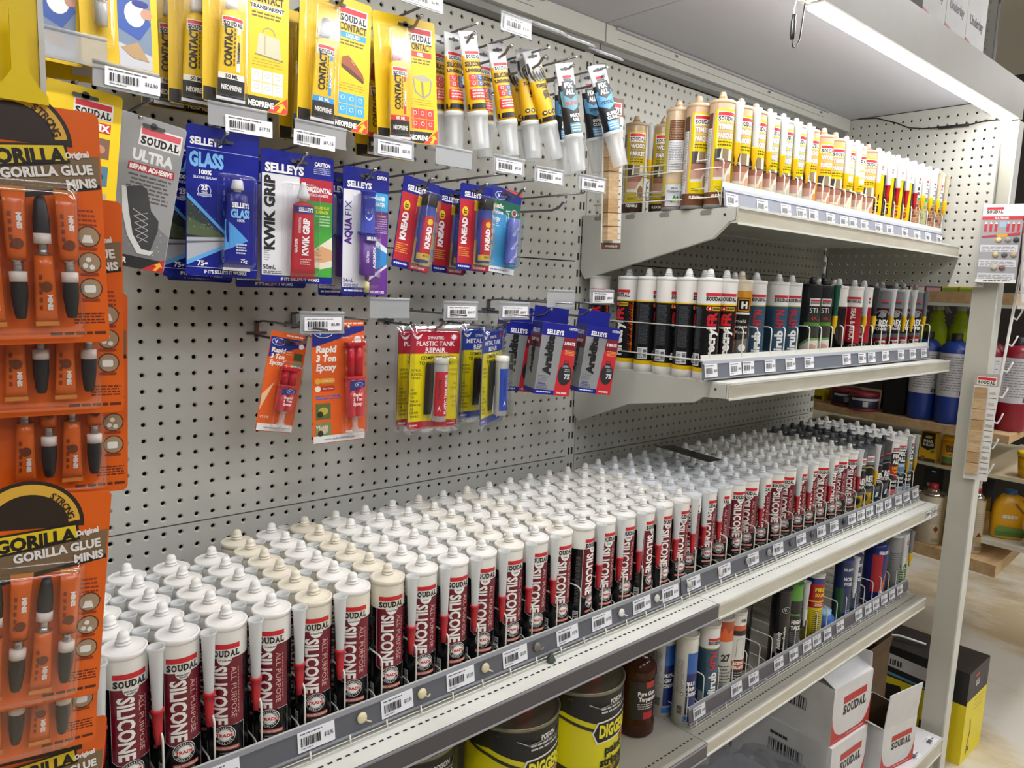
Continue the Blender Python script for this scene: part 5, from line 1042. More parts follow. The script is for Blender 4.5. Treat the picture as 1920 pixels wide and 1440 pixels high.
def putty_art(a, w, h, o):
    a.poly([(-w/2+.001, -h/2+0.012), (w/2-.001, -h/2+0.012), (w/2-.001, 0.03), (-w/2+.001, 0.05)], '#3f93c4', 2); a.poly([(-w/2+.001, 0.045), (w/2-.001, 0.02), (w/2-.001, h/2-0.022), (-w/2+.001, h/2-0.022)], '#1f6a55', 3); a.rect(-w/2+.001, h/2-0.022, w/2-.001, h/2-.001, '#1f2a86', 3); a.poly([(-0.010, h/2-.001), (w/2-.001, h/2-0.008), (w/2-.001, h/2-.001)], '#d8482c', 4)
    vlogo(a, -0.012, h/2-0.015, 0.028); a.text('Aquafix', -0.019, h/2-0.033, 0.008, '#ece9e2', w=0.033, bold=0.04, italic=0.2, L=5); a.text('All Purpose', -0.019, h/2-0.044, 0.006, '#ece9e2', w=0.034, bold=0.04, L=5); a.text('Putty', -0.020, h/2-0.056, 0.008, '#ece9e2', bold=0.03, italic=0.25, L=5)
    a.disc(0.026, h/2-0.040, 0.0065, '#e2e0dc', 5, 16); a.disc(0.026, h/2-0.040, 0.0052, '#9a2c3c', 6, 16)
    for k in range(2): a.rect(-0.037, -0.020-0.028*k, -0.021, 0.0-0.028*k, '#c9c2b4', 4); a.disc(-0.029, -0.010-0.028*k, 0.006, ('#6b4a34', '#a58a6a')[k], 5, 12)
    a.bars(-0.036, 0.006, -0.008, 0.016, 3, '#bfe0ee', 5); a.rect(-w/2+.001, -h/2+.001, w/2-.001, -h/2+0.012, '#e2e4e6', 4); a.bars(-0.020, -h/2+0.004, 0.02, -h/2+0.008, 1, '#7a86a4', 5, 0.6, 0)
    m = MB(); m.lathe([(0, 0), (0.0105, 0.0008), (0.0112, 0.003), (0.0112, 0.080), (0.0100, 0.083), (0, 0.0835)], clear('putty_wrap', '#7f8ce0', 0.72, 0.9, 0.2), 16, (0.018, -0.012, -h/2+0.018)); t = Art()
    for k in range(6): t.text('epoxy', -0.004+0.005*(k % 2), 0.012+0.012*k, 0.006, '#c6cdf4', rot=90 if k % 2 else 60, L=2)
    wrap(t, m, 0.0112, 0.003, (0.018, -0.012, -h/2+0.018)); m.obj('putty_stick', o); blister(o, 0.003, -h/2+0.012, 0.034, 0.036, 0.025)
photo_card('putty_pack', -0.3960, -0.150, 0.4813, 0.084, 0.153, -5.5, 3, 'green and blue all purpose putty pack with blue putty stick', '#2a5a9a', putty_art)
def rapid(x, y, z, roll, yaw, w, h, lab):
    o = card_root('epoxy_pack', x, y, z, roll, yaw, lab, 'epoxy pack'); a = Art(); O = '#e2601c'; big = w > 0.07
    a.rrect(-w/2, -h/2, w/2, h/2, 0.004, O, 1); a.poly([(-w/2+.001, h/2-0.040), (w/2-.001, h/2-0.016), (w/2-.001, h/2-0.001), (-w/2+.001, h/2-.001)], '#1f2a86', 2); a.rect(-w/2+.001, h/2-0.0085, w/2-.001, h/2-.001, O, 3); a.bars(-0.005, h/2-0.0065, w/2-0.003, h/2-0.003, 1, '#f2dcc8', 4, 0.7, 0)
    vlogo(a, -w*0.28, h/2-0.0155 if not big else h/2-0.017, w*0.36)
    s = w/0.085
    for k, t in enumerate(('Rapid', '3 Ton', 'Epoxy')): a.text(t, -w*0.24, h/2-(0.043 if big else 0.028)-0.0135*s*k, 0.0095*s, '#f4eee8', w=w*0.37, bold=0.045, italic=0.12)
    z0 = h/2-(0.092 if big else 0.046)
    if big:
        for k, c in enumerate(('#e8a93a', '#b8301c')): a.rrect(-w*0.36, z0-0.012*k-0.004, -w*0.08, z0-0.012*k+0.004, 0.0035, c, 4); a.disc(-w*0.40, z0-0.012*k, 0.0048, '#f2e6d4' if k else '#e8a93a', 5, 14); a.text('5 Minutes' if k == 0 else 'Clear Colour', -w*0.21, z0-0.012*k, 0.0026, '#f4eee8', w=w*0.2, L=5)
        a.bars(-w*0.44, z0-0.030, w*0.05, z0-0.022, 2, '#4a62b4', 3, 0.45, 0.1)
        for k, c in enumerate(('#5a6a38', '#6d8a5c')): a.rect(-w*0.44, z0-0.060-0.030*k, -w*0.16, z0-0.035-0.030*k, c, 3); a.disc(-w*0.30, z0-0.047-0.030*k, 0.008, ('#b9a43c', '#c9b49c')[k], 4, 12, ry=0.006); a.disc(-w*0.36, z0-0.052-0.030*k, 0.005, '#26301c', 5, 10)
        a.text('VT-146', -w*0.33, -h/2+0.026, 0.0045, '#f2d8c0', bold=0.04); a.text('25 ml', -w*0.36, -h/2+0.018, 0.0036, '#f2d8c0', bold=0.03)
    else:
        for k in range(2): a.rect(w*0.20, h/2-0.040-0.0125*k, w*0.44, h/2-0.029-0.0125*k, ('#4a5a38', '#8a9a78')[k], 4)
        a.bars(w*-0.02, h/2-0.034, w*0.18, h/2-0.027, 2, '#f2c09a', 4); a.text('VT-143', -w*0.33, -h/2+0.022, 0.0034, '#f2d8c0', bold=0.03)
        a.poly([(-w/2+.001, -0.045), (-w*0.2, 0.0), (-w/2+.001, -0.02)], '#eec39a', 2)
    a.disc(w*0.36, h/2-(0.030 if big else 0.018), w*0.07, '#e9e6e2', 5, 14); a.rect(-w/2+.001, -h/2+.001, w/2-.001, -h/2+0.012, '#e4e4e4', 4); a.text('www.vitaltechnical.com', 0, -h/2+0.0062, 0.0032, '#2a4ea0', w=w*0.6, bold=0.03)
    card_mesh(w, h, a, O, parent=o, hz=h/2-0.0135, t=0.0006)
    R_ = 0.0125 if big else 0.0115; L1 = 0.060 if big else 0.036; L2 = 0.052 if big else 0.026
    e = empty('syringe', (w*0.25 if big else 0.004, -0.0105, -h/2+(0.040 if big else 0.034))); e.parent = o
    pk = clear('pink_clear', '#ee5a64', 0.55, 0.85); rd = clear('red_clear', '#d81f3a', 0.62, 0.9)
    m = MB()
    for s_ in (-1, 1): m.lathe([(0, 0), (R_*0.55, 0.001), (R_*0.62, 0.003), (R_*0.62, L1), (0, L1+0.0005)], pk, 14, (s_*R_*0.56, 0, 0), sy=1.2)
    t = Art(); t.poly([(-R_, L1*0.70), (R_, L1*0.80), (R_, L1*0.97), (-R_, L1*0.97)], '#23307e', 2); vlogo(t, R_*0.2, L1*0.86, R_*1.1, 3)
    for k, q in enumerate(('Rapid', '3 Ton', 'Epoxy')): t.text(q, 0.0, L1*0.60-0.0072*(1 if big else 0.7)*k, 0.0050 if big else 0.0034, '#f6dfe0', w=R_*1.2, bold=0.05, italic=0.1, L=3)
    m.art(t, lambda u, v, l: Vector((u, -R_*0.76-l, v))); m.obj('barrels', e)
    m = MB(); m.box(-R_*1.25, -R_*0.7, L1+0.001, R_*1.25, R_*0.6, L1+0.004, pk)
    for s_ in (-1, 1): m.lathe([(0, L1+0.004), (R_*0.5, L1+0.0045), (R_*0.5, L1+L2), (0, L1+L2)], rd, 12, (s_*R_*0.56, 0, 0))
    m.box(-R_*1.15, -R_*0.65, L1+L2, R_*1.15, R_*0.55, L1+L2+0.005, rd); m.obj('plunger', e)
    m = MB(); m.lathe([(0, -0.030), (0.003, -0.030), (0.0075, -0.026), (0.0075, -0.022), (0.004, -0.016), (0.0045, -0.002), (0.009, -0.0005), (0, 0)], FROSTC, 12); m.lathe([(0, -0.027), (0.006, -0.026), (0.006, -0.022), (0, -0.021)], FROSTC, 12, (0.010, 0, 0), sy=0.5); m.lathe([(0, -0.027), (0.006, -0.026), (0.006, -0.022), (0, -0.021)], FROSTC, 12, (-0.010, 0, 0), sy=0.5); m.obj('nozzle_tip', e)
    bx_ = w*0.25 if big else 0.004
    blister(o, bx_-0.019, -h/2+0.008 if not big else -h/2+0.011, min(w/2-0.001, bx_+0.019), -h/2+(0.034+L1+L2+0.012 if not big else 0.040+L1+L2+0.012), 0.024)
rapid(-0.8078, -0.130, 0.2246, -10.5, 2, 0.060, 0.152, 'small orange rapid epoxy pack hanging askew')
rapid(-0.7281, -0.160, 0.2248, 1, -4, 0.088, 0.190, 'large orange rapid epoxy pack with red syringe')
def tank(x, y, z, roll, yaw, lab, metal=False):
    o = card_root('repair_kit', x, y, z, roll, yaw, lab, 'repair kit', group='metal tank repair kits' if metal else 'plastic tank repair kits'); w, h = 0.104, 0.172
    c1 = '#1f3f9a' if metal else '#b3142f'; a = Art(); a.rrect(-w/2, -h/2, w/2, h/2, 0.006, c1, 1); a.rect(-w/2+.0005, -h/2+0.014, w/2-.0005, h/2-0.042, '#e2d200', 2)
    a.text('DYNASTEEL', 0.0, h/2-0.0145, 0.0048, '#efe6e6', w=0.034, bold=0.02); a.text('METAL TANK' if metal else 'PLASTIC TANK', 0, h/2-0.0245, 0.0078, '#f3eeee', w=0.080, bold=0.02); a.text('REPAIR', 0, h/2-0.0355, 0.0078, '#f3eeee', w=0.042, bold=0.02)
    a.poly([(-0.048, h/2-0.009), (-0.038, h/2-0.013), (-0.028, h/2-0.008), (-0.032, h/2-0.015), (-0.038, h/2-0.018), (-0.044, h/2-0.015)], '#e8e6e6', 4); 
    for k in range(10): ang = math.radians(36*k); a.poly([(0.038, h/2-0.013), (0.038+0.0085*math.cos(ang), h/2-0.013+0.0065*math.sin(ang)), (0.038+0.0045*math.cos(ang+0.32), h/2-0.013+0.0035*math.sin(ang+0.32))], '#f2eded' if not metal else '#c5303c', 4); 
    a.disc(0.038, h/2-0.013, 0.0045, '#f2eded' if not metal else '#c5303c', 5, 12)
    k1 = '#2a2812'; a.text('COMPLETE KIT', 0, h/2-0.049, 0.0056, k1, w=0.060, bold=0.02); a.text('TO MAKE REPAIR', 0, h/2-0.058, 0.0056, k1, w=0.066, bold=0.02)
    for k, t in enumerate(('PETROL', '& DIESEL', 'TANKS', '', '', 'NO', 'NEED', 'TO', 'WELD', 'REMOVE', 'OR', 'DRAIN', 'TANKS')):
        if t: a.text(t, -w/2+0.004, h/2-0.070-0.0066*k, 0.0040, k1, al='l', bold=0.0)
    for k, t in enumerate(('WATER', 'TANKS', '', 'OIL', 'PANS', '', 'EASY', 'TO', 'USE')):
        if t: a.text(t, w/2-0.004, h/2-0.070-0.0080*k, 0.0040, k1, al='r', bold=0.0)
    a.bars(-w/2+0.004, -h/2+0.005, -w/2+0.020, -h/2+0.0085, 1, '#e9cfd2', 3, 0.7, 0); a.bars(w/2-0.020, -h/2+0.005, w/2-0.004, -h/2+0.0085, 1, '#e9cfd2', 3, 0.7, 0)
    card_mesh(w, h, a, c1, parent=o, hole=False, r=0.006)
    m = MB(); m.box(-0.022, -0.006, -0.060, 0.016, -0.004, 0.028, '#1b1c1c'); m.obj('black_cloth', o)
    m = MB(); m.box(0.0, -0.0075, -0.068, 0.026, -0.0065, -0.018, '#dfe0e2', Matrix.Rotation(math.radians(8), 4, 'Y')); aa = Art(); aa.rect(0.002, -0.030, 0.014, -0.025, '#3a5a94', 1); aa.bars(0.004, -0.062, 0.024, -0.034, 6, '#8d9096', 1, 0.4, 0.3); m.art(aa, lambda u, v, l: Matrix.Rotation(math.radians(8), 4, 'Y') @ Vector((u, -0.0078-l, v))); m.obj('instruction_slip', o)
    e = empty('putty_tube', (-0.001, -0.020, -0.070)); e.parent = o; tc = '#2448b0' if metal else '#c0182f'
    m = MB(); m.lathe([(0, 0), (0.0118, 0.0005), (0.0120, 0.002), (0.0120, 0.100), (0, 0.1005)], frosted('tube_clear', '#cfd2d2', 0.6), 16)
    t = Art(); t.rect(-0.018, 0.010, 0.022, 0.086, tc, 1); t.text('METAL TANK REPAIR' if metal else 'PLASTIC TANK REPAIR', 0.004, 0.048, 0.0068, '#f3eeee', w=0.068, rot=90, bold=0.03, L=2); t.text('DYNASTEEL', -0.008, 0.056, 0.0050, '#6a1420' if not metal else '#122a6a', w=0.036, rot=90, bold=0.02, L=2); t.poly([(-0.011, 0.018), (-0.008, 0.028), (-0.005, 0.018), (-0.008, 0.022)], '#f3eeee', 3); wrap(t, m, 0.012, 0.003)
    m.obj('tube_body', e); m = MB(); m.lathe([(0.0126, 0.099), (0.0128, 0.100), (0.0128, 0.108), (0, 0.1085)], '#b9b9b2' if not metal else '#e6e6dc', 16); m.obj('cap', e)
    # clear clamshell with a rim
    m = MB(); rim = []
    W2, H2 = 0.120, 0.188
    for i_, yy in ((0, -0.0016), (0.001, -0.0032), (0.008, -0.0034), (0.0095, -0.009), (0.012, -0.010)):
        p = []; r_ = 0.010
        for cx, cz, an in ((W2/2-i_-r_, -H2/2+i_+r_, -90), (W2/2-i_-r_, H2/2-i_-r_, 0), (-W2/2+i_+r_, H2/2-i_-r_, 90), (-W2/2+i_+r_, -H2/2+i_+r_, 180)):
            for k in range(4): q = math.radians(an+30*k); p.append(Vector((cx+r_*math.cos(q), yy, cz+r_*math.sin(q))))
        rim.append(p)
    CS = clear('clamshell', '#eef0f8', 0.10, 0.6, 0.08); m.loft(rim, CS, cap=False); m.obj('clamshell_rim', o)
    blister(o, -0.026, -0.082, 0.026, 0.045, 0.036)
    return o
tank(-0.535, -0.105, 0.2140, -1, 3, 'plastic tank repair kit behind its twin, left edge showing')
tank(-0.5459, -0.160, 0.2190, -1.5, 0, 'red and yellow plastic tank repair kit in a clear clamshell')
tank(-0.398, -0.105, 0.2165, -1, 4, 'blue and yellow metal tank repair kit behind its twin', True)
tank(-0.425, -0.170, 0.2190, 0, 30, 'blue and yellow metal tank repair kit turned sideways on its hook', True)
def araldite(x, y, z, roll, yaw, lab):
    o = card_root('epoxy_box', x, y, z, roll, yaw, lab, 'epoxy box', group='grey and blue five minute epoxy boxes'); w, h, d = 0.074, 0.136, 0.052; B = M('#1a2288', 0.3)
    m = MB(); m.box(-w/2, 0, -h/2, w/2, d, h/2, '#8b8d90'); a = Art(); s = Art()
    a.rect(-w/2, h/2-0.024, w/2, h/2, B, 1); a.rect(-w/2, -h/2, w/2, -h/2+0.009, B, 1); a.rect(w*0.05, -h/2, w/2, -h/2+0.010, '#c2242e', 2); a.poly([(w*0.14, h/2-0.024), (w/2, h/2-0.024), (w/2, h/2-0.048), (w*0.11, h/2-0.048)], '#7a1a28', 2); a.poly([(w*0.11, h/2-0.048), (w/2, h/2-0.048), (w/2, -h/2+0.010), (w*0.05, -h/2+0.010)], '#c2242e', 2)
    a.text('SELLEYS', -0.010, h/2-0.0165, 0.0082, '#f1f1f4', w=0.036, bold=0.045); a.text('CAUTION', 0.027, h/2-0.007, 0.0045, '#e9eaf4', w=0.017, bold=0.04); a.text('Araldite', -0.018, 0.008, 0.0155, '#1a1a1c', w=0.076, rot=90, bold=0.06); a.text('5 MINUTE', 0.023, h/2-0.035, 0.0055, '#f1e6e8', w=0.022, bold=0.05)
    a.bars(0.013, 0.010, 0.035, 0.021, 4, '#eaa05a', 3, 0.5, 0.2, 'r'); a.disc(0.0215, -0.027, 0.0145, '#26272a', 4, 22, ry=0.0205); a.rect(0.016, -0.009, 0.027, 0.0, '#26272a', 4); a.rect(0.017, -0.005, 0.026, 0.001, '#8d3038', 5); a.poly([(0.014, -0.013), (0.028, -0.013), (0.025, -0.0085), (0.017, -0.0085)], '#8b9096', 5); a.text('75', 0.0265, -0.030, 0.009, '#c9cccf', bold=0.05, L=6); a.bars(0.020, -0.022, 0.032, -0.015, 2, '#b9bcbf', 6, 0.5, 0.2)
    a.text('200mL', -0.024, -0.047, 0.0040, '#3a3a8c'); a.bars(-0.034, -0.042, -0.010, -0.030, 3, '#6a6c74', 3, 0.3, 0.3); a.bars(-0.034, -0.058, -0.008, -0.050, 3, '#4a4c78', 3, 0.4, 0.2); a.bars(-0.034, -h/2+0.003, -0.004, -h/2+0.006, 1, '#dfe2f2', 3, 0.7, 0); a.text('HOME REPAIR', 0.020, -h/2+0.0055, 0.0034, '#f3e9ea', w=0.022, bold=0.04, L=3)
    front(a, m)
    s.rect(0, h/2-0.024, d, h/2, B, 1); s.rect(0, -h/2, d, -h/2+0.009, B, 1); s.rect(0, h/2-0.048, d, h/2-0.024, '#6a1a26', 1); s.text('SELLEYS', d/2, h/2-0.0165, 0.0070, '#d9d9e6', w=0.032, bold=0.045); s.text('5 MINUTE', d/2, h/2-0.034, 0.0055, '#e2d2d6', w=0.032, bold=0.05); s.text('Araldite', d/2-0.003, 0.002, 0.0125, '#1a1a1c', w=0.066, rot=90, bold=0.06)
    m.art(s, lambda u, v, l: Vector((-w/2-l-0.0001, d-u, v)))
    b_ = Art(); b_.rect(-w/2, 0, w/2, d, B, 1); m.art(b_, lambda u, v, l: Vector((u, v, h/2+l)))
    m.obj('carton', o)
    m = MB(); m.box(-w/2, d-0.0015, h/2+0.0005, w/2, d-0.0007, h/2+0.030, B); m.obj('hanging_tab', o)
    return o
araldite(-0.3050, -0.115, 0.2440, -5, -20, 'grey and blue epoxy box hanging behind, left of the bay joint')
araldite(-0.2950, -0.205, 0.2475, -6, -20, 'grey and blue epoxy box hanging in front, left of the bay joint')
araldite(-0.1730, -0.205, 0.2420, -7, -20, 'grey and blue epoxy box hanging in front of the shelf bracket')
# ---- hanging tubes with clear caps
def hang_tube(x, y, z, ang, yaw, kind, lab, L=0.18):
    """x, z: the top edge of the crimp; hangs down L, lower end swung to +x by ang"""
    o = empty('hanging_tube', (x, y, z), (0, math.radians(-ang), math.radians(yaw))); tag(o, lab, 'sealant tube', f'hanging {kind[0]} tubes')
    body_c, top_c = {'silicone': ('#deac00', '#dfe1e2'), 'turbo': ('#deae00', '#c9cbcd'), 'flexi': ('#16181c', '#dde0e3'), 'crystal': ('#15191f', '#dde0e3')}[kind]
    m = MB(); n = 20; Lb = 0.125; w = 0.035
    def dims(t): return (w/2*(1-0.13*t), 0.0006+0.0158*min(1, t*1.1)**0.85)
    rings = []; mats = []
    for k in range(11):
        t = k/10; a_, b_ = dims(t); rings.append([Vector((a_*math.cos(2*PI*q/n), b_*math.sin(2*PI*q/n), -t*Lb)) for q in range(n)])
        mats.append(mm(top_c if t < (0.22 if kind == 'silicone' else (0.40 if kind == 'turbo' else 0.24)) else body_c))
    m.loft(rings, None, mats=mats)
    t = Art(); wt = '#f1f1ee'
    # v measured downward from the crimp (negative)
    t.rrect(-0.010, -0.0125, 0.010, -0.0085, 0.0018, '#4a4b4e', 2); t.disc(0, -0.0100, 0.0036, '#4a4b4e', 2, 10)
    if kind == 'silicone':
        soudal(t, 0.0, -0.036, 0.026, 3, box='#ecebe6'); t.text('SILICONE', 0.0, -0.050, 0.0068, '#1a1a1c', w=0.031, bold=0.04, L=3); t.text('UNIVERSAL', 0.0, -0.0595, 0.0052, '#1a1a1c', w=0.031, bold=0.04, L=3)
        for i in range(2):
            for j in range(2): t.rrect(-0.013+0.0135*i, -0.084+0.0095*j, -0.001+0.0135*i, -0.0755+0.0095*j, 0.001, '#d0322f' if i == 0 else '#3a5a94', 3); t.ring(-0.007+0.0135*i, -0.0797+0.0095*j, 0.002, 0.0027, '#f1d8d4', 4, 10)
        t.rrect(-0.014, -0.104, 0.014, -0.0875, 0.002, '#d0322f', 3); t.bars(-0.012, -0.102, 0.012, -0.0885, 3, '#f0c8c0', 4, 0.5, 0.2, 'c'); t.rect(-0.017, -0.118, 0.017, -0.110, '#17171a', 3)
    elif kind == 'turbo':
        t.ring(0.002, -0.040, 0.0115, 0.0135, '#8a7a28', 3, 20); t.rect(-0.0165, -0.037, -0.013, -0.020, '#1a1a1c', 3)
        for k in range(6): u = -0.016+0.0055*k; t.poly([(u, -0.030-0.0035*k % 0.012), (u+0.0022, -0.034), (u+0.008, -0.054), (u+0.001, -0.044)], '#1c1c1e', 4)
        t.text('T REX', 0.004, -0.072, 0.0105, '#1a1a1c', w=0.022, bold=0.06, rot=-90, L=4); t.text('TURBO', 0.0, -0.059, 0.0050, '#1a1a1c', w=0.022, bold=0.05, L=4)
        for k in range(3): t.disc(-0.009+0.009*k, -0.105, 0.0038, '#1a1a1c', 3, 14); t.disc(-0.009+0.009*k, -0.105, 0.0018, '#e8d48a', 4, 10)
        t.rect(-0.017, -0.119, 0.017, -0.112, '#17171a', 3)
    else:
        c = '#5a8f9e' if kind == 'flexi' else '#5aa0d4'
        t.rect(-0.0085, -0.026, 0.0085, -0.0215, '#c0202c', 3); t.text('SOUDAL', 0, -0.0285, 0.0032, '#1b1b20', w=0.016, bold=0.05, L=3)
        t.poly([(-0.012, -0.031), (0.012, -0.031), (0.012, -0.055), (0, -0.063), (-0.012, -0.055)], '#27343c', 4); t.text('FIX', 0, -0.0385, 0.0085, wt, w=0.017, bold=0.045, L=5); t.text('ALL', 0, -0.0500, 0.0085, wt, w=0.017, bold=0.045, L=5)
        t.poly([(-0.0165, -0.048), (0.0165, -0.048), (0.0155, -0.074), (0, -0.083), (-0.0155, -0.074)], c, 3); t.text('FLEXI' if kind == 'flexi' else 'CRYSTAL', 0, -0.0695, 0.0055, '#c0404a' if kind == 'flexi' else '#16283c', w=0.022, bold=0.04, L=5)
        for k, q in enumerate(('MULTI', 'USE') if kind == 'flexi' else ('SUPER', 'CLEAR')): t.text(q, 0.003, -0.0905-0.0072*k, 0.0052, wt, bold=0.06, L=4)
        t.rrect(-0.010, -0.120, 0.014, -0.103, 0.002, c, 3); t.bars(-0.008, -0.118, 0.013, -0.105, 3, '#eaf2f4', 4, 0.45, 0.2)
    def f(u, v, l):
        q = max(0, min(1, -v/Lb)); a_, b_ = dims(q); uu = max(-0.999, min(0.999, u/a_)); return Vector((u, -b_*math.sqrt(1-uu*uu)-l-0.0003, v))
    m.art(t, f, 0.004); m.obj('tube_body', o)
    m = MB(); m.lathe([(0.0175, -Lb+0.004), (0.0178, -Lb-0.001), (0.0160, -Lb-0.002), (0, -Lb-0.0022)], '#e6e8e8', 18); m.lathe([(0.0050, -Lb-0.046), (0.0058, -Lb-0.012), (0.0085, -Lb-0.003)], '#e9ebea', 12); m.obj('inner_nozzle', o)
    m = MB(); m.lathe([(0.0172, -Lb-0.0010), (0.0184, -Lb-0.0015), (0.0184, -Lb-0.0040), (0.0165, -Lb-0.010), (0.0138, -L+0.002), (0.0143, -L+0.001), (0.0138, -L), (0, -L+0.0008)], FROSTC, 20); m.obj('clear_cap', o)
    return o
HT = [(-0.5453, -0.150, 0.7835, 0, 12, 'silicone', 'yellow silicone tube, leftmost and rearmost of the hanging tubes'), (-0.5448, -0.185, 0.7805, 3.5, 0, 'silicone', 'yellow silicone tube hanging straight, second from the left'), (-0.5381, -0.215, 0.7789, 11, -4, 'silicone', 'yellow silicone tube leaning, in front of the straight one'), (-0.4547, -0.150, 0.7845, 5, 6, 'silicone', 'yellow silicone tube hanging behind two leaning ones'), (-0.4668, -0.200, 0.7795, 13, -6, 'silicone', 'yellow silicone tube leaning beside the label ticket'),
      (-0.3750, -0.140, 0.7914, 12, -12, 'turbo', 'silver and yellow turbo tube, rearmost of three'), (-0.3844, -0.180, 0.7934, 8, -20, 'turbo', 'silver and yellow turbo tube, middle of three'), (-0.3886, -0.200, 0.7864, 20, -10, 'turbo', 'silver and yellow turbo tube leaning most, front of three'),
      (-0.3300, -0.224, 0.7740, 12, -20, 'flexi', 'black and teal multi use tube'), (-0.2480, -0.140, 0.7853, 4, -25, 'crystal', 'black and blue clear tube hanging behind the flexi tube'), (-0.2080, -0.165, 0.7940, 12, -15, 'crystal', 'black and blue clear tube half hidden by the front one'), (-0.2450, -0.222, 0.7900, 18.5, -28, 'crystal', 'black and blue super clear tube in front, at the right')]
for q in HT: hang_tube(q[0], q[1], q[2], q[3], q[4], q[5], q[6], 0.180 if q[5] == 'silicone' else 0.186)
# ---- timber colour sample strip
def timber_strip(o, w, h, n, seed, flip=False):
    m = MB(); m.box(-w/2, 0, -h/2, w/2, 0.0012, h/2, '#dcdcd8'); a = Art(); a.rect(-w/2, h/2-h*0.115, w/2, h/2, '#5f3a2c' if not flip else '#aaa198', 1); soudal(a, 0, h/2-h*0.065, w*0.72, 3, box='#ecebe6')
    if not flip: a.rect(-w/2, -h/2, w/2, -h/2+h*0.045, '#5f3a2c', 1); a.text('WWW.SOUDAL.COM', 0, -h/2+h*0.022, 0.0036, '#e3dcd6', w=w*0.62, bold=0.04)
    zz = h/2-h*0.13; z1 = -h/2+h*0.06; st = (zz-z1)/n
    for k in range(n): a.rect(w*0.12, zz-st*(k+0.95), w*0.46, zz-st*(k+0.90), '#4a2c22', 2); a.bars(w*0.14, zz-st*(k+0.62), w*0.44, zz-st*(k+0.35), 1 if not flip else 4, '#5b5a58', 2, 0.4, 0.3, 'c')
    front(a, m); m.obj('backing_card', o)
    m = MB(); rnd = random.Random(seed); cols = ['#c99a66', '#d8ae78', '#b88a5a', '#d2a56c', '#c4986a', '#dcb888', '#caa070', '#d6b07c', '#bd9468']; z = zz
    wd = mixed('sample_wood', '#a98a62', '#cdb48e', scale=(6, 1, 26), nscale=6, rough=0.55, lo=0.3, hi=0.7)
    seams = []
    for k in range(n):
        m.box(-w*0.45, -0.014, z-st+0.0018, w*0.06, -0.0006, z, wd if k % 3 else mixed('sample_wood_b', '#96774f', '#bd9c70', scale=(5, 1, 30), nscale=7, rough=0.55, lo=0.3, hi=0.7)); m.box(-w*0.45, -0.0136, z-st, w*0.06, -0.0006, z-st+0.0018, ('#7a4a30', '#8f8f88', '#c9b089', '#5c3826')[(k*3+seed) % 4]); z -= st
    m.obj('wood_blocks', o); return o
o = card_root('timber_sample_strip', -0.1720, -0.212, 0.6040, 3.0, 0, 'tall timber colour sample strip hanging beside the top shelf', 'sample strip'); timber_strip(o, 0.058, 0.285, 9, 2)
# ---- hooks and their label holders
HK = [(-1.118, 0.750), (-1.048, 0.750), (-0.888, 0.7585), (-0.762, 0.7585), (-0.640, 0.7585), (-0.541, 0.7585), (-0.463, 0.7585), (-0.386, 0.7585), (-0.319, 0.7585), (-0.238, 0.7585),
      (-1.093, 0.560), (-1.017, 0.556), (-0.913, 0.5545), (-0.802, 0.5440), (-0.692, 0.5365), (-0.588, 0.5350), (-0.475, 0.5400), (-0.388, 0.5420), (-0.285, 0.5300),
      (-0.793, 0.2870), (-0.7285, 0.3010), (-0.546, 0.3080), (-0.405, 0.3080), (-0.298, 0.3300), (-0.190, 0.3300)]
WH = ['upper', 'middle', 'lower']
for i, (x, z) in enumerate(HK):
    row = 0 if z > 0.7 else (1 if z > 0.5 else 2); k = [j for j, q in enumerate(HK) if (0 if q[1] > 0.7 else (1 if q[1] > 0.5 else 2)) == row].index(i)+1
    L = {0: 0.222, 1: 0.195, 2: 0.185}[row]
    if row == 0: L = 0.232
    hook(x, z, L, True, up=0.022, zt=0.0, lbl=f'steel display hook, {nth(k)} from the left in the {WH[row]} row of hooks')
TG = [('Ta', -1.0988, 0.270, 0.6138, 0.0604, 0.030, 0, '', 'empty clear label holder beside the yellow hanging strip'), ('Tb', -1.0500, 0.270, 0.5912, 0.067, 0.026, 1, '$12.90', 'clear label holder overlapping the foot of the leftmost yellow packs'),
      ('T1', -0.917, .246, .5771, .074, .0265, 1, '$17.35', 'clear label holder directly above the blue glass silicone pack'), ('T2', -.8049, .246, .5741, .075, .027, 1, '$7.15', 'clear label holder directly above the white and red adhesive pack'), ('T3', -.6895, .246, .5734, .068, .0265, 1, '$22.25', 'clear label holder directly above the purple epoxy pack'),
      ('T4', -.5813, .246, .5756, .070, .027, 0, '', 'empty clear label holder under the hanging silicone tubes'), ('T5', -.4676, .246, .5779, .067, .027, 1, '$9.20', 'label holder below the leaning yellow tube'), ('T6', -.3759, .246, .5730, .070, .0255, 1, '$9.50', 'label holder below the turbo tubes'), ('T7', -.2652, .246, .5723, .073, .0265, 1, '$9.45', 'label holder next to the timber sample strip'),
      ('T8', -.7776, .20, .3189, .070, .0305, 1, '$6.85', 'clear label holder above the two orange epoxy packs'), ('T9', -.6631, .20, .3412, .072, .029, 0, '', 'empty clear label holder right of the epoxy packs'), ('T10', -.5234, .20, .3377, .072, .0300, 1, '$20.37', 'label holder above the plastic tank repair kit'), ('T11', -.4031, .20, .3383, .072, .0290, 1, '$20.37', 'label holder above the metal tank repair kit'), ('T12', -.2858, .20, .3618, .074, .031, 0, '', 'empty clear label holder above the epoxy boxes'), ('T13', -.2220, .246, .3685, .068, .0242, 1, '$20.05', 'label holder in front of the first black cartridges'),
      ('Tt1', -.6451, .246, .7903, .072, .026, 1, '$5.95', 'clear label holder cut off by the top edge of the picture'), ('Tt2', -.4634, .246, .7980, .066, .028, 1, '$12.95', 'clear label holder above the hanging silicone tubes')]
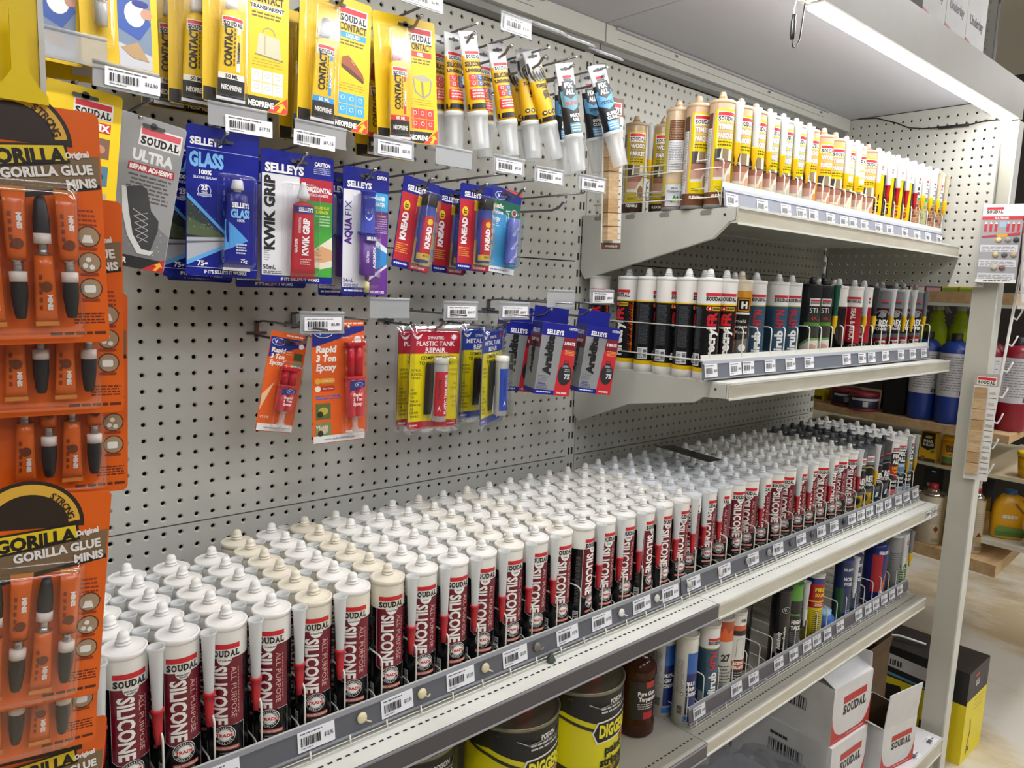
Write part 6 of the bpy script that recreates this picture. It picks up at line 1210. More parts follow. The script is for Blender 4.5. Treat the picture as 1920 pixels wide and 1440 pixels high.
for nm, x, y, z, w, h, lb, pr_, txt in TG:
    dx = {'T1': 0.013, 'T2': -0.010, 'T5': -0.002, 'Tb': 0.006}.get(nm, 0.0); dz = {'T1': -0.008, 'T2': -0.0085, 'Tb': 0.0}.get(nm, -0.001)
    holder(x, -y, z, w, h, bool(lb), pr_ or '$9.95', (0, math.radians({'T2': 1.5, 'Tb': 2}.get(nm, 0)), 0), txt, dx, dz, min(0.060, w*0.84))
for k, (x, z) in enumerate(((-0.386, 0.815), (-0.314, 0.812), (-0.236, 0.806))):
    holder(x, -0.238, z, 0.066, 0.028, True, '$12.95', (math.radians(-62), 0, 0), f'label holder tipped up flat, {nth(k+1)} of three under the canopy edge')

# ================================================================== lower shelf
def tin(x, y, z, r, h, lab, turn=-0.62):
    o = empty('paint_stripper_tin', (x, y, z)); tag(o, lab, 'tin', 'yellow paint stripper tins'); yl = M('#d6cc18', 0.25)
    m = MB(); m.lathe([(0, 0.003), (r-0.004, 0.003), (r, 0), (r, 0.003), (r-0.001, 0.005), (r-0.001, h-0.006)], yl, 44)
    a = Art(); R_ = r-0.001; bk = '#17181c'
    a.poly([(-0.13, h-0.006), (-0.13, h-0.052), (-0.05, h-0.040), (0.02, h-0.062), (0.06, h-0.066), (0.14, h-0.066), (0.14, h-0.006)], bk, 1)
    a.line([(-0.14, h-0.040), (-0.05, h-0.052), (0.02, h-0.076), (0.05, h-0.080)], 0.006, '#2c2c22', 2)
    a.poly([(0.008, h-0.080), (0.018, h-0.058), (0.105, h-0.052), (0.105, h-0.096), (0.018, h-0.102)], '#e9e6da', 3); a.poly([(0.011, h-0.080), (0.020, h-0.061), (0.105, h-0.055), (0.105, h-0.093), (0.020, h-0.099)], bk, 4); a.text('DIGGERS', 0.062, h-0.077, 0.024, '#e6de2a', w=0.080, bold=0.05, L=5)
    a.text('POISON', 0.062, h-0.022, 0.0095, '#e9e8e2', w=0.034, bold=0.03, L=3); a.bars(0.022, h-0.044, 0.088, h-0.030, 2, '#c9c8c4', 3, 0.5, 0.1, 'r')
    a.text('paint', 0.062, h-0.117, 0.017, bk, w=0.050, bold=0.04, L=5); a.text('stripper', 0.064, h-0.140, 0.017, bk, w=0.074, bold=0.04, L=5); a.disc(0.090, h-0.105, 0.0095, '#b8542c', 4, 14)
    a.text('INDUSTRIAL', 0.064, h-0.155, 0.0065, '#8d4a20', w=0.056, bold=0.03, L=5); a.poly([(-0.06, 0.006), (-0.06, 0.035), (0.03, 0.010), (0.06, 0.012), (0.10, 0.035), (0.13, 0.006)], '#2c2a1a', 2)
    for k in range(4): a.ring(0.01+0.018*k, 0.022-0.004*k, 0.008, 0.0095, '#6a641a', 4, 14)
    wrap(a, m, R_, 0.008, turn=turn, lf=1.6); m.obj('can_body', o)
    m = MB(); m.lathe([(r-0.001, h-0.0058), (r+0.0006, h-0.004), (r+0.0014, h+0.0012), (r-0.001, h+0.0022), (r-0.004, h-0.002), (r-0.010, h-0.0045), (0.03, h-0.0040), (0, h-0.0040)], M('#8d8878', 0.3, 0.7), 44); m.obj('lid', o)
    m = MB(); m.lathe([(0.024, h-0.004), (0.0235, h+0.003), (0.0165, h+0.004), (0.0155, h+0.014), (0, h+0.0145)], '#b3162a', 20, (0.010, -0.012, 0)); m.obj('screw_cap', o)
    m = MB(); m.tube([(-r*0.9, -r*0.45, h-0.012), (-r*0.4, -r*0.98, h-0.028), (r*0.3, -r*1.02, h-0.028), (r*0.85, -r*0.55, h-0.012)], 0.0013, STEEL); m.obj('wire_handle', o)
    return o
tin(-0.447, -0.285, ZL, 0.085, 0.178, 'yellow and black paint stripper tin, left of the two by the dark strip')
tin(-0.268, -0.285, ZL, 0.085, 0.178, 'yellow and black paint stripper tin beside the brown bottle')
tin(-0.640, -0.240, ZL, 0.085, 0.178, 'yellow tin deeper in shadow at the bottom edge of the picture')
# turpentine bottle
o = empty('solvent_bottle', (-0.106, -0.300, ZL)); tag(o, 'brown clear bottle of gum turpentine beside the tins', 'bottle')
m = MB(); gl = frosted('amber_glass', '#4a2416', 0.93, 0.12)
m.lathe([(0, 0.002), (0.034, 0.001), (0.0385, 0.006), (0.0385, 0.030), (0.0355, 0.036), (0.0355, 0.128), (0.0385, 0.134), (0.037, 0.150), (0.026, 0.166), (0.014, 0.176), (0.012, 0.190), (0, 0.191)], gl, 32)
a = Art(); a.rect(-0.030, 0.042, 0.030, 0.124, '#241c1a', 1); a.rect(0.006, 0.110, 0.030, 0.124, '#a8301c', 2); a.text('Pure Gum', 0.010, 0.099, 0.0088, '#ecebe8', w=0.042, bold=0.04); a.text('Turpentine', 0.014, 0.087, 0.0088, '#ecebe8', w=0.046, bold=0.04); a.bars(-0.012, 0.064, 0.026, 0.078, 3, '#c9c6c2', 3, 0.45, 0.2, 'c'); a.rect(0.002, 0.043, 0.026, 0.058, '#b8222c', 2)
wrap(a, m, 0.0358, 0.005, turn=-0.55); m.obj('bottle_body', o); m = MB(); m.lathe([(0.0145, 0.180), (0.0145, 0.2), (0, 0.2005)], '#17171a', 18); m.obj('cap', o)
def lowcart(bands, texts, extra=None):
    a = Art()
    for t in texts: a.text(t[0], t[1], t[2], t[3], g(t[4]), w=t[5], rot=t[6] if len(t) > 6 else 0, bold=0.045, L=4)
    if extra: extra(a)
    return body(bands, a)
def ms_x(a):
    a.rect(-0.004, 0.028, 0.03, 0.150, g('#1a2a6c'), 1); a.rect(-0.004, 0.120, 0.03, 0.166, g('#2a5fae'), 2); a.rect(-0.006, 0.012, 0.03, 0.024, g('#2a62b8'), 1); a.barcode(-0.021, 0.028, -0.010, 0.046, '#3a3a3c', 2, 12, True); a.bars(-0.026, 0.075, -0.009, 0.150, 18, g('#8d9098'), 2, 0.35, 0.3); 
    a.poly([(-0.016, 0.074), (-0.012, 0.079), (-0.008, 0.074), (-0.012, 0.069)], g('#2a2a2c'), 3); a.poly([(-0.0150, 0.074), (-0.012, 0.0775), (-0.009, 0.074), (-0.012, 0.0705)], g('#e3e1da'), 4)
MSG = lowcart([(0.197, g('#dcdad2'))], [('MULTI', 0.006, 0.098, 0.0075, '#f0efe9', 0.018), ('GRIP', 0.006, 0.086, 0.0075, '#f0efe9', 0.018), ('CONSTRUCT', 0.011, 0.074, 0.0075, '#f0efe9', 0.030)], ms_x)
ACE = lowcart([(0.022, g('#b8502c')), (0.026, g('#e3e1da')), (0.160, g('#232124')), (0.172, g('#c9603a')), (0.197, g('#e3e1da'))], [('ACETIC', 0.003, 0.082, 0.0065, '#f0efe9', 0.028), ('SEALANT', 0.003, 0.072, 0.0065, '#f0efe9', 0.030), ('USA', 0.010, 0.184, 0.007, '#26262a', 0.014)], lambda a: (a.rect(-0.014, 0.066, 0.022, 0.088, g('#b8502c'), 2), a.rect(-0.014, 0.090, 0.022, 0.148, g('#d9d7d0'), 2), a.line([(-0.004, 0.098), (-0.004, 0.138), (0.006, 0.142), (0.012, 0.138), (0.012, 0.100)], 0.0008, g('#55534f'), 3), a.bars(-0.014, 0.032, 0.022, 0.062, 5, g('#c9c6c0'), 2, 0.3, 0.4)))
F27 = lowcart([(0.150, g('#cfcdc6')), (0.165, g('#2a2426')), (0.197, g('#a8482a'))], [('27', 0.002, 0.112, 0.015, '#26262a', 0.022)], lambda a: (a.poly([(-0.02, 0.150), (0.02, 0.150), (0.016, 0.178), (0.004, 0.168), (-0.004, 0.184), (-0.014, 0.166)], g('#d8602c'), 2), a.bars(-0.016, 0.05, 0.018, 0.095, 6, g('#55534f'), 2, 0.4, 0.3)))
DRK = lowcart([(0.197, g('#1c1b1f'))], [], lambda a: (a.bars(-0.03, 0.08, 0.0, 0.18, 26, g('#4b4a50'), 2, 0.4, 0.1), a.rect(-0.032, 0.024, -0.006, 0.062, g('#9b9a9c'), 2), a.barcode(-0.03, 0.028, -0.018, 0.056, '#2a2a2c', 3, 12, True)))
ATB = lowcart([(0.197, g('#1b1a1d'))], [('638', -0.010, 0.028, 0.010, '#e3e1de', 0.026, 90), ('Autobody', -0.010, 0.073, 0.009, '#e3e1de', 0.046, 90), ('Seam Sealant', 0.002, 0.080, 0.0055, '#c9c6c4', 0.060, 90)], lambda a: (a.disc(0.004, 0.152, 0.011, g('#d9d7d4'), 2, 20, ry=0.008), a.disc(0.004, 0.152, 0.0102, g('#1b1a1d'), 3, 20, ry=0.0072), a.text('V-', 0.002, 0.152, 0.007, g('#d9d7d4'), L=4), a.rect(-0.022, 0.04, -0.012, 0.09, g('#8d8b8e'), 2)))
HTK = lowcart([(0.03, g('#8a8a86')), (0.160, g('#25262a')), (0.197, g('#5a9a3c'))], [('POWER', 0.0, 0.124, 0.0055, '#6f9a4a', 0.026), ('HIGH', 0.004, 0.105, 0.0100, '#ecebe6', 0.026), ('TACK', 0.004, 0.090, 0.0100, '#ecebe6', 0.028)], lambda a: a.bars(-0.02, 0.04, 0.02, 0.08, 8, g('#6d6e72'), 2, 0.35, 0.3, 'c'))
FIR = lowcart([(0.110, g('#d9c51a')), (0.126, g('#a8202c')), (0.130, g('#d9c51a')), (0.175, g('#b0202c')), (0.190, g('#23387e')), (0.197, g('#dcdad2'))], [('FIRE', 0.004, 0.160, 0.0105, '#e8cf1e', 0.028), ('SOUND', 0.006, 0.146, 0.0095, '#e8cf1e', 0.030)], lambda a: (a.bars(-0.012, 0.030, 0.020, 0.105, 14, g('#55502a'), 2, 0.45, 0.2), a.bars(-0.008, 0.114, 0.018, 0.124, 2, g('#f0d9a0'), 3)))
MOR = lowcart([(0.03, g('#2a4a9a')), (0.197, g('#1f2f5e'))], [('MORE', 0.004, 0.148, 0.010, '#c9cdd9', 0.028), ('WORK', 0.004, 0.134, 0.010, '#c9cdd9', 0.028), ('SELLEYS', 0.003, 0.175, 0.007, '#c9cdd9', 0.030)], lambda a: (a.rect(-0.03, 0.03, -0.006, 0.12, g('#2c5a3a'), 2), a.bars(0.0, 0.035, 0.022, 0.06, 4, g('#8a9ac4'), 3)))
GRN = lowcart([(0.10, g('#3a6a34')), (0.197, g('#b9bab8'))], [], lambda a: (a.bars(-0.02, 0.02, 0.02, 0.09, 9, g('#a9b4a0'), 2), soudal(a, 0, 0.17, 0.03, 3)))
GRY = lowcart([(0.197, g('#8b8d90'))], [], lambda a: a.bars(-0.02, 0.02, 0.02, 0.15, 20, g('#5d5f62'), 2))
LG = 'mixed cartridges on the lower shelf'
for me, x, y, lc, nz, nc, lb in ((MSG, -0.012, -0.295, '#dcdad2', None, '', 'white and blue construction adhesive cartridge, the one further back'), (MSG, -0.002, -0.345, '#dcdad2', None, '', 'white and blue construction adhesive cartridge at the front corner of the lower shelf'), (SR, 0.080, -0.345, '#dcdad2', None, '', 'blue cartridge with vertical lettering on the lower shelf'), (F27, 0.135, -0.345, '#c9c6c0', None, '', 'white cartridge marked 27 with a flame'), (ACE, 0.188, -0.345, '#e3e1da', None, '', 'black and white cartridge with orange sealant panel'),
                                   (DRK, 0.245, -0.235, '#1c1b1f', None, '', 'black cartridge set back behind the wires of the lower shelf'), (DRK, 0.310, -0.290, '#1c1b1f', None, '', 'black cartridge left of the autobody one'), (ATB, 0.395, -0.345, '#26262a', None, '', 'black autobody sealant cartridge'), (HTK, 0.452, -0.345, '#5a9a3c', '', '#d9d9d6', 'black and green high tack cartridge'), (FIR, 0.570, -0.345, '#d4d2cc', None, '', 'yellow and red FIRE cartridge standing out on the lower shelf'),
                                   (MOR, 0.655, -0.270, '#27407c', None, '', 'navy blue cartridge set back behind the FIRE one'), (MOR, 0.738, -0.345, '#27407c', '', '#e3e3e0', 'navy blue cartridge beside a long white nozzle'), (MOR, 0.795, -0.345, '#27407c', None, '', 'navy blue cartridge, right of the long white nozzle'), (GRY, 1.080, -0.345, '#d9d9d6', '', '#d9d9d6', 'grey topped cartridge near the right end of the lower shelf'), (GRN, 1.135, -0.345, '#8b8d90', '#7a7c80', '#d9ae12', 'green and grey cartridge at the right end of the lower shelf')):
    o = cartridge('sealant_cartridge', me, lc, nz, nc or '#d9ae12', True, -0.65); stand(o, x, y, ZL, lb, LG)
o = empty('foam_can', (0.975, -0.335, ZL)); tag(o, 'fat navy and red foam can on the lower shelf', 'foam can')
m = MB(); m.lathe([(0, 0), (0.031, 0), (0.0325, 0.003), (0.0325, 0.185), (0.029, 0.195), (0.012, 0.200), (0, 0.201)], M('#222a70', 0.25), 28); a = Art(); a.rect(-0.03, 0.05, 0.0, 0.165, '#a8202c', 1); a.poly([(-0.01, 0.02), (0.0, 0.07), (0.02, 0.03)], '#d9d9d6', 2); a.poly([(0.0, 0.06), (0.022, 0.13), (0.008, 0.05)], '#d8602c', 2); a.text('SELLEYS', 0.004, 0.172, 0.009, '#d9d9e4', w=0.036, bold=0.06); a.text('FIX', 0.012, 0.042, 0.010, '#26262a', bold=0.05); wrap(a, m, 0.0325, 0.005, turn=-0.5); m.obj('can_body', o)
m = MB(); m.lathe([(0.018, 0.1995), (0.018, 0.215), (0, 0.216)], '#d9d9d6', 16); m.obj('cap', o)
o = empty('tub', (0.610, -0.335, ZL+0.0)); 
m = MB(); m.lathe([(0, 0), (0.028, 0), (0.030, 0.002), (0.030, 0.055), (0.022, 0.064), (0, 0.065)], '#2f62b0', 22); m.obj('tub_body', o); m = MB(); m.lathe([(0.0215, 0.0632), (0.0215, 0.075), (0, 0.0755)], '#9cc0e0', 18); m.obj('lid', o); tag(o, 'short light blue tub behind the wires right of the yellow cartridge', 'tub')
o.location.x = 0.648; o.location.y = -0.338

# ================================================================== base shelf: cartons, bag of goods
ZB = SL['base']
CB, CBR = mixed('white_board', '#c9c9c8', '#d9d9d7', nscale=8, rough=0.7), mixed('brown_board', '#5d4a34', '#6b563c', nscale=10, rough=0.8)
def soudal_face(a, w, h):
    a.rect(-w/2, 0, w/2, h*0.10, '#b8352f', 1); a.poly([(-w/2, h*0.09), (-w/2, h*0.52), (-w*0.475, h*0.36), (-w*0.40, h*0.20), (-w*0.28, h*0.115), (-w*0.15, h*0.09)], '#b8352f', 1); a.poly([(w/2, h*0.09), (w/2, h*0.52), (w*0.475, h*0.36), (w*0.42, h*0.22), (w*0.33, h*0.125), (w*0.2, h*0.09)], '#b8352f', 1)
    soudal(a, 0.012 if w > 0.1 else 0.0, h*0.62, w*0.60, 3, ink='#2a2a2c', bar='#b8352f'); a.bars(-w*0.1, h*0.035, w*0.35, h*0.07, 1, '#d9a098', 3, 0.7, 0)
def carton(x, y, z, w, d, h, yaw, lab, art=None, side=None, flaps=(), open_=False, col=None, inner=None, group=None):
    """(x, y): middle of the front face at the base"""
    o = empty('carton', (x, y, z), (0, 0, math.radians(yaw))); tag(o, lab, 'cardboard box', group); c = col or CB; i = inner or CBR; t = 0.0025
    m = MB()
    m.box(-w/2, 0, 0, w/2, t, h, c); m.box(-w/2, d-t, 0, w/2, d, h, c); m.box(-w/2, t, 0, -w/2+t, d-t, h, c); m.box(w/2-t, t, 0, w/2, d-t, h, c); m.box(-w/2+t, t, 0, w/2-t, d-t, t, i)
    if open_:
        m.box(-w/2+t, t, t, w/2-t, t+0.0006, h-0.0005, i); m.box(-w/2+t, d-t-0.0006, t, w/2-t, d-t, h-0.0005, i); m.box(-w/2+t, t, t, -w/2+t+0.0006, d-t, h-0.0005, i); m.box(w/2-t-0.0006, t, t, w/2-t, d-t, h-0.0005, i)
    else: m.box(-w/2+t, t, h-t, w/2-t, d-t, h, c)
    if art: a = Art(); art(a, w, h); front(a, m)
    if side: a = Art(); side(a, d, h); m.art(a, lambda u, v, l: Vector((-w/2-l-0.0001, d/2-u, v)))
    m.obj('carton_body', o)
    for (kind, ang, ln) in flaps:
        f = MB()
        if kind == 'front': f.box(-w/2+0.002, -0.0012, 0, w/2-0.002, 0.0012, ln, c); q = f.obj('flap', o, (0, 0.0012, h+0.0005), (math.radians(ang), 0, 0))
        if kind == 'back': f.box(-w/2+0.002, -0.0012, 0, w/2-0.002, 0.0012, ln, c); q = f.obj('flap', o, (0, d-0.0012, h+0.0005), (math.radians(ang), 0, 0))
        if kind == 'left': f.box(-0.0012, 0.004, 0, 0.0012, d-0.004, ln, c); q = f.obj('flap', o, (-w/2+0.0012, 0, h+0.0005), (0, math.radians(ang), 0))
        if kind == 'right': f.box(-0.0012, 0.004, 0, 0.0012, d-0.004, ln, c); q = f.obj('flap', o, (w/2-0.0012, 0, h+0.0005), (0, math.radians(ang), 0))
    return o
def bar_side(a, d, h): a.barcode(-d*0.1, h*0.42, d*0.22, h*0.62, '#2d2d2e', 2, 22); a.line([(-d*0.11, h*0.41), (d*0.23, h*0.41), (d*0.23, h*0.63), (-d*0.11, h*0.63), (-d*0.11, h*0.41)], 0.001, '#2d2d2e', 2); a.bars(-d*0.1, h*0.70, d*0.1, h*0.78, 1, '#3a3a3b', 2, 0.7, 0.2)
GCB = 'white cartons with a red bar logo on the base shelf'
carton(0.680, -0.432, ZB, 0.195, 0.30, 0.158, -3, 'white carton with red bar logo underneath another one on the base shelf', soudal_face, bar_side, group=GCB)
carton(0.688, -0.425, ZB+0.1585, 0.205, 0.28, 0.160, -4, 'white carton with red bar logo stacked on top, its lid slanting up', soudal_face, bar_side, (('front', -62, 0.075), ('right', -8, 0.05)), group=GCB)
carton(0.898, -0.482, ZB, 0.165, 0.140, 0.140, -10, 'white carton with raised printed flap at the right of the base shelf', soudal_face, None, (('front', 4, 0.105), ('left', -60, 0.06)), True, group=GCB)
def bb_side(a, d, h): a.text('SOFT', 0, h*0.65, 0.012, '#8d8a88', w=0.034, bold=0.04, L=2); a.text('METAL', 0, h*0.5, 0.012, '#8d8a88', w=0.038, bold=0.04, L=2)
carton(1.065, -0.340, ZB, 0.185, 0.24, 0.225, 0, 'open brown box with a black lid behind the white cartons', None, bb_side, (('front', 8, 0.05), ('right', 20, 0.11)), True, col=CBR, inner=M('#3f3122', 0.8))
m = MB(); m.box(0, 0, 0, 0.19, 0.14, 0.004, '#211f1f'); a = Art(); a.text('BOX', 0.04, 0.12, 0.014, '#c9c6c4', w=0.04, bold=0.05); a.rect(0.03, 0.075, 0.12, 0.095, '#c9c6c4', 2); a.bars(0.02, 0.03, 0.16, 0.055, 2, '#a9a6a2', 2); m.art(a, lambda u, v, l: Vector((u, v, 0.004+l+0.0001)))
tag(m.obj('box_lid', loc=(0.970, -0.245, ZB+0.2295), rot=(0, 0, 0)), 'flat black printed lid lying on the open brown box', 'box lid')
# black and yellow box on the floor behind the post
o = empty('floor_box', (1.30, -0.535, FZ)); tag(o, 'tall black and yellow box standing on the floor behind the corner post', 'box')
m = MB(); m.box(0, 0, 0, 0.20, 0.40, 0.315, '#1e1c1d'); a = Art(); a.rect(-0.40, 0, 0, 0.205, '#e0cc1a', 1); a.poly([(-0.40, 0.205), (-0.40, 0.16), (-0.30, 0.205)], '#1e1c1d', 2); a.poly([(-0.30, 0.05), (-0.30, 0.17), (-0.20, 0.185), (-0.175, 0.12), (-0.165, 0.05)], '#231f20', 2); a.rect(-0.33, 0.04, -0.12, 0.075, '#2a2420', 3); a.line([(-0.10, 0.10), (-0.09, 0.24)], 0.006, '#7a7a78', 3); a.rect(-0.13, 0.05, -0.07, 0.10, '#2e2a28', 4); a.poly([(-0.3, 0.245), (-0.10, 0.235), (-0.10, 0.28), (-0.3, 0.29)], '#c9c8c6', 2); a.barcode(-0.24, 0.25, -0.20, 0.27, '#2a2a2c', 3, 10); a.poly([(-0.30, 0.215), (-0.12, 0.208), (-0.12, 0.215), (-0.3, 0.226)], '#5a9ab8', 2)
m.art(a, lambda u, v, l: Vector((-l-0.0001, -u, v)))
a = Art(); a.rect(0, 0, 0.20, 0.215, '#e9d824', 1); a.bars(0.08, 0.16, 0.19, 0.205, 3, '#c9b41a', 2, 0.3, 0.2); a.line([(0.06, 0.14), (0.07, 0.10), (0.055, 0.05), (0.05, 0.02)], 0.007, '#2a2822', 3); a.text('SG', 0.09, 0.26, 0.02, '#cfcccc', bold=0.05, L=3); a.rect(0.06, 0.285, 0.10, 0.295, '#b8303a', 3); a.text('K', 0.07, 0.035, 0.014, '#26241f', bold=0.1); front(a, m); m.obj('carton_body', o)
m = MB(); m.tube([(0.02, 0.30, 0.327), (0.06, 0.24, 0.333), (0.08, 0.16, 0.327)], 0.004, '#d9d9d6'); m.obj('carry_handle', o)
# rollers in a crumpled clear bag
GB = 'black round brushes in the clear bag'
for k, (x, y, rz, ring_) in enumerate(((0.28, -0.24, 0.3, 0), (0.39, -0.30, 0.5, 1), (0.485, -0.385, 0.4, 1), (0.22, -0.36, 0.2, 0), (0.36, -0.43, 0.5, 0))):
    o = empty('round_brush', (x, y, ZB+0.045), (PI/2, 0, rz+1.2)); tag(o, f'black round brush in the clear bag, {nth(k+1)} of five', 'brush', GB)
    m = MB(); m.lathe([(0, -0.06), (0.036, -0.06), (0.040, -0.055), (0.040, 0.055), (0.036, 0.06), (0, 0.06)], M('#1a1b1f', 0.5), 22); m.obj('brush_body', o)
    m = MB(); m.lathe([(0.041, 0.045), (0.043, 0.047), (0.043, 0.053), (0.041, 0.055)], '#b9b81e' if ring_ else '#3a3c42', 22); m.obj('end_ring', o)
m = MB(); rnd = random.Random(4); rings = []
for i in range(13):
    ph = PI*i/12; ring_ = []
    for k in range(26):
        th = 2*PI*k/26; j = 1+0.16*rnd.uniform(-1, 1)*math.sin(ph)
        ring_.append(Vector((0.19*math.cos(ph), 0.155*math.sin(ph)*math.cos(th)*j, max(-0.056, 0.105*math.sin(ph)*math.sin(th)*j)+0.062)))
    rings.append(ring_)
m.loft(rings[1:-1], clear('bag_film', '#eef0f4', 0.045, 0.30, 0.12), smooth=False, cap=True)
tag(m.obj('plastic_bag', loc=(0.36, -0.345, ZB+0.001), rot=(0, 0, 0.15)), 'crumpled clear plastic bag holding black brushes on the base shelf', 'plastic bag')

# ================================================================== orange glue mini cards at the left edge
OR = M('#dc6016', 0.3)
def gorilla(x, y, z, roll, yaw, lab, pitch=0):
    o = card_root('glue_pack', x, y, z, roll, yaw, lab, 'glue pack', pitch, 'orange mini glue packs'); w, h = 0.090, 0.150; a = Art()
    a.rrect(-w/2, -h/2, w/2, h/2, 0.006, OR, 1); H = h/2+0.0085
    a.poly([(-w/2+.001, H-0.052), (w/2-.001, H-0.036), (w/2-.001, H-0.055), (-w/2+.001, H-0.073)], '#7a6448', 2); a.line([(-w/2+.001, H-0.0735), (w/2-.001, H-0.0555)], 0.003, '#1f1a16', 3)
    a.disc(-0.004, H-0.032, 0.033, '#2a1c14', 3, 26, a0=0, a1=180); a.ring(-0.004, H-0.032, 0.0235, 0.0305, '#d9a93a', 4, 22, 8, 172); a.arctext('STRONG', -0.004, H-0.032, 0.0255, 0.0042, '#3a2414', 38, 50, 6, 0.03)
    a.poly([(-w/2+.001, H-0.054), (0.027, H-0.042), (0.025, H-0.030), (-w/2+.001, H-0.038)], '#1c1814', 5); a.poly([(-w/2+.001, H-0.0525), (0.0255, H-0.0405), (0.0235, H-0.0315), (-w/2+.001, H-0.0395)], '#e0c21e', 6)
    a.text('GORILLA', 0.0010, H-0.0405, 0.0085, '#191512', w=0.047, rot=7, bold=0.05, L=7)
    a.text('Original', 0.031, H-0.0365, 0.0036, '#e6e2dc', w=0.014, rot=10, bold=0.05, L=7); a.text('GORILLA GLUE', 0.014, H-0.0485, 0.0058, '#e6e2dc', w=0.052, rot=8, bold=0.045, L=7); a.text('MINIS', 0.033, H-0.0545, 0.0054, '#e6e2dc', w=0.018, rot=8, bold=0.045, L=7)
    a.bars(0.026, h/2-0.080, 0.043, h/2-0.062, 6, '#8d3412', 2, 0.45, 0.25)
    for k in range(3):
        cz = h/2-0.080-0.0170*k; a.disc(0.0352, cz, 0.0070, '#5a2a12', 3, 20); a.disc(0.0352, cz, 0.0062, '#a0886a', 4, 20); a.rect(0.029, cz-0.0085, 0.040, cz-0.0068, '#8d3412', 5)
        if k == 0: a.poly([(0.031, cz-0.004), (0.038, cz-0.004), (0.0365, cz+0.001), (0.0325, cz+0.001)], '#e3e0da', 5)
        if k == 1:
            for q in ((0.0325, -0.002), (0.0365, -0.003), (0.0345, 0.002)): a.disc(q[0], cz+q[1], 0.0017, '#e3e0da', 5, 8)
        if k == 2: a.rrect(0.031, cz-0.0028, 0.038, cz+0.0022, 0.0012, '#e3e0da', 5)
    a.bars(0.024, -h/2+0.012, 0.043, -h/2+0.020, 4, '#6a2a10', 2, 0.5, 0.1); a.bars(0.010, -h/2+0.004, 0.043, -h/2+0.008, 1, '#5a2410', 2, 0.5, 0.0)
    card_mesh(w, h, a, OR, parent=o, hole=False)
    # four small tubes, alternately upright and upside down
    for k in range(4):
        ux = -0.0210+0.0142*k; inv = (k % 2 == 0)      # inv: cap at the top
        e = empty('mini_tube', (ux, -0.0075, 0)); e.parent = o
        t = Art(); t.text('MINIS', 0.0018, 0.024 if not inv else 0.012, 0.0026, '#e3dfd8', w=0.010, rot=-90, bold=0.06, L=2); t.bars(-0.004, 0.006, -0.0022, 0.030, 5, '#7a3010', 2, 0.6, 0.1); t.disc(0.0, 0.022 if inv else 0.010, 0.0034, '#6a3216', 2, 12)
        n = 14; Lb = 0.042; w_ = 0.0130; zt = 0.0205 if not inv else -0.060      # crimp height
        def dims(q): return (w_/2*(1-0.18*q), 0.0005+0.0042*min(1, q*1.4))
        s = -1 if not inv else 1
        m = MB(); rings = []
        for j in range(7):
            q = j/6; A, B_ = dims(q); rings.append([Vector((A*math.cos(2*PI*i/n), B_*math.sin(2*PI*i/n), zt+s*q*Lb)) for i in range(n)])
        m.loft(rings, M('#d2601e', 0.25)); m.box(-w_/2, -0.0006, zt-0.0028*(1 if s > 0 else 0), w_/2, 0.0006, zt+0.0028*(0 if s > 0 else 1), '#c9803a')
        def f(u, v, l):
            q = max(0, min(1, v/Lb)); A, B_ = dims(q if s > 0 else 1-q); uu = max(-0.99, min(0.99, u/A)); return Vector((u, -B_*math.sqrt(1-uu*uu)-l-0.0002, (zt+v) if s > 0 else (zt-Lb+v)))
        m.art(t, f, 0.0025); m.obj('tube_body', e)
        ze = zt+s*Lb
        m = MB(); pr_ = [(0.0055, 0), (0.0032, s*0.0012), (0.0028, s*0.0035), (0.0031, s*0.0045), (0.0028, s*0.0075)]; m.lathe([(r_, ze+q) for r_, q in pr_], M('#b9babb', 0.25, 0.9), 12); m.obj('metal_neck', e)
        m = MB(); m.lathe([(0.0028, ze+s*0.0070), (0.0050, ze+s*0.0072), (0.0049, ze+s*0.0135), (0.0, ze+s*0.0136)], '#d9cfc8', 14); m.obj('collar', e)
        m = MB(); m.lathe([(0.0048, ze+s*0.0137), (0.0048, ze+s*0.022), (0.0036, ze+s*0.0330), (0.0026, ze+s*0.0365), (0, ze+s*0.0368)], '#1c1c20', 14); m.obj('cap', e)
    blister(o, -0.040, -h/2+0.006, 0.0285, 0.026, 0.0155)
    return o
gorilla(-1.2065, -0.632, 0.4100, 1.0, 1, 'orange mini glue pack at the top of the left column, under the yellow strip')
gorilla(-1.1905, -0.606, 0.3580, -1.0, -3, 'orange mini glue pack overlapped by the topmost one')
gorilla(-1.1840, -0.585, 0.2940, -1.5, -4, 'orange mini glue pack, third from the top of the left column')
gorilla(-1.2120, -0.622, 0.1580, -5.0, -3, 'orange mini glue pack with its full yellow name banner showing')
gorilla(-1.2120, -0.600, 0.1080, -4.0, -3, 'orange mini glue pack just below the one with the banner')
gorilla(-1.2120, -0.580, -0.0330, -6.0, -3, 'orange mini glue pack at the very bottom of the left column')
m = MB(); m.box(-0.030, 0, -0.02, 0.0225, 0.0015, 0.16, M('#e3c400', 0.3)); m.box(0.0226, -0.0015, -0.02, 0.0258, 0.003, 0.16, M('#cfcfca', 0.3)); o = m.obj('hanging_strip', loc=(-1.2155, -0.6195, 0.499))
tag(o, 'yellow plastic hanging strip at the upper left corner', 'hanging strip')
m = MB(); yl = M('#e3c400', 0.3)
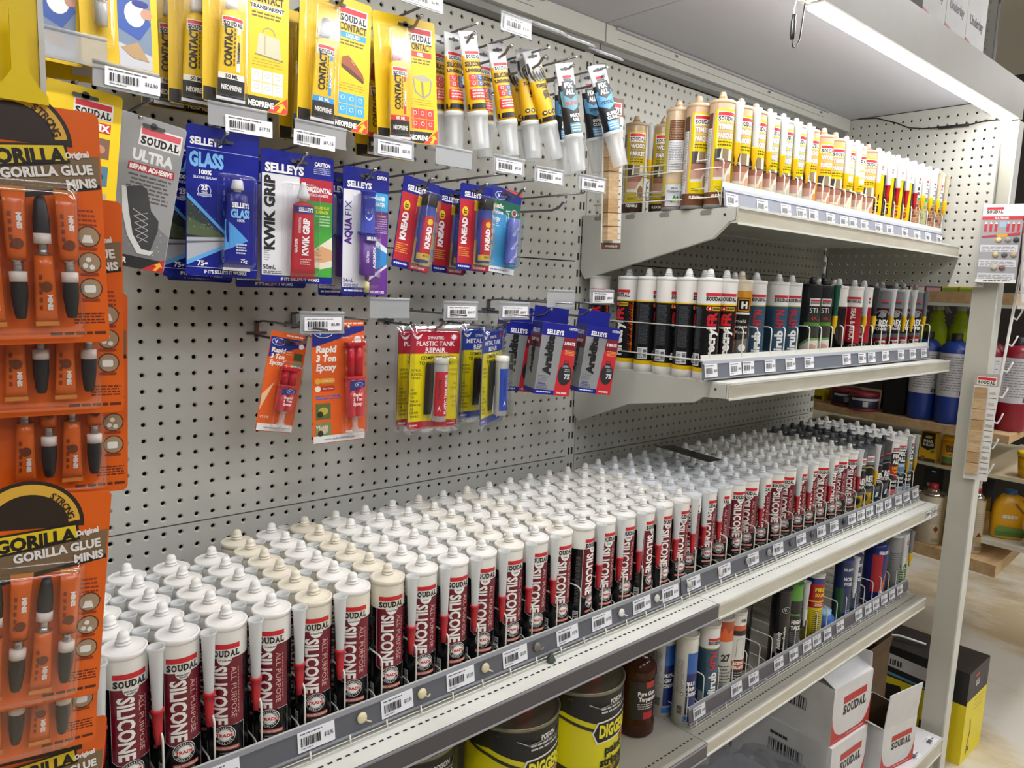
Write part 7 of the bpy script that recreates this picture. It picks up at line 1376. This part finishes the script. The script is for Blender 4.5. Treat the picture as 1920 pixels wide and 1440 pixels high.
m.prism([(0.0095+0.0045*math.cos(math.radians(t)), 0.038+0.0045*math.sin(math.radians(t))) for t in range(0, 181, 20)]+[(0.0050, 0.004), (0.000, -0.004), (-0.010, -0.008), (-0.010, -0.014), (0.024, -0.014), (0.024, -0.009), (0.019, -0.004), (0.0140, 0.004)], 0.0016, yl, Matrix(((1, 0, 0, 0), (0, 0, -1, -0.0155), (0, 1, 0, 0), (0, 0, 0, 1)))); m.obj('tongue', o)

# ================================================================== right side: post samples, clip strip, gondola beyond
def on_x(o, yaw): return o
o = card_root('colour_chart', 1.166, -0.507, 0.555, 0, -72, 'sealant colour chart card hanging at the top of the corner post', 'colour chart', -4)
w, h = 0.098, 0.222; m = MB(); m.box(-w/2, 0, -h/2, w/2, 0.0015, h/2, '#9c9ba0'); a = Art(); a.rect(-w/2, h/2-0.034, w/2, h/2, '#e6e3de', 1); soudal(a, -0.020, h/2-0.017, 0.040, 3); a.rect(-w/2, h/2-0.044, w/2, h/2-0.034, '#c22c36', 2); a.text('MULTIBOND', -0.002, h/2-0.039, 0.0055, '#f2dcd8', w=0.034, bold=0.05)
for k in range(6):
    u = -0.042+0.0125*k+(0.016 if k > 2 else 0); a.rect(u, h/2-0.078, u+0.007, h/2-0.056, '#b8303c', 3); a.poly([(u, h/2-0.056), (u+0.007, h/2-0.056), (u+0.0035, h/2-0.049)], '#e6e3de', 3)
a.rect(-0.006, h/2-0.064, 0.014, h/2-0.050, '#9fb4d0', 3); a.poly([(-0.046, h/2-0.090), (0.046, h/2-0.080), (0.046, h/2-0.088), (-0.046, h/2-0.096)], '#a83a40', 3); a.rect(-0.01, h/2-0.093, 0.016, h/2-0.084, '#d9a02c', 4)
for zz in (0.0, -0.042, -0.080): a.rect(-w/2+0.003, zz-0.024, w/2-0.005, zz-0.004, '#cfd0d4', 2); a.bars(-w/2+0.006, zz-0.022, w/2-0.008, zz-0.008, 3, '#8b8c92', 3, 0.4, 0.05)
a.rect(-w/2, -h/2, w/2, -h/2+0.010, '#e3e1dc', 3); a.bars(-0.03, -h/2+0.003, 0.034, -h/2+0.007, 1, '#4a4a4e', 4, 0.7, 0); front(a, m); m.obj('chart_board', o)
for k, (u, v, c) in enumerate(((-0.004, 0.010, '#d9d09a'), (0.018, 0.010, '#9c9a94'), (0.038, 0.010, '#2e3034'), (-0.008, -0.032, '#c9b88a'), (0.014, -0.032, '#55565a'), (0.036, -0.032, '#b09a78'), (-0.008, -0.069, '#b9b09a'), (0.012, -0.069, '#7a5a4c'))):
    m = MB(); m.lathe([(0.0065, 0), (0.0078, 0.002), (0.005, 0.0055), (0, 0.0065)], M(c, 0.5), 12, (0, 0, 0), Matrix(((1, 0, 0, u), (0, 0, -1, -0.0004), (0, 1, 0, v), (0, 0, 0, 1)))); m.obj('sealant_dab', o)
o = card_root('timber_sample_strip', 1.185, -0.512, 0.022, 0, -74, 'timber colour sample strip hanging on the corner post', 'sample strip'); timber_strip(o, 0.062, 0.318, 8, 1, True)
m = MB(); m.tube([(0, 0, 0.22), (0.0, 0.0, -0.46)], 0.004, M('#dcdad4', 0.35), 8)
for k in range(8): z = 0.14-0.078*k; m.tube([(0, 0, z), (0.012, -0.010, z-0.006), (0.018, -0.016, z+0.014), (0.020, -0.018, z+0.026)], 0.0028, M('#dcdad4', 0.35), 6)
tag(m.obj('clip_strip', loc=(1.250, -0.535, 0.285), rot=(math.radians(3), 0, 0)), 'white plastic clip strip with empty hooks beside the corner post', 'clip strip')
o = card_root('colour_chart', 1.235, -0.585, 0.50, 0, -30, 'second colour chart card at the right edge, partly cut off', 'colour chart', -6)
m = MB(); m.box(-0.05, 0, -0.12, 0.05, 0.0015, 0.12, '#b9b2ac'); a = Art(); a.rect(-0.05, 0.085, 0.05, 0.115, '#b8404a', 1)
for k in range(4): a.rect(-0.045, -0.11+0.045*k, 0.045, -0.085+0.045*k, '#d2d0cc', 1); a.disc(-0.015, -0.075+0.045*k, 0.010, ('#6d5a4a', '#8a7c6c', '#b9a890', '#d9d0bc')[k], 2, 12)
front(a, m); m.obj('chart_board', o)
# cartons on top of the canopy
def red_carton(a, w, h): a.poly([(-w/2, 0.04), (w/2, 0.02), (w/2, 0.05), (-w/2, 0.075)], '#b02a3a', 1); a.poly([(-w/2, 0.0), (w/2, 0.0), (w/2, 0.005), (-w/2, 0.025)], '#b02a3a', 1); a.text('Underlay', 0.0, 0.125, 0.022, '#3a3a40', w=w*0.7, bold=0.03, L=3)
ZC = 0.9952
for k, (x, lb) in enumerate(((0.70, 'white carton with red stripes on the canopy, the left one'), (0.845, 'white carton with red stripes on the canopy, the middle one'), (0.99, 'white carton with red stripes and handwriting on the canopy'))):
    carton(x, -0.44, ZC, 0.143, 0.3, 0.26, 0, lb, red_carton, lambda a, d, h: (a.rect(-d/2, 0.04, d/2, 0.07, '#b02a3a', 1), a.rect(-d/2, 0.0, d/2, 0.02, '#b02a3a', 1)), group='striped cartons on the canopy')
o = carton(1.112, -0.40, ZC, 0.098, 0.25, 0.30, 0, 'dark carton at the right end of the canopy', lambda a, w, h: (a.rect(-0.02, 0.10, 0.03, 0.135, '#8d2a34', 1), a.text('FREE', 0.005, 0.117, 0.014, '#c9c6c6', w=0.036, bold=0.05, L=3), a.poly([(0.0, 0.16), (0.045, 0.2), (0.045, 0.26), (0.01, 0.25)], '#9c9a98', 1)), None, col=M('#23252c', 0.5))
# ---- gondola beyond the post
WD = mixed('beech_plank', '#b5936a', '#d6b88e', scale=(1.2, 9, 9), nscale=4, rough=0.5, lo=0.3, hi=0.7, detail=7, c3='#c9a87c')
def plank(z, th, mat, x0, y0, lab, d=(0.139, 0.99), e=(0.9986, 0.052), L1=1.1, L2=0.8, grp='timber gondola shelves beyond the post', nm='gondola_shelf'):
    m = MB(); P0 = (x0, y0); P1 = (x0+d[0]*L1, y0+d[1]*L1); P2 = (P1[0]+e[0]*L2, P1[1]+e[1]*L2); P3 = (x0+e[0]*L2, y0+e[1]*L2)
    m.prism([P0, P3, P2, P1], th, mat, Matrix.Translation((0, 0, z-th))); return tag(m.obj(nm), lab, 'shelf', grp)
plank(-0.555, 0.045, WD, 1.752, -0.456, 'lowest thick timber shelf beyond the post, holding the wrapped aerosols')
plank(-0.078, 0.030, WD, 1.752, -0.446, 'thick timber shelf beyond the post, holding the gas cylinders')
plank(0.424, 0.042, WD, 1.800, -0.40, 'highest timber shelf beyond the post, under the small boxes')
plank(0.3815, 0.012, WHITEP, 1.795, -0.41, 'white edged steel shelf directly under the highest timber shelf')
plank(-0.252, 0.012, M('#cfc9a8', 0.4), 1.86, -0.330, 'thin pale shelf holding the snail bait box')
plank(-0.240, 0.014, M('#cfc4a4', 0.4), 1.83, -0.62, 'thin pale shelf at the right edge holding the grub tub', d=(0, 1), L1=0.30)
plank(-0.490, 0.016, M('#cfcabb', 0.4), 1.83, -0.66, 'pale shelf at the right edge holding the yellow jugs', d=(0, 1), L1=0.33)
m = MB(); m.box(2.86, -0.62, -0.60, 2.89, 1.2, CZ-0.4, '#33312e'); tag(m.obj('display_backdrop'), 'dark back panel of the timber gondola', 'back panel')
m = MB(); m.box(1.84, -0.30, FZ, 1.90, -0.27, -0.605, '#55524a'); tag(m.obj('shelf_stand'), 'grey support leg under the lowest timber shelf', 'support leg')
def cylinder(x, y, z, col, lab, r=0.051, h=0.315):
    o = empty('gas_cylinder', (x, y, z)); tag(o, lab, 'gas cylinder', 'gas cylinders on the timber shelf'); m = MB(); m.lathe([(0, 0.004), (r-0.006, 0), (r-0.002, 0.004), (r-0.002, 0.012), (r, 0.016), (r, h-0.032), (r-0.008, h-0.014), (r-0.024, h), (0, h+0.002)], M(col, 0.3), 30)
    a = Art(); a.rect(-0.14, 0.105, 0.10, h-0.045, '#cfced2', 1); a.bars(-0.075, 0.125, 0.02, h-0.055, 14, '#8d8e96', 2, 0.35, 0.25); a.barcode(-0.005, 0.110, 0.018, 0.126, '#2a2a2c', 3, 12); wrap(a, m, r, 0.008, turn=-0.6); m.obj('cylinder_body', o)
    m = MB(); m.lathe([(0.020, h+0.001), (0.020, h+0.028), (0.016, h+0.030), (0, h+0.030)], '#1c1c20', 18); m.obj('valve_cap', o)
for x, y, c, lb in ((1.86, -0.210, '#1f3f94', 'dark blue gas cylinder nearest the corner post'), (1.875, -0.104, '#1f3f94', 'dark blue gas cylinder second from the corner post'), (1.845, -0.318, '#6d1424', 'dark red gas cylinder just left of the corner post'), (1.955, -0.300, '#6d1424', 'dark red gas cylinder behind the other red one'), (1.90, -0.405, '#8e1a2c', 'red gas cylinder just right of the corner post'), (2.01, -0.405, '#8e1a2c', 'red gas cylinder at the right edge, middle'), (2.12, -0.405, '#8e1a2c', 'red gas cylinder at the right edge, furthest')): cylinder(x, y, -0.078, c, lb)
m = MB(); m.box(0, 0, 0, 0.07, 0.085, 0.20, '#17171a'); tag(m.obj('black_case', loc=(1.87, -0.045, -0.078)), 'black square bottle left of the blue cylinders', 'bottle')
for k, (x, y) in enumerate(((1.865, 0.115), (1.93, 0.22))):
    o = empty('tub', (x, y, -0.078)); tag(o, f'navy tub with dark red lid on the timber shelf, {"nearer" if k == 0 else "further"} one', 'tub', 'navy tubs with red lids'); m = MB(); m.lathe([(0, 0), (0.054, 0), (0.057, 0.004), (0.057, 0.058), (0, 0.059)], '#22243c', 24); a = Art(); a.rect(-0.08, 0.045, 0.08, 0.054, '#c9c9ce', 1); a.rect(-0.03, 0.02, -0.01, 0.042, '#b9b9be', 1); a.rect(-0.08, 0.004, 0.08, 0.010, '#9c2432', 1); wrap(a, m, 0.057, 0.01, turn=-0.7); m.obj('tub_body', o)
    m = MB(); m.lathe([(0.058, 0.0595), (0.060, 0.062), (0.060, 0.076), (0.056, 0.078), (0, 0.078)], '#7a1a2a', 24); m.obj('lid', o)
m = MB(); m.box(0, 0, 0, 0.10, 0.22, 0.17, '#8a6c2a'); a = Art(); a.bars(-0.20, 0.05, -0.03, 0.10, 4, '#5a4418', 1, 0.35, 0.3); m.art(a, lambda u, v, l: Vector((-l-0.0001, -u, v))); tag(m.obj('yellow_carton', loc=(2.0, 0.30, -0.078)), 'dim yellow brown carton at the back of the timber shelf', 'cardboard box')
m = MB(); m.box(0, 0, 0, 0.08, 0.12, 0.05, '#d9c01c'); a = Art(); a.rect(-0.115, 0.005, -0.01, 0.02, '#4a3c14', 1); m.art(a, lambda u, v, l: Vector((-l-0.0001, -u, v))); tag(m.obj('yellow_pack', loc=(1.96, 0.33, -0.078)), 'bright yellow pack behind the navy tubs', 'pack')
m = MB(); m.box(0, 0, 0, 0.20, 0.30, 0.285, '#2a2c26'); tag(m.obj('display_riser', loc=(1.975, -0.21, -0.078+0.0005)), 'dark riser under the trigger sprayers', 'riser')
def sprayer(x, y, z, lab):
    o = empty('spray_bottle', (x, y, z), (0, 0, math.radians(-100))); tag(o, lab, 'spray bottle', 'lime green trigger spray bottles'); m = MB(); lime = M('#c6e21c', 0.25)
    rings = []
    for zz, wx, wy in ((0, 0.034, 0.022), (0.004, 0.038, 0.026), (0.06, 0.038, 0.026), (0.085, 0.030, 0.022), (0.094, 0.022, 0.020), (0.102, 0.025, 0.020), (0.110, 0.020, 0.018), (0.118, 0.023, 0.018), (0.126, 0.017, 0.016), (0.138, 0.013, 0.013), (0.142, 0.012, 0.012)):
        rings.append([Vector((wx*math.cos(2*PI*k/18), wy*math.sin(2*PI*k/18), zz)) for k in range(18)])
    m.loft(rings, lime); m.obj('bottle_body', o)
    m = MB(); m.lathe([(0.0145, 0.1425), (0.0145, 0.156), (0.011, 0.160), (0, 0.160)], '#e3e6e0', 14); m.obj('collar', o)
    m = MB(); gy = M('#8f918c', 0.4); m.prism([(-0.026, 0.163), (-0.026, 0.176), (-0.010, 0.186), (0.020, 0.184), (0.040, 0.180), (0.052, 0.178), (0.052, 0.170), (0.030, 0.168), (0.012, 0.161), (-0.012, 0.161)], 0.018, gy, Matrix(((1, 0, 0, 0), (0, 0, 1, -0.009), (0, 1, 0, 0), (0, 0, 0, 1)))); m.obj('trigger_head', o)
    m = MB(); m.tube([(0.026, 0, 0.168), (0.030, 0, 0.155), (0.040, 0, 0.140), (0.046, 0, 0.132)], 0.004, M('#c9cbc4', 0.4)); m.obj('trigger', o)
for k, (x, y) in enumerate(((2.02, -0.085), (2.02, -0.170), (2.12, -0.13), (2.02, -0.000), (2.12, -0.04))): sprayer(x, y, 0.2085, f'lime green trigger spray bottle, {nth(k+1)} of five on the riser')
for k, (y0, w_, c1, c2) in enumerate(((-0.12, 0.055, '#5a3a7a', '#c9a0b0'), (-0.18, 0.058, '#d9c01c', '#7a9a3c'), (-0.245, 0.062, '#d9c01c', '#7a9a3c'), (-0.305, 0.055, '#d9c01c', '#7a9a3c'), (-0.06, 0.055, '#c98a9a', '#e3d9d4'), (0.0, 0.055, '#3a2a30', '#d9d9d6'))):
    m = MB(); m.box(0, 0, 0, 0.05, w_-0.003, 0.036, c1); m.box(-0.0006, 0.0, 0, 0, w_-0.003, 0.014, c2); tag(m.obj('small_box', loc=(1.90, y0, 0.424)), f'small printed box on the highest timber shelf, {nth(k+1)} of six', 'small box', 'small boxes on the highest timber shelf')
def cube_pack(nm, loc, w_, d_, h_, col, art, lab, cat, yaw=-90):
    o = empty(nm, loc, (0, 0, math.radians(yaw))); tag(o, lab, cat); m = MB(); m.box(-w_/2, 0, 0, w_/2, d_, h_, col); a = Art(); art(a); front(a, m); m.obj('pack_body', o); return o
cube_pack('bait_box', (1.895, -0.140, -0.252), 0.062, 0.045, 0.118, '#e2b418', lambda a: (a.poly([(-0.026, 0.118), (0.024, 0.118), (0.024, 0.058), (0, 0.046), (-0.026, 0.058)], '#1f1614', 1), a.disc(0, 0.100, 0.013, '#c9c43a', 2, 16, ry=0.006), a.text('SNAIL', 0, 0.084, 0.011, '#e9e6e0', w=0.038, bold=0.05), a.text('& SLUG', 0, 0.070, 0.011, '#e9e6e0', w=0.040, bold=0.05), a.disc(0.018, 0.044, 0.008, '#5a8a3a', 2, 12), a.rect(-0.031, 0.0, 0.031, 0.014, '#5a4636', 1), a.disc(-0.016, 0.014, 0.009, '#8a6c50', 2, 12)), 'yellow and brown snail and slug bait box', 'bait box')
def shaker(y, c, t, lab):
    o = empty('bait_shaker', (1.905, y, -0.252)); tag(o, lab, 'bait shaker', 'yellow bait shakers'); m = MB(); m.lathe([(0, 0), (0.0235, 0), (0.025, 0.003), (0.025, 0.100), (0, 0.101)], M('#e2a51c', 0.3), 22); a = Art(); a.rect(-0.03, 0.012, 0.03, 0.036, '#4a7a34', 1); a.rect(-0.03, 0.003, 0.03, 0.012, '#7a2420', 1); a.text('DEAD', 0.0, 0.076, 0.011, '#26180c', w=0.030, bold=0.05); a.text(t, 0.0, 0.062, 0.011, '#26180c', w=0.030, bold=0.05); a.disc(0.0, 0.046, 0.008, '#8a4a1c', 3, 12, ry=0.003); wrap(a, m, 0.025, 0.005, turn=-1.0); m.obj('shaker_body', o); m = MB(); m.lathe([(0.0245, 0.1013), (0.0255, 0.103), (0.0255, 0.117), (0, 0.118)], M('#e8b01c', 0.3), 22); m.obj('lid', o)
shaker(-0.212, 0, 'GRUB', 'yellow shaker marked dead grub'); shaker(-0.268, 0, 'ANT', 'yellow shaker marked dead ant')
def aerosol(x, y, r, h, lab):
    o = empty('butane_can', (x, y, -0.5545)); tag(o, lab, 'gas can', 'wrapped butane cans'); m = MB(); m.lathe([(0, 0), (r-0.001, 0), (r, 0.002), (r, h*0.78), (r-0.003, h*0.80)], M('#d3d0d8', 0.25), 26); a = Art(); a.poly([(-0.004, h*0.26), (0.006, h*0.32), (0.016, h*0.26), (0.006, h*0.20)], '#7a1a22', 2); a.bars(-r, h*0.35, r*0.9, h*0.62, 8, '#a9a8b4', 1, 0.25, 0.2); a.rect(-0.006, h*0.04, 0.018, h*0.10, '#9c9ba4', 2); wrap(a, m, r, 0.005, turn=-0.9); m.obj('can_body', o)
    m = MB(); m.lathe([(r-0.001, h*0.800), (r+0.0005, h*0.805), (r*0.72, h*0.855), (r*0.45, h*0.88), (r*0.45, h*0.905), (0, h*0.906)], CHROME, 26); m.obj('metal_shoulder', o); m = MB(); m.lathe([(r*0.36, h*0.907), (r*0.36, h*0.99), (0, h)], M('#b0202c', 0.3), 16); m.obj('red_cap', o)
    m = MB(); q = r+0.003; m.loft([[Vector((sx*q, sy*q*1.1, zz)) for sx, sy in ((-1, -1), (1, -1), (1, 1), (-1, 1))] for zz in (0, h*0.85)], clear('wrap_film', '#fdf6e0', 0.10, 0.5, 0.1), smooth=False, cap=False); m.obj('film_pouch', o)
aerosol(1.845, -0.195, 0.046, 0.235, 'fat butane can with a red cap beside the white shelf end'); aerosol(1.845, -0.278, 0.0285, 0.255, 'slim butane can with a red cap, middle of the three'); aerosol(1.860, -0.345, 0.0285, 0.255, 'slim butane can half hidden by the corner post')
for k, (y, z) in enumerate(((-0.17, -0.40), (-0.275, -0.40), (-0.345, -0.40))):
    m = MB(); m.box(0, 0, 0, 0.002, 0.072, 0.125, '#1b1b1e'); m.box(-0.0006, 0.030, 0.110, 0, 0.044, 0.114, '#c9c6c0'); m.box(-0.0006, 0.044, 0.05, 0, 0.058, 0.064, '#8d8a88'); tag(m.obj('backing_card', loc=(1.905, y-0.036, z)), f'black backing card behind the wrapped butane cans, {nth(k+1)} of three', 'backing card', 'black backing cards of the butane cans')
def jug(x, y, lab, txt):
    o = empty('lawn_feed_jug', (x, y, -0.490), (0, 0, math.radians(-60))); tag(o, lab, 'jug', 'yellow lawn feed jugs'); m = MB(); yl = M('#dda414', 0.3); rings = []
    for zz, wx, wy in ((0, 0.050, 0.030), (0.006, 0.056, 0.036), (0.10, 0.056, 0.036), (0.135, 0.048, 0.032), (0.160, 0.030, 0.024), (0.168, 0.018, 0.018)): rings.append([Vector((wx*math.copysign(abs(math.cos(2*PI*k/24))**0.6, math.cos(2*PI*k/24)), wy*math.copysign(abs(math.sin(2*PI*k/24))**0.6, math.sin(2*PI*k/24)), zz)) for k in range(24)])
    m.loft(rings, yl); a = Art(); a.rect(-0.048, 0.012, 0.048, 0.040, '#4f7a34', 1); a.rrect(-0.044, 0.030, 0.044, 0.048, 0.003, '#6a8a3c', 2); 
    for k, t in enumerate(txt): a.text(t, -0.004, 0.088-0.014*k, 0.0115 if k < 2 else 0.009, '#26180c' if len(txt) > 1 else '#e9e6de', w=0.052, bold=0.05)
    a.poly([(0.006, 0.140), (0.018, 0.138), (0.040, 0.110), (0.036, 0.104), (0.014, 0.126)], '#8a5e0c', 2); m.art(a, lambda u, v, l: Vector((u, -0.0372-l+max(0, v-0.10)*0.12, v))); m.obj('jug_body', o)
    m = MB(); m.lathe([(0.020, 0.1685), (0.020, 0.184), (0, 0.185)], M('#2f6aa8', 0.35), 16, (-0.0, 0, 0)); m.obj('cap', o)
    m = MB(); m.tube([(0.018, 0, 0.160), (0.045, 0, 0.150), (0.060, 0, 0.115), (0.056, 0, 0.075)], 0.009, yl, 8); m.obj('handle', o)
jug(1.935, -0.430, 'yellow jug with blue cap just right of the corner post', ('SEED & GROW',)); jug(1.905, -0.555, 'yellow jug with blue cap cut by the right edge of the picture', ('Buffalo', 'Master'))
o = empty('bait_tub', (1.90, -0.500, -0.240)); tag(o, 'yellow grub bait tub with white handle at the right edge', 'tub'); m = MB(); m.lathe([(0, 0), (0.045, 0), (0.048, 0.003), (0.054, 0.075), (0, 0.076)], M('#dfa51a', 0.3), 28); a = Art(); a.rect(-0.07, 0.016, 0.05, 0.034, '#4a7a34', 1); a.rect(-0.07, 0.003, 0.05, 0.014, '#7a2420', 1); a.text('DEAD', -0.004, 0.060, 0.013, '#26180c', w=0.038, bold=0.05); a.text('GRUB', -0.004, 0.044, 0.013, '#26180c', w=0.038, bold=0.05); wrap(a, m, 0.0535, 0.008, turn=-0.5); m.obj('tub_body', o)
m = MB(); m.lathe([(0.0545, 0.0765), (0.057, 0.078), (0.057, 0.092), (0.053, 0.094), (0, 0.094)], M('#e6c21c', 0.3), 28); m.obj('lid', o); m = MB(); m.tube([(0.04, -0.044, 0.080), (0.0, -0.064, 0.050), (-0.045, -0.044, 0.060), (-0.056, -0.020, 0.080)], 0.0028, '#e9e4d8'); m.obj('handle', o)
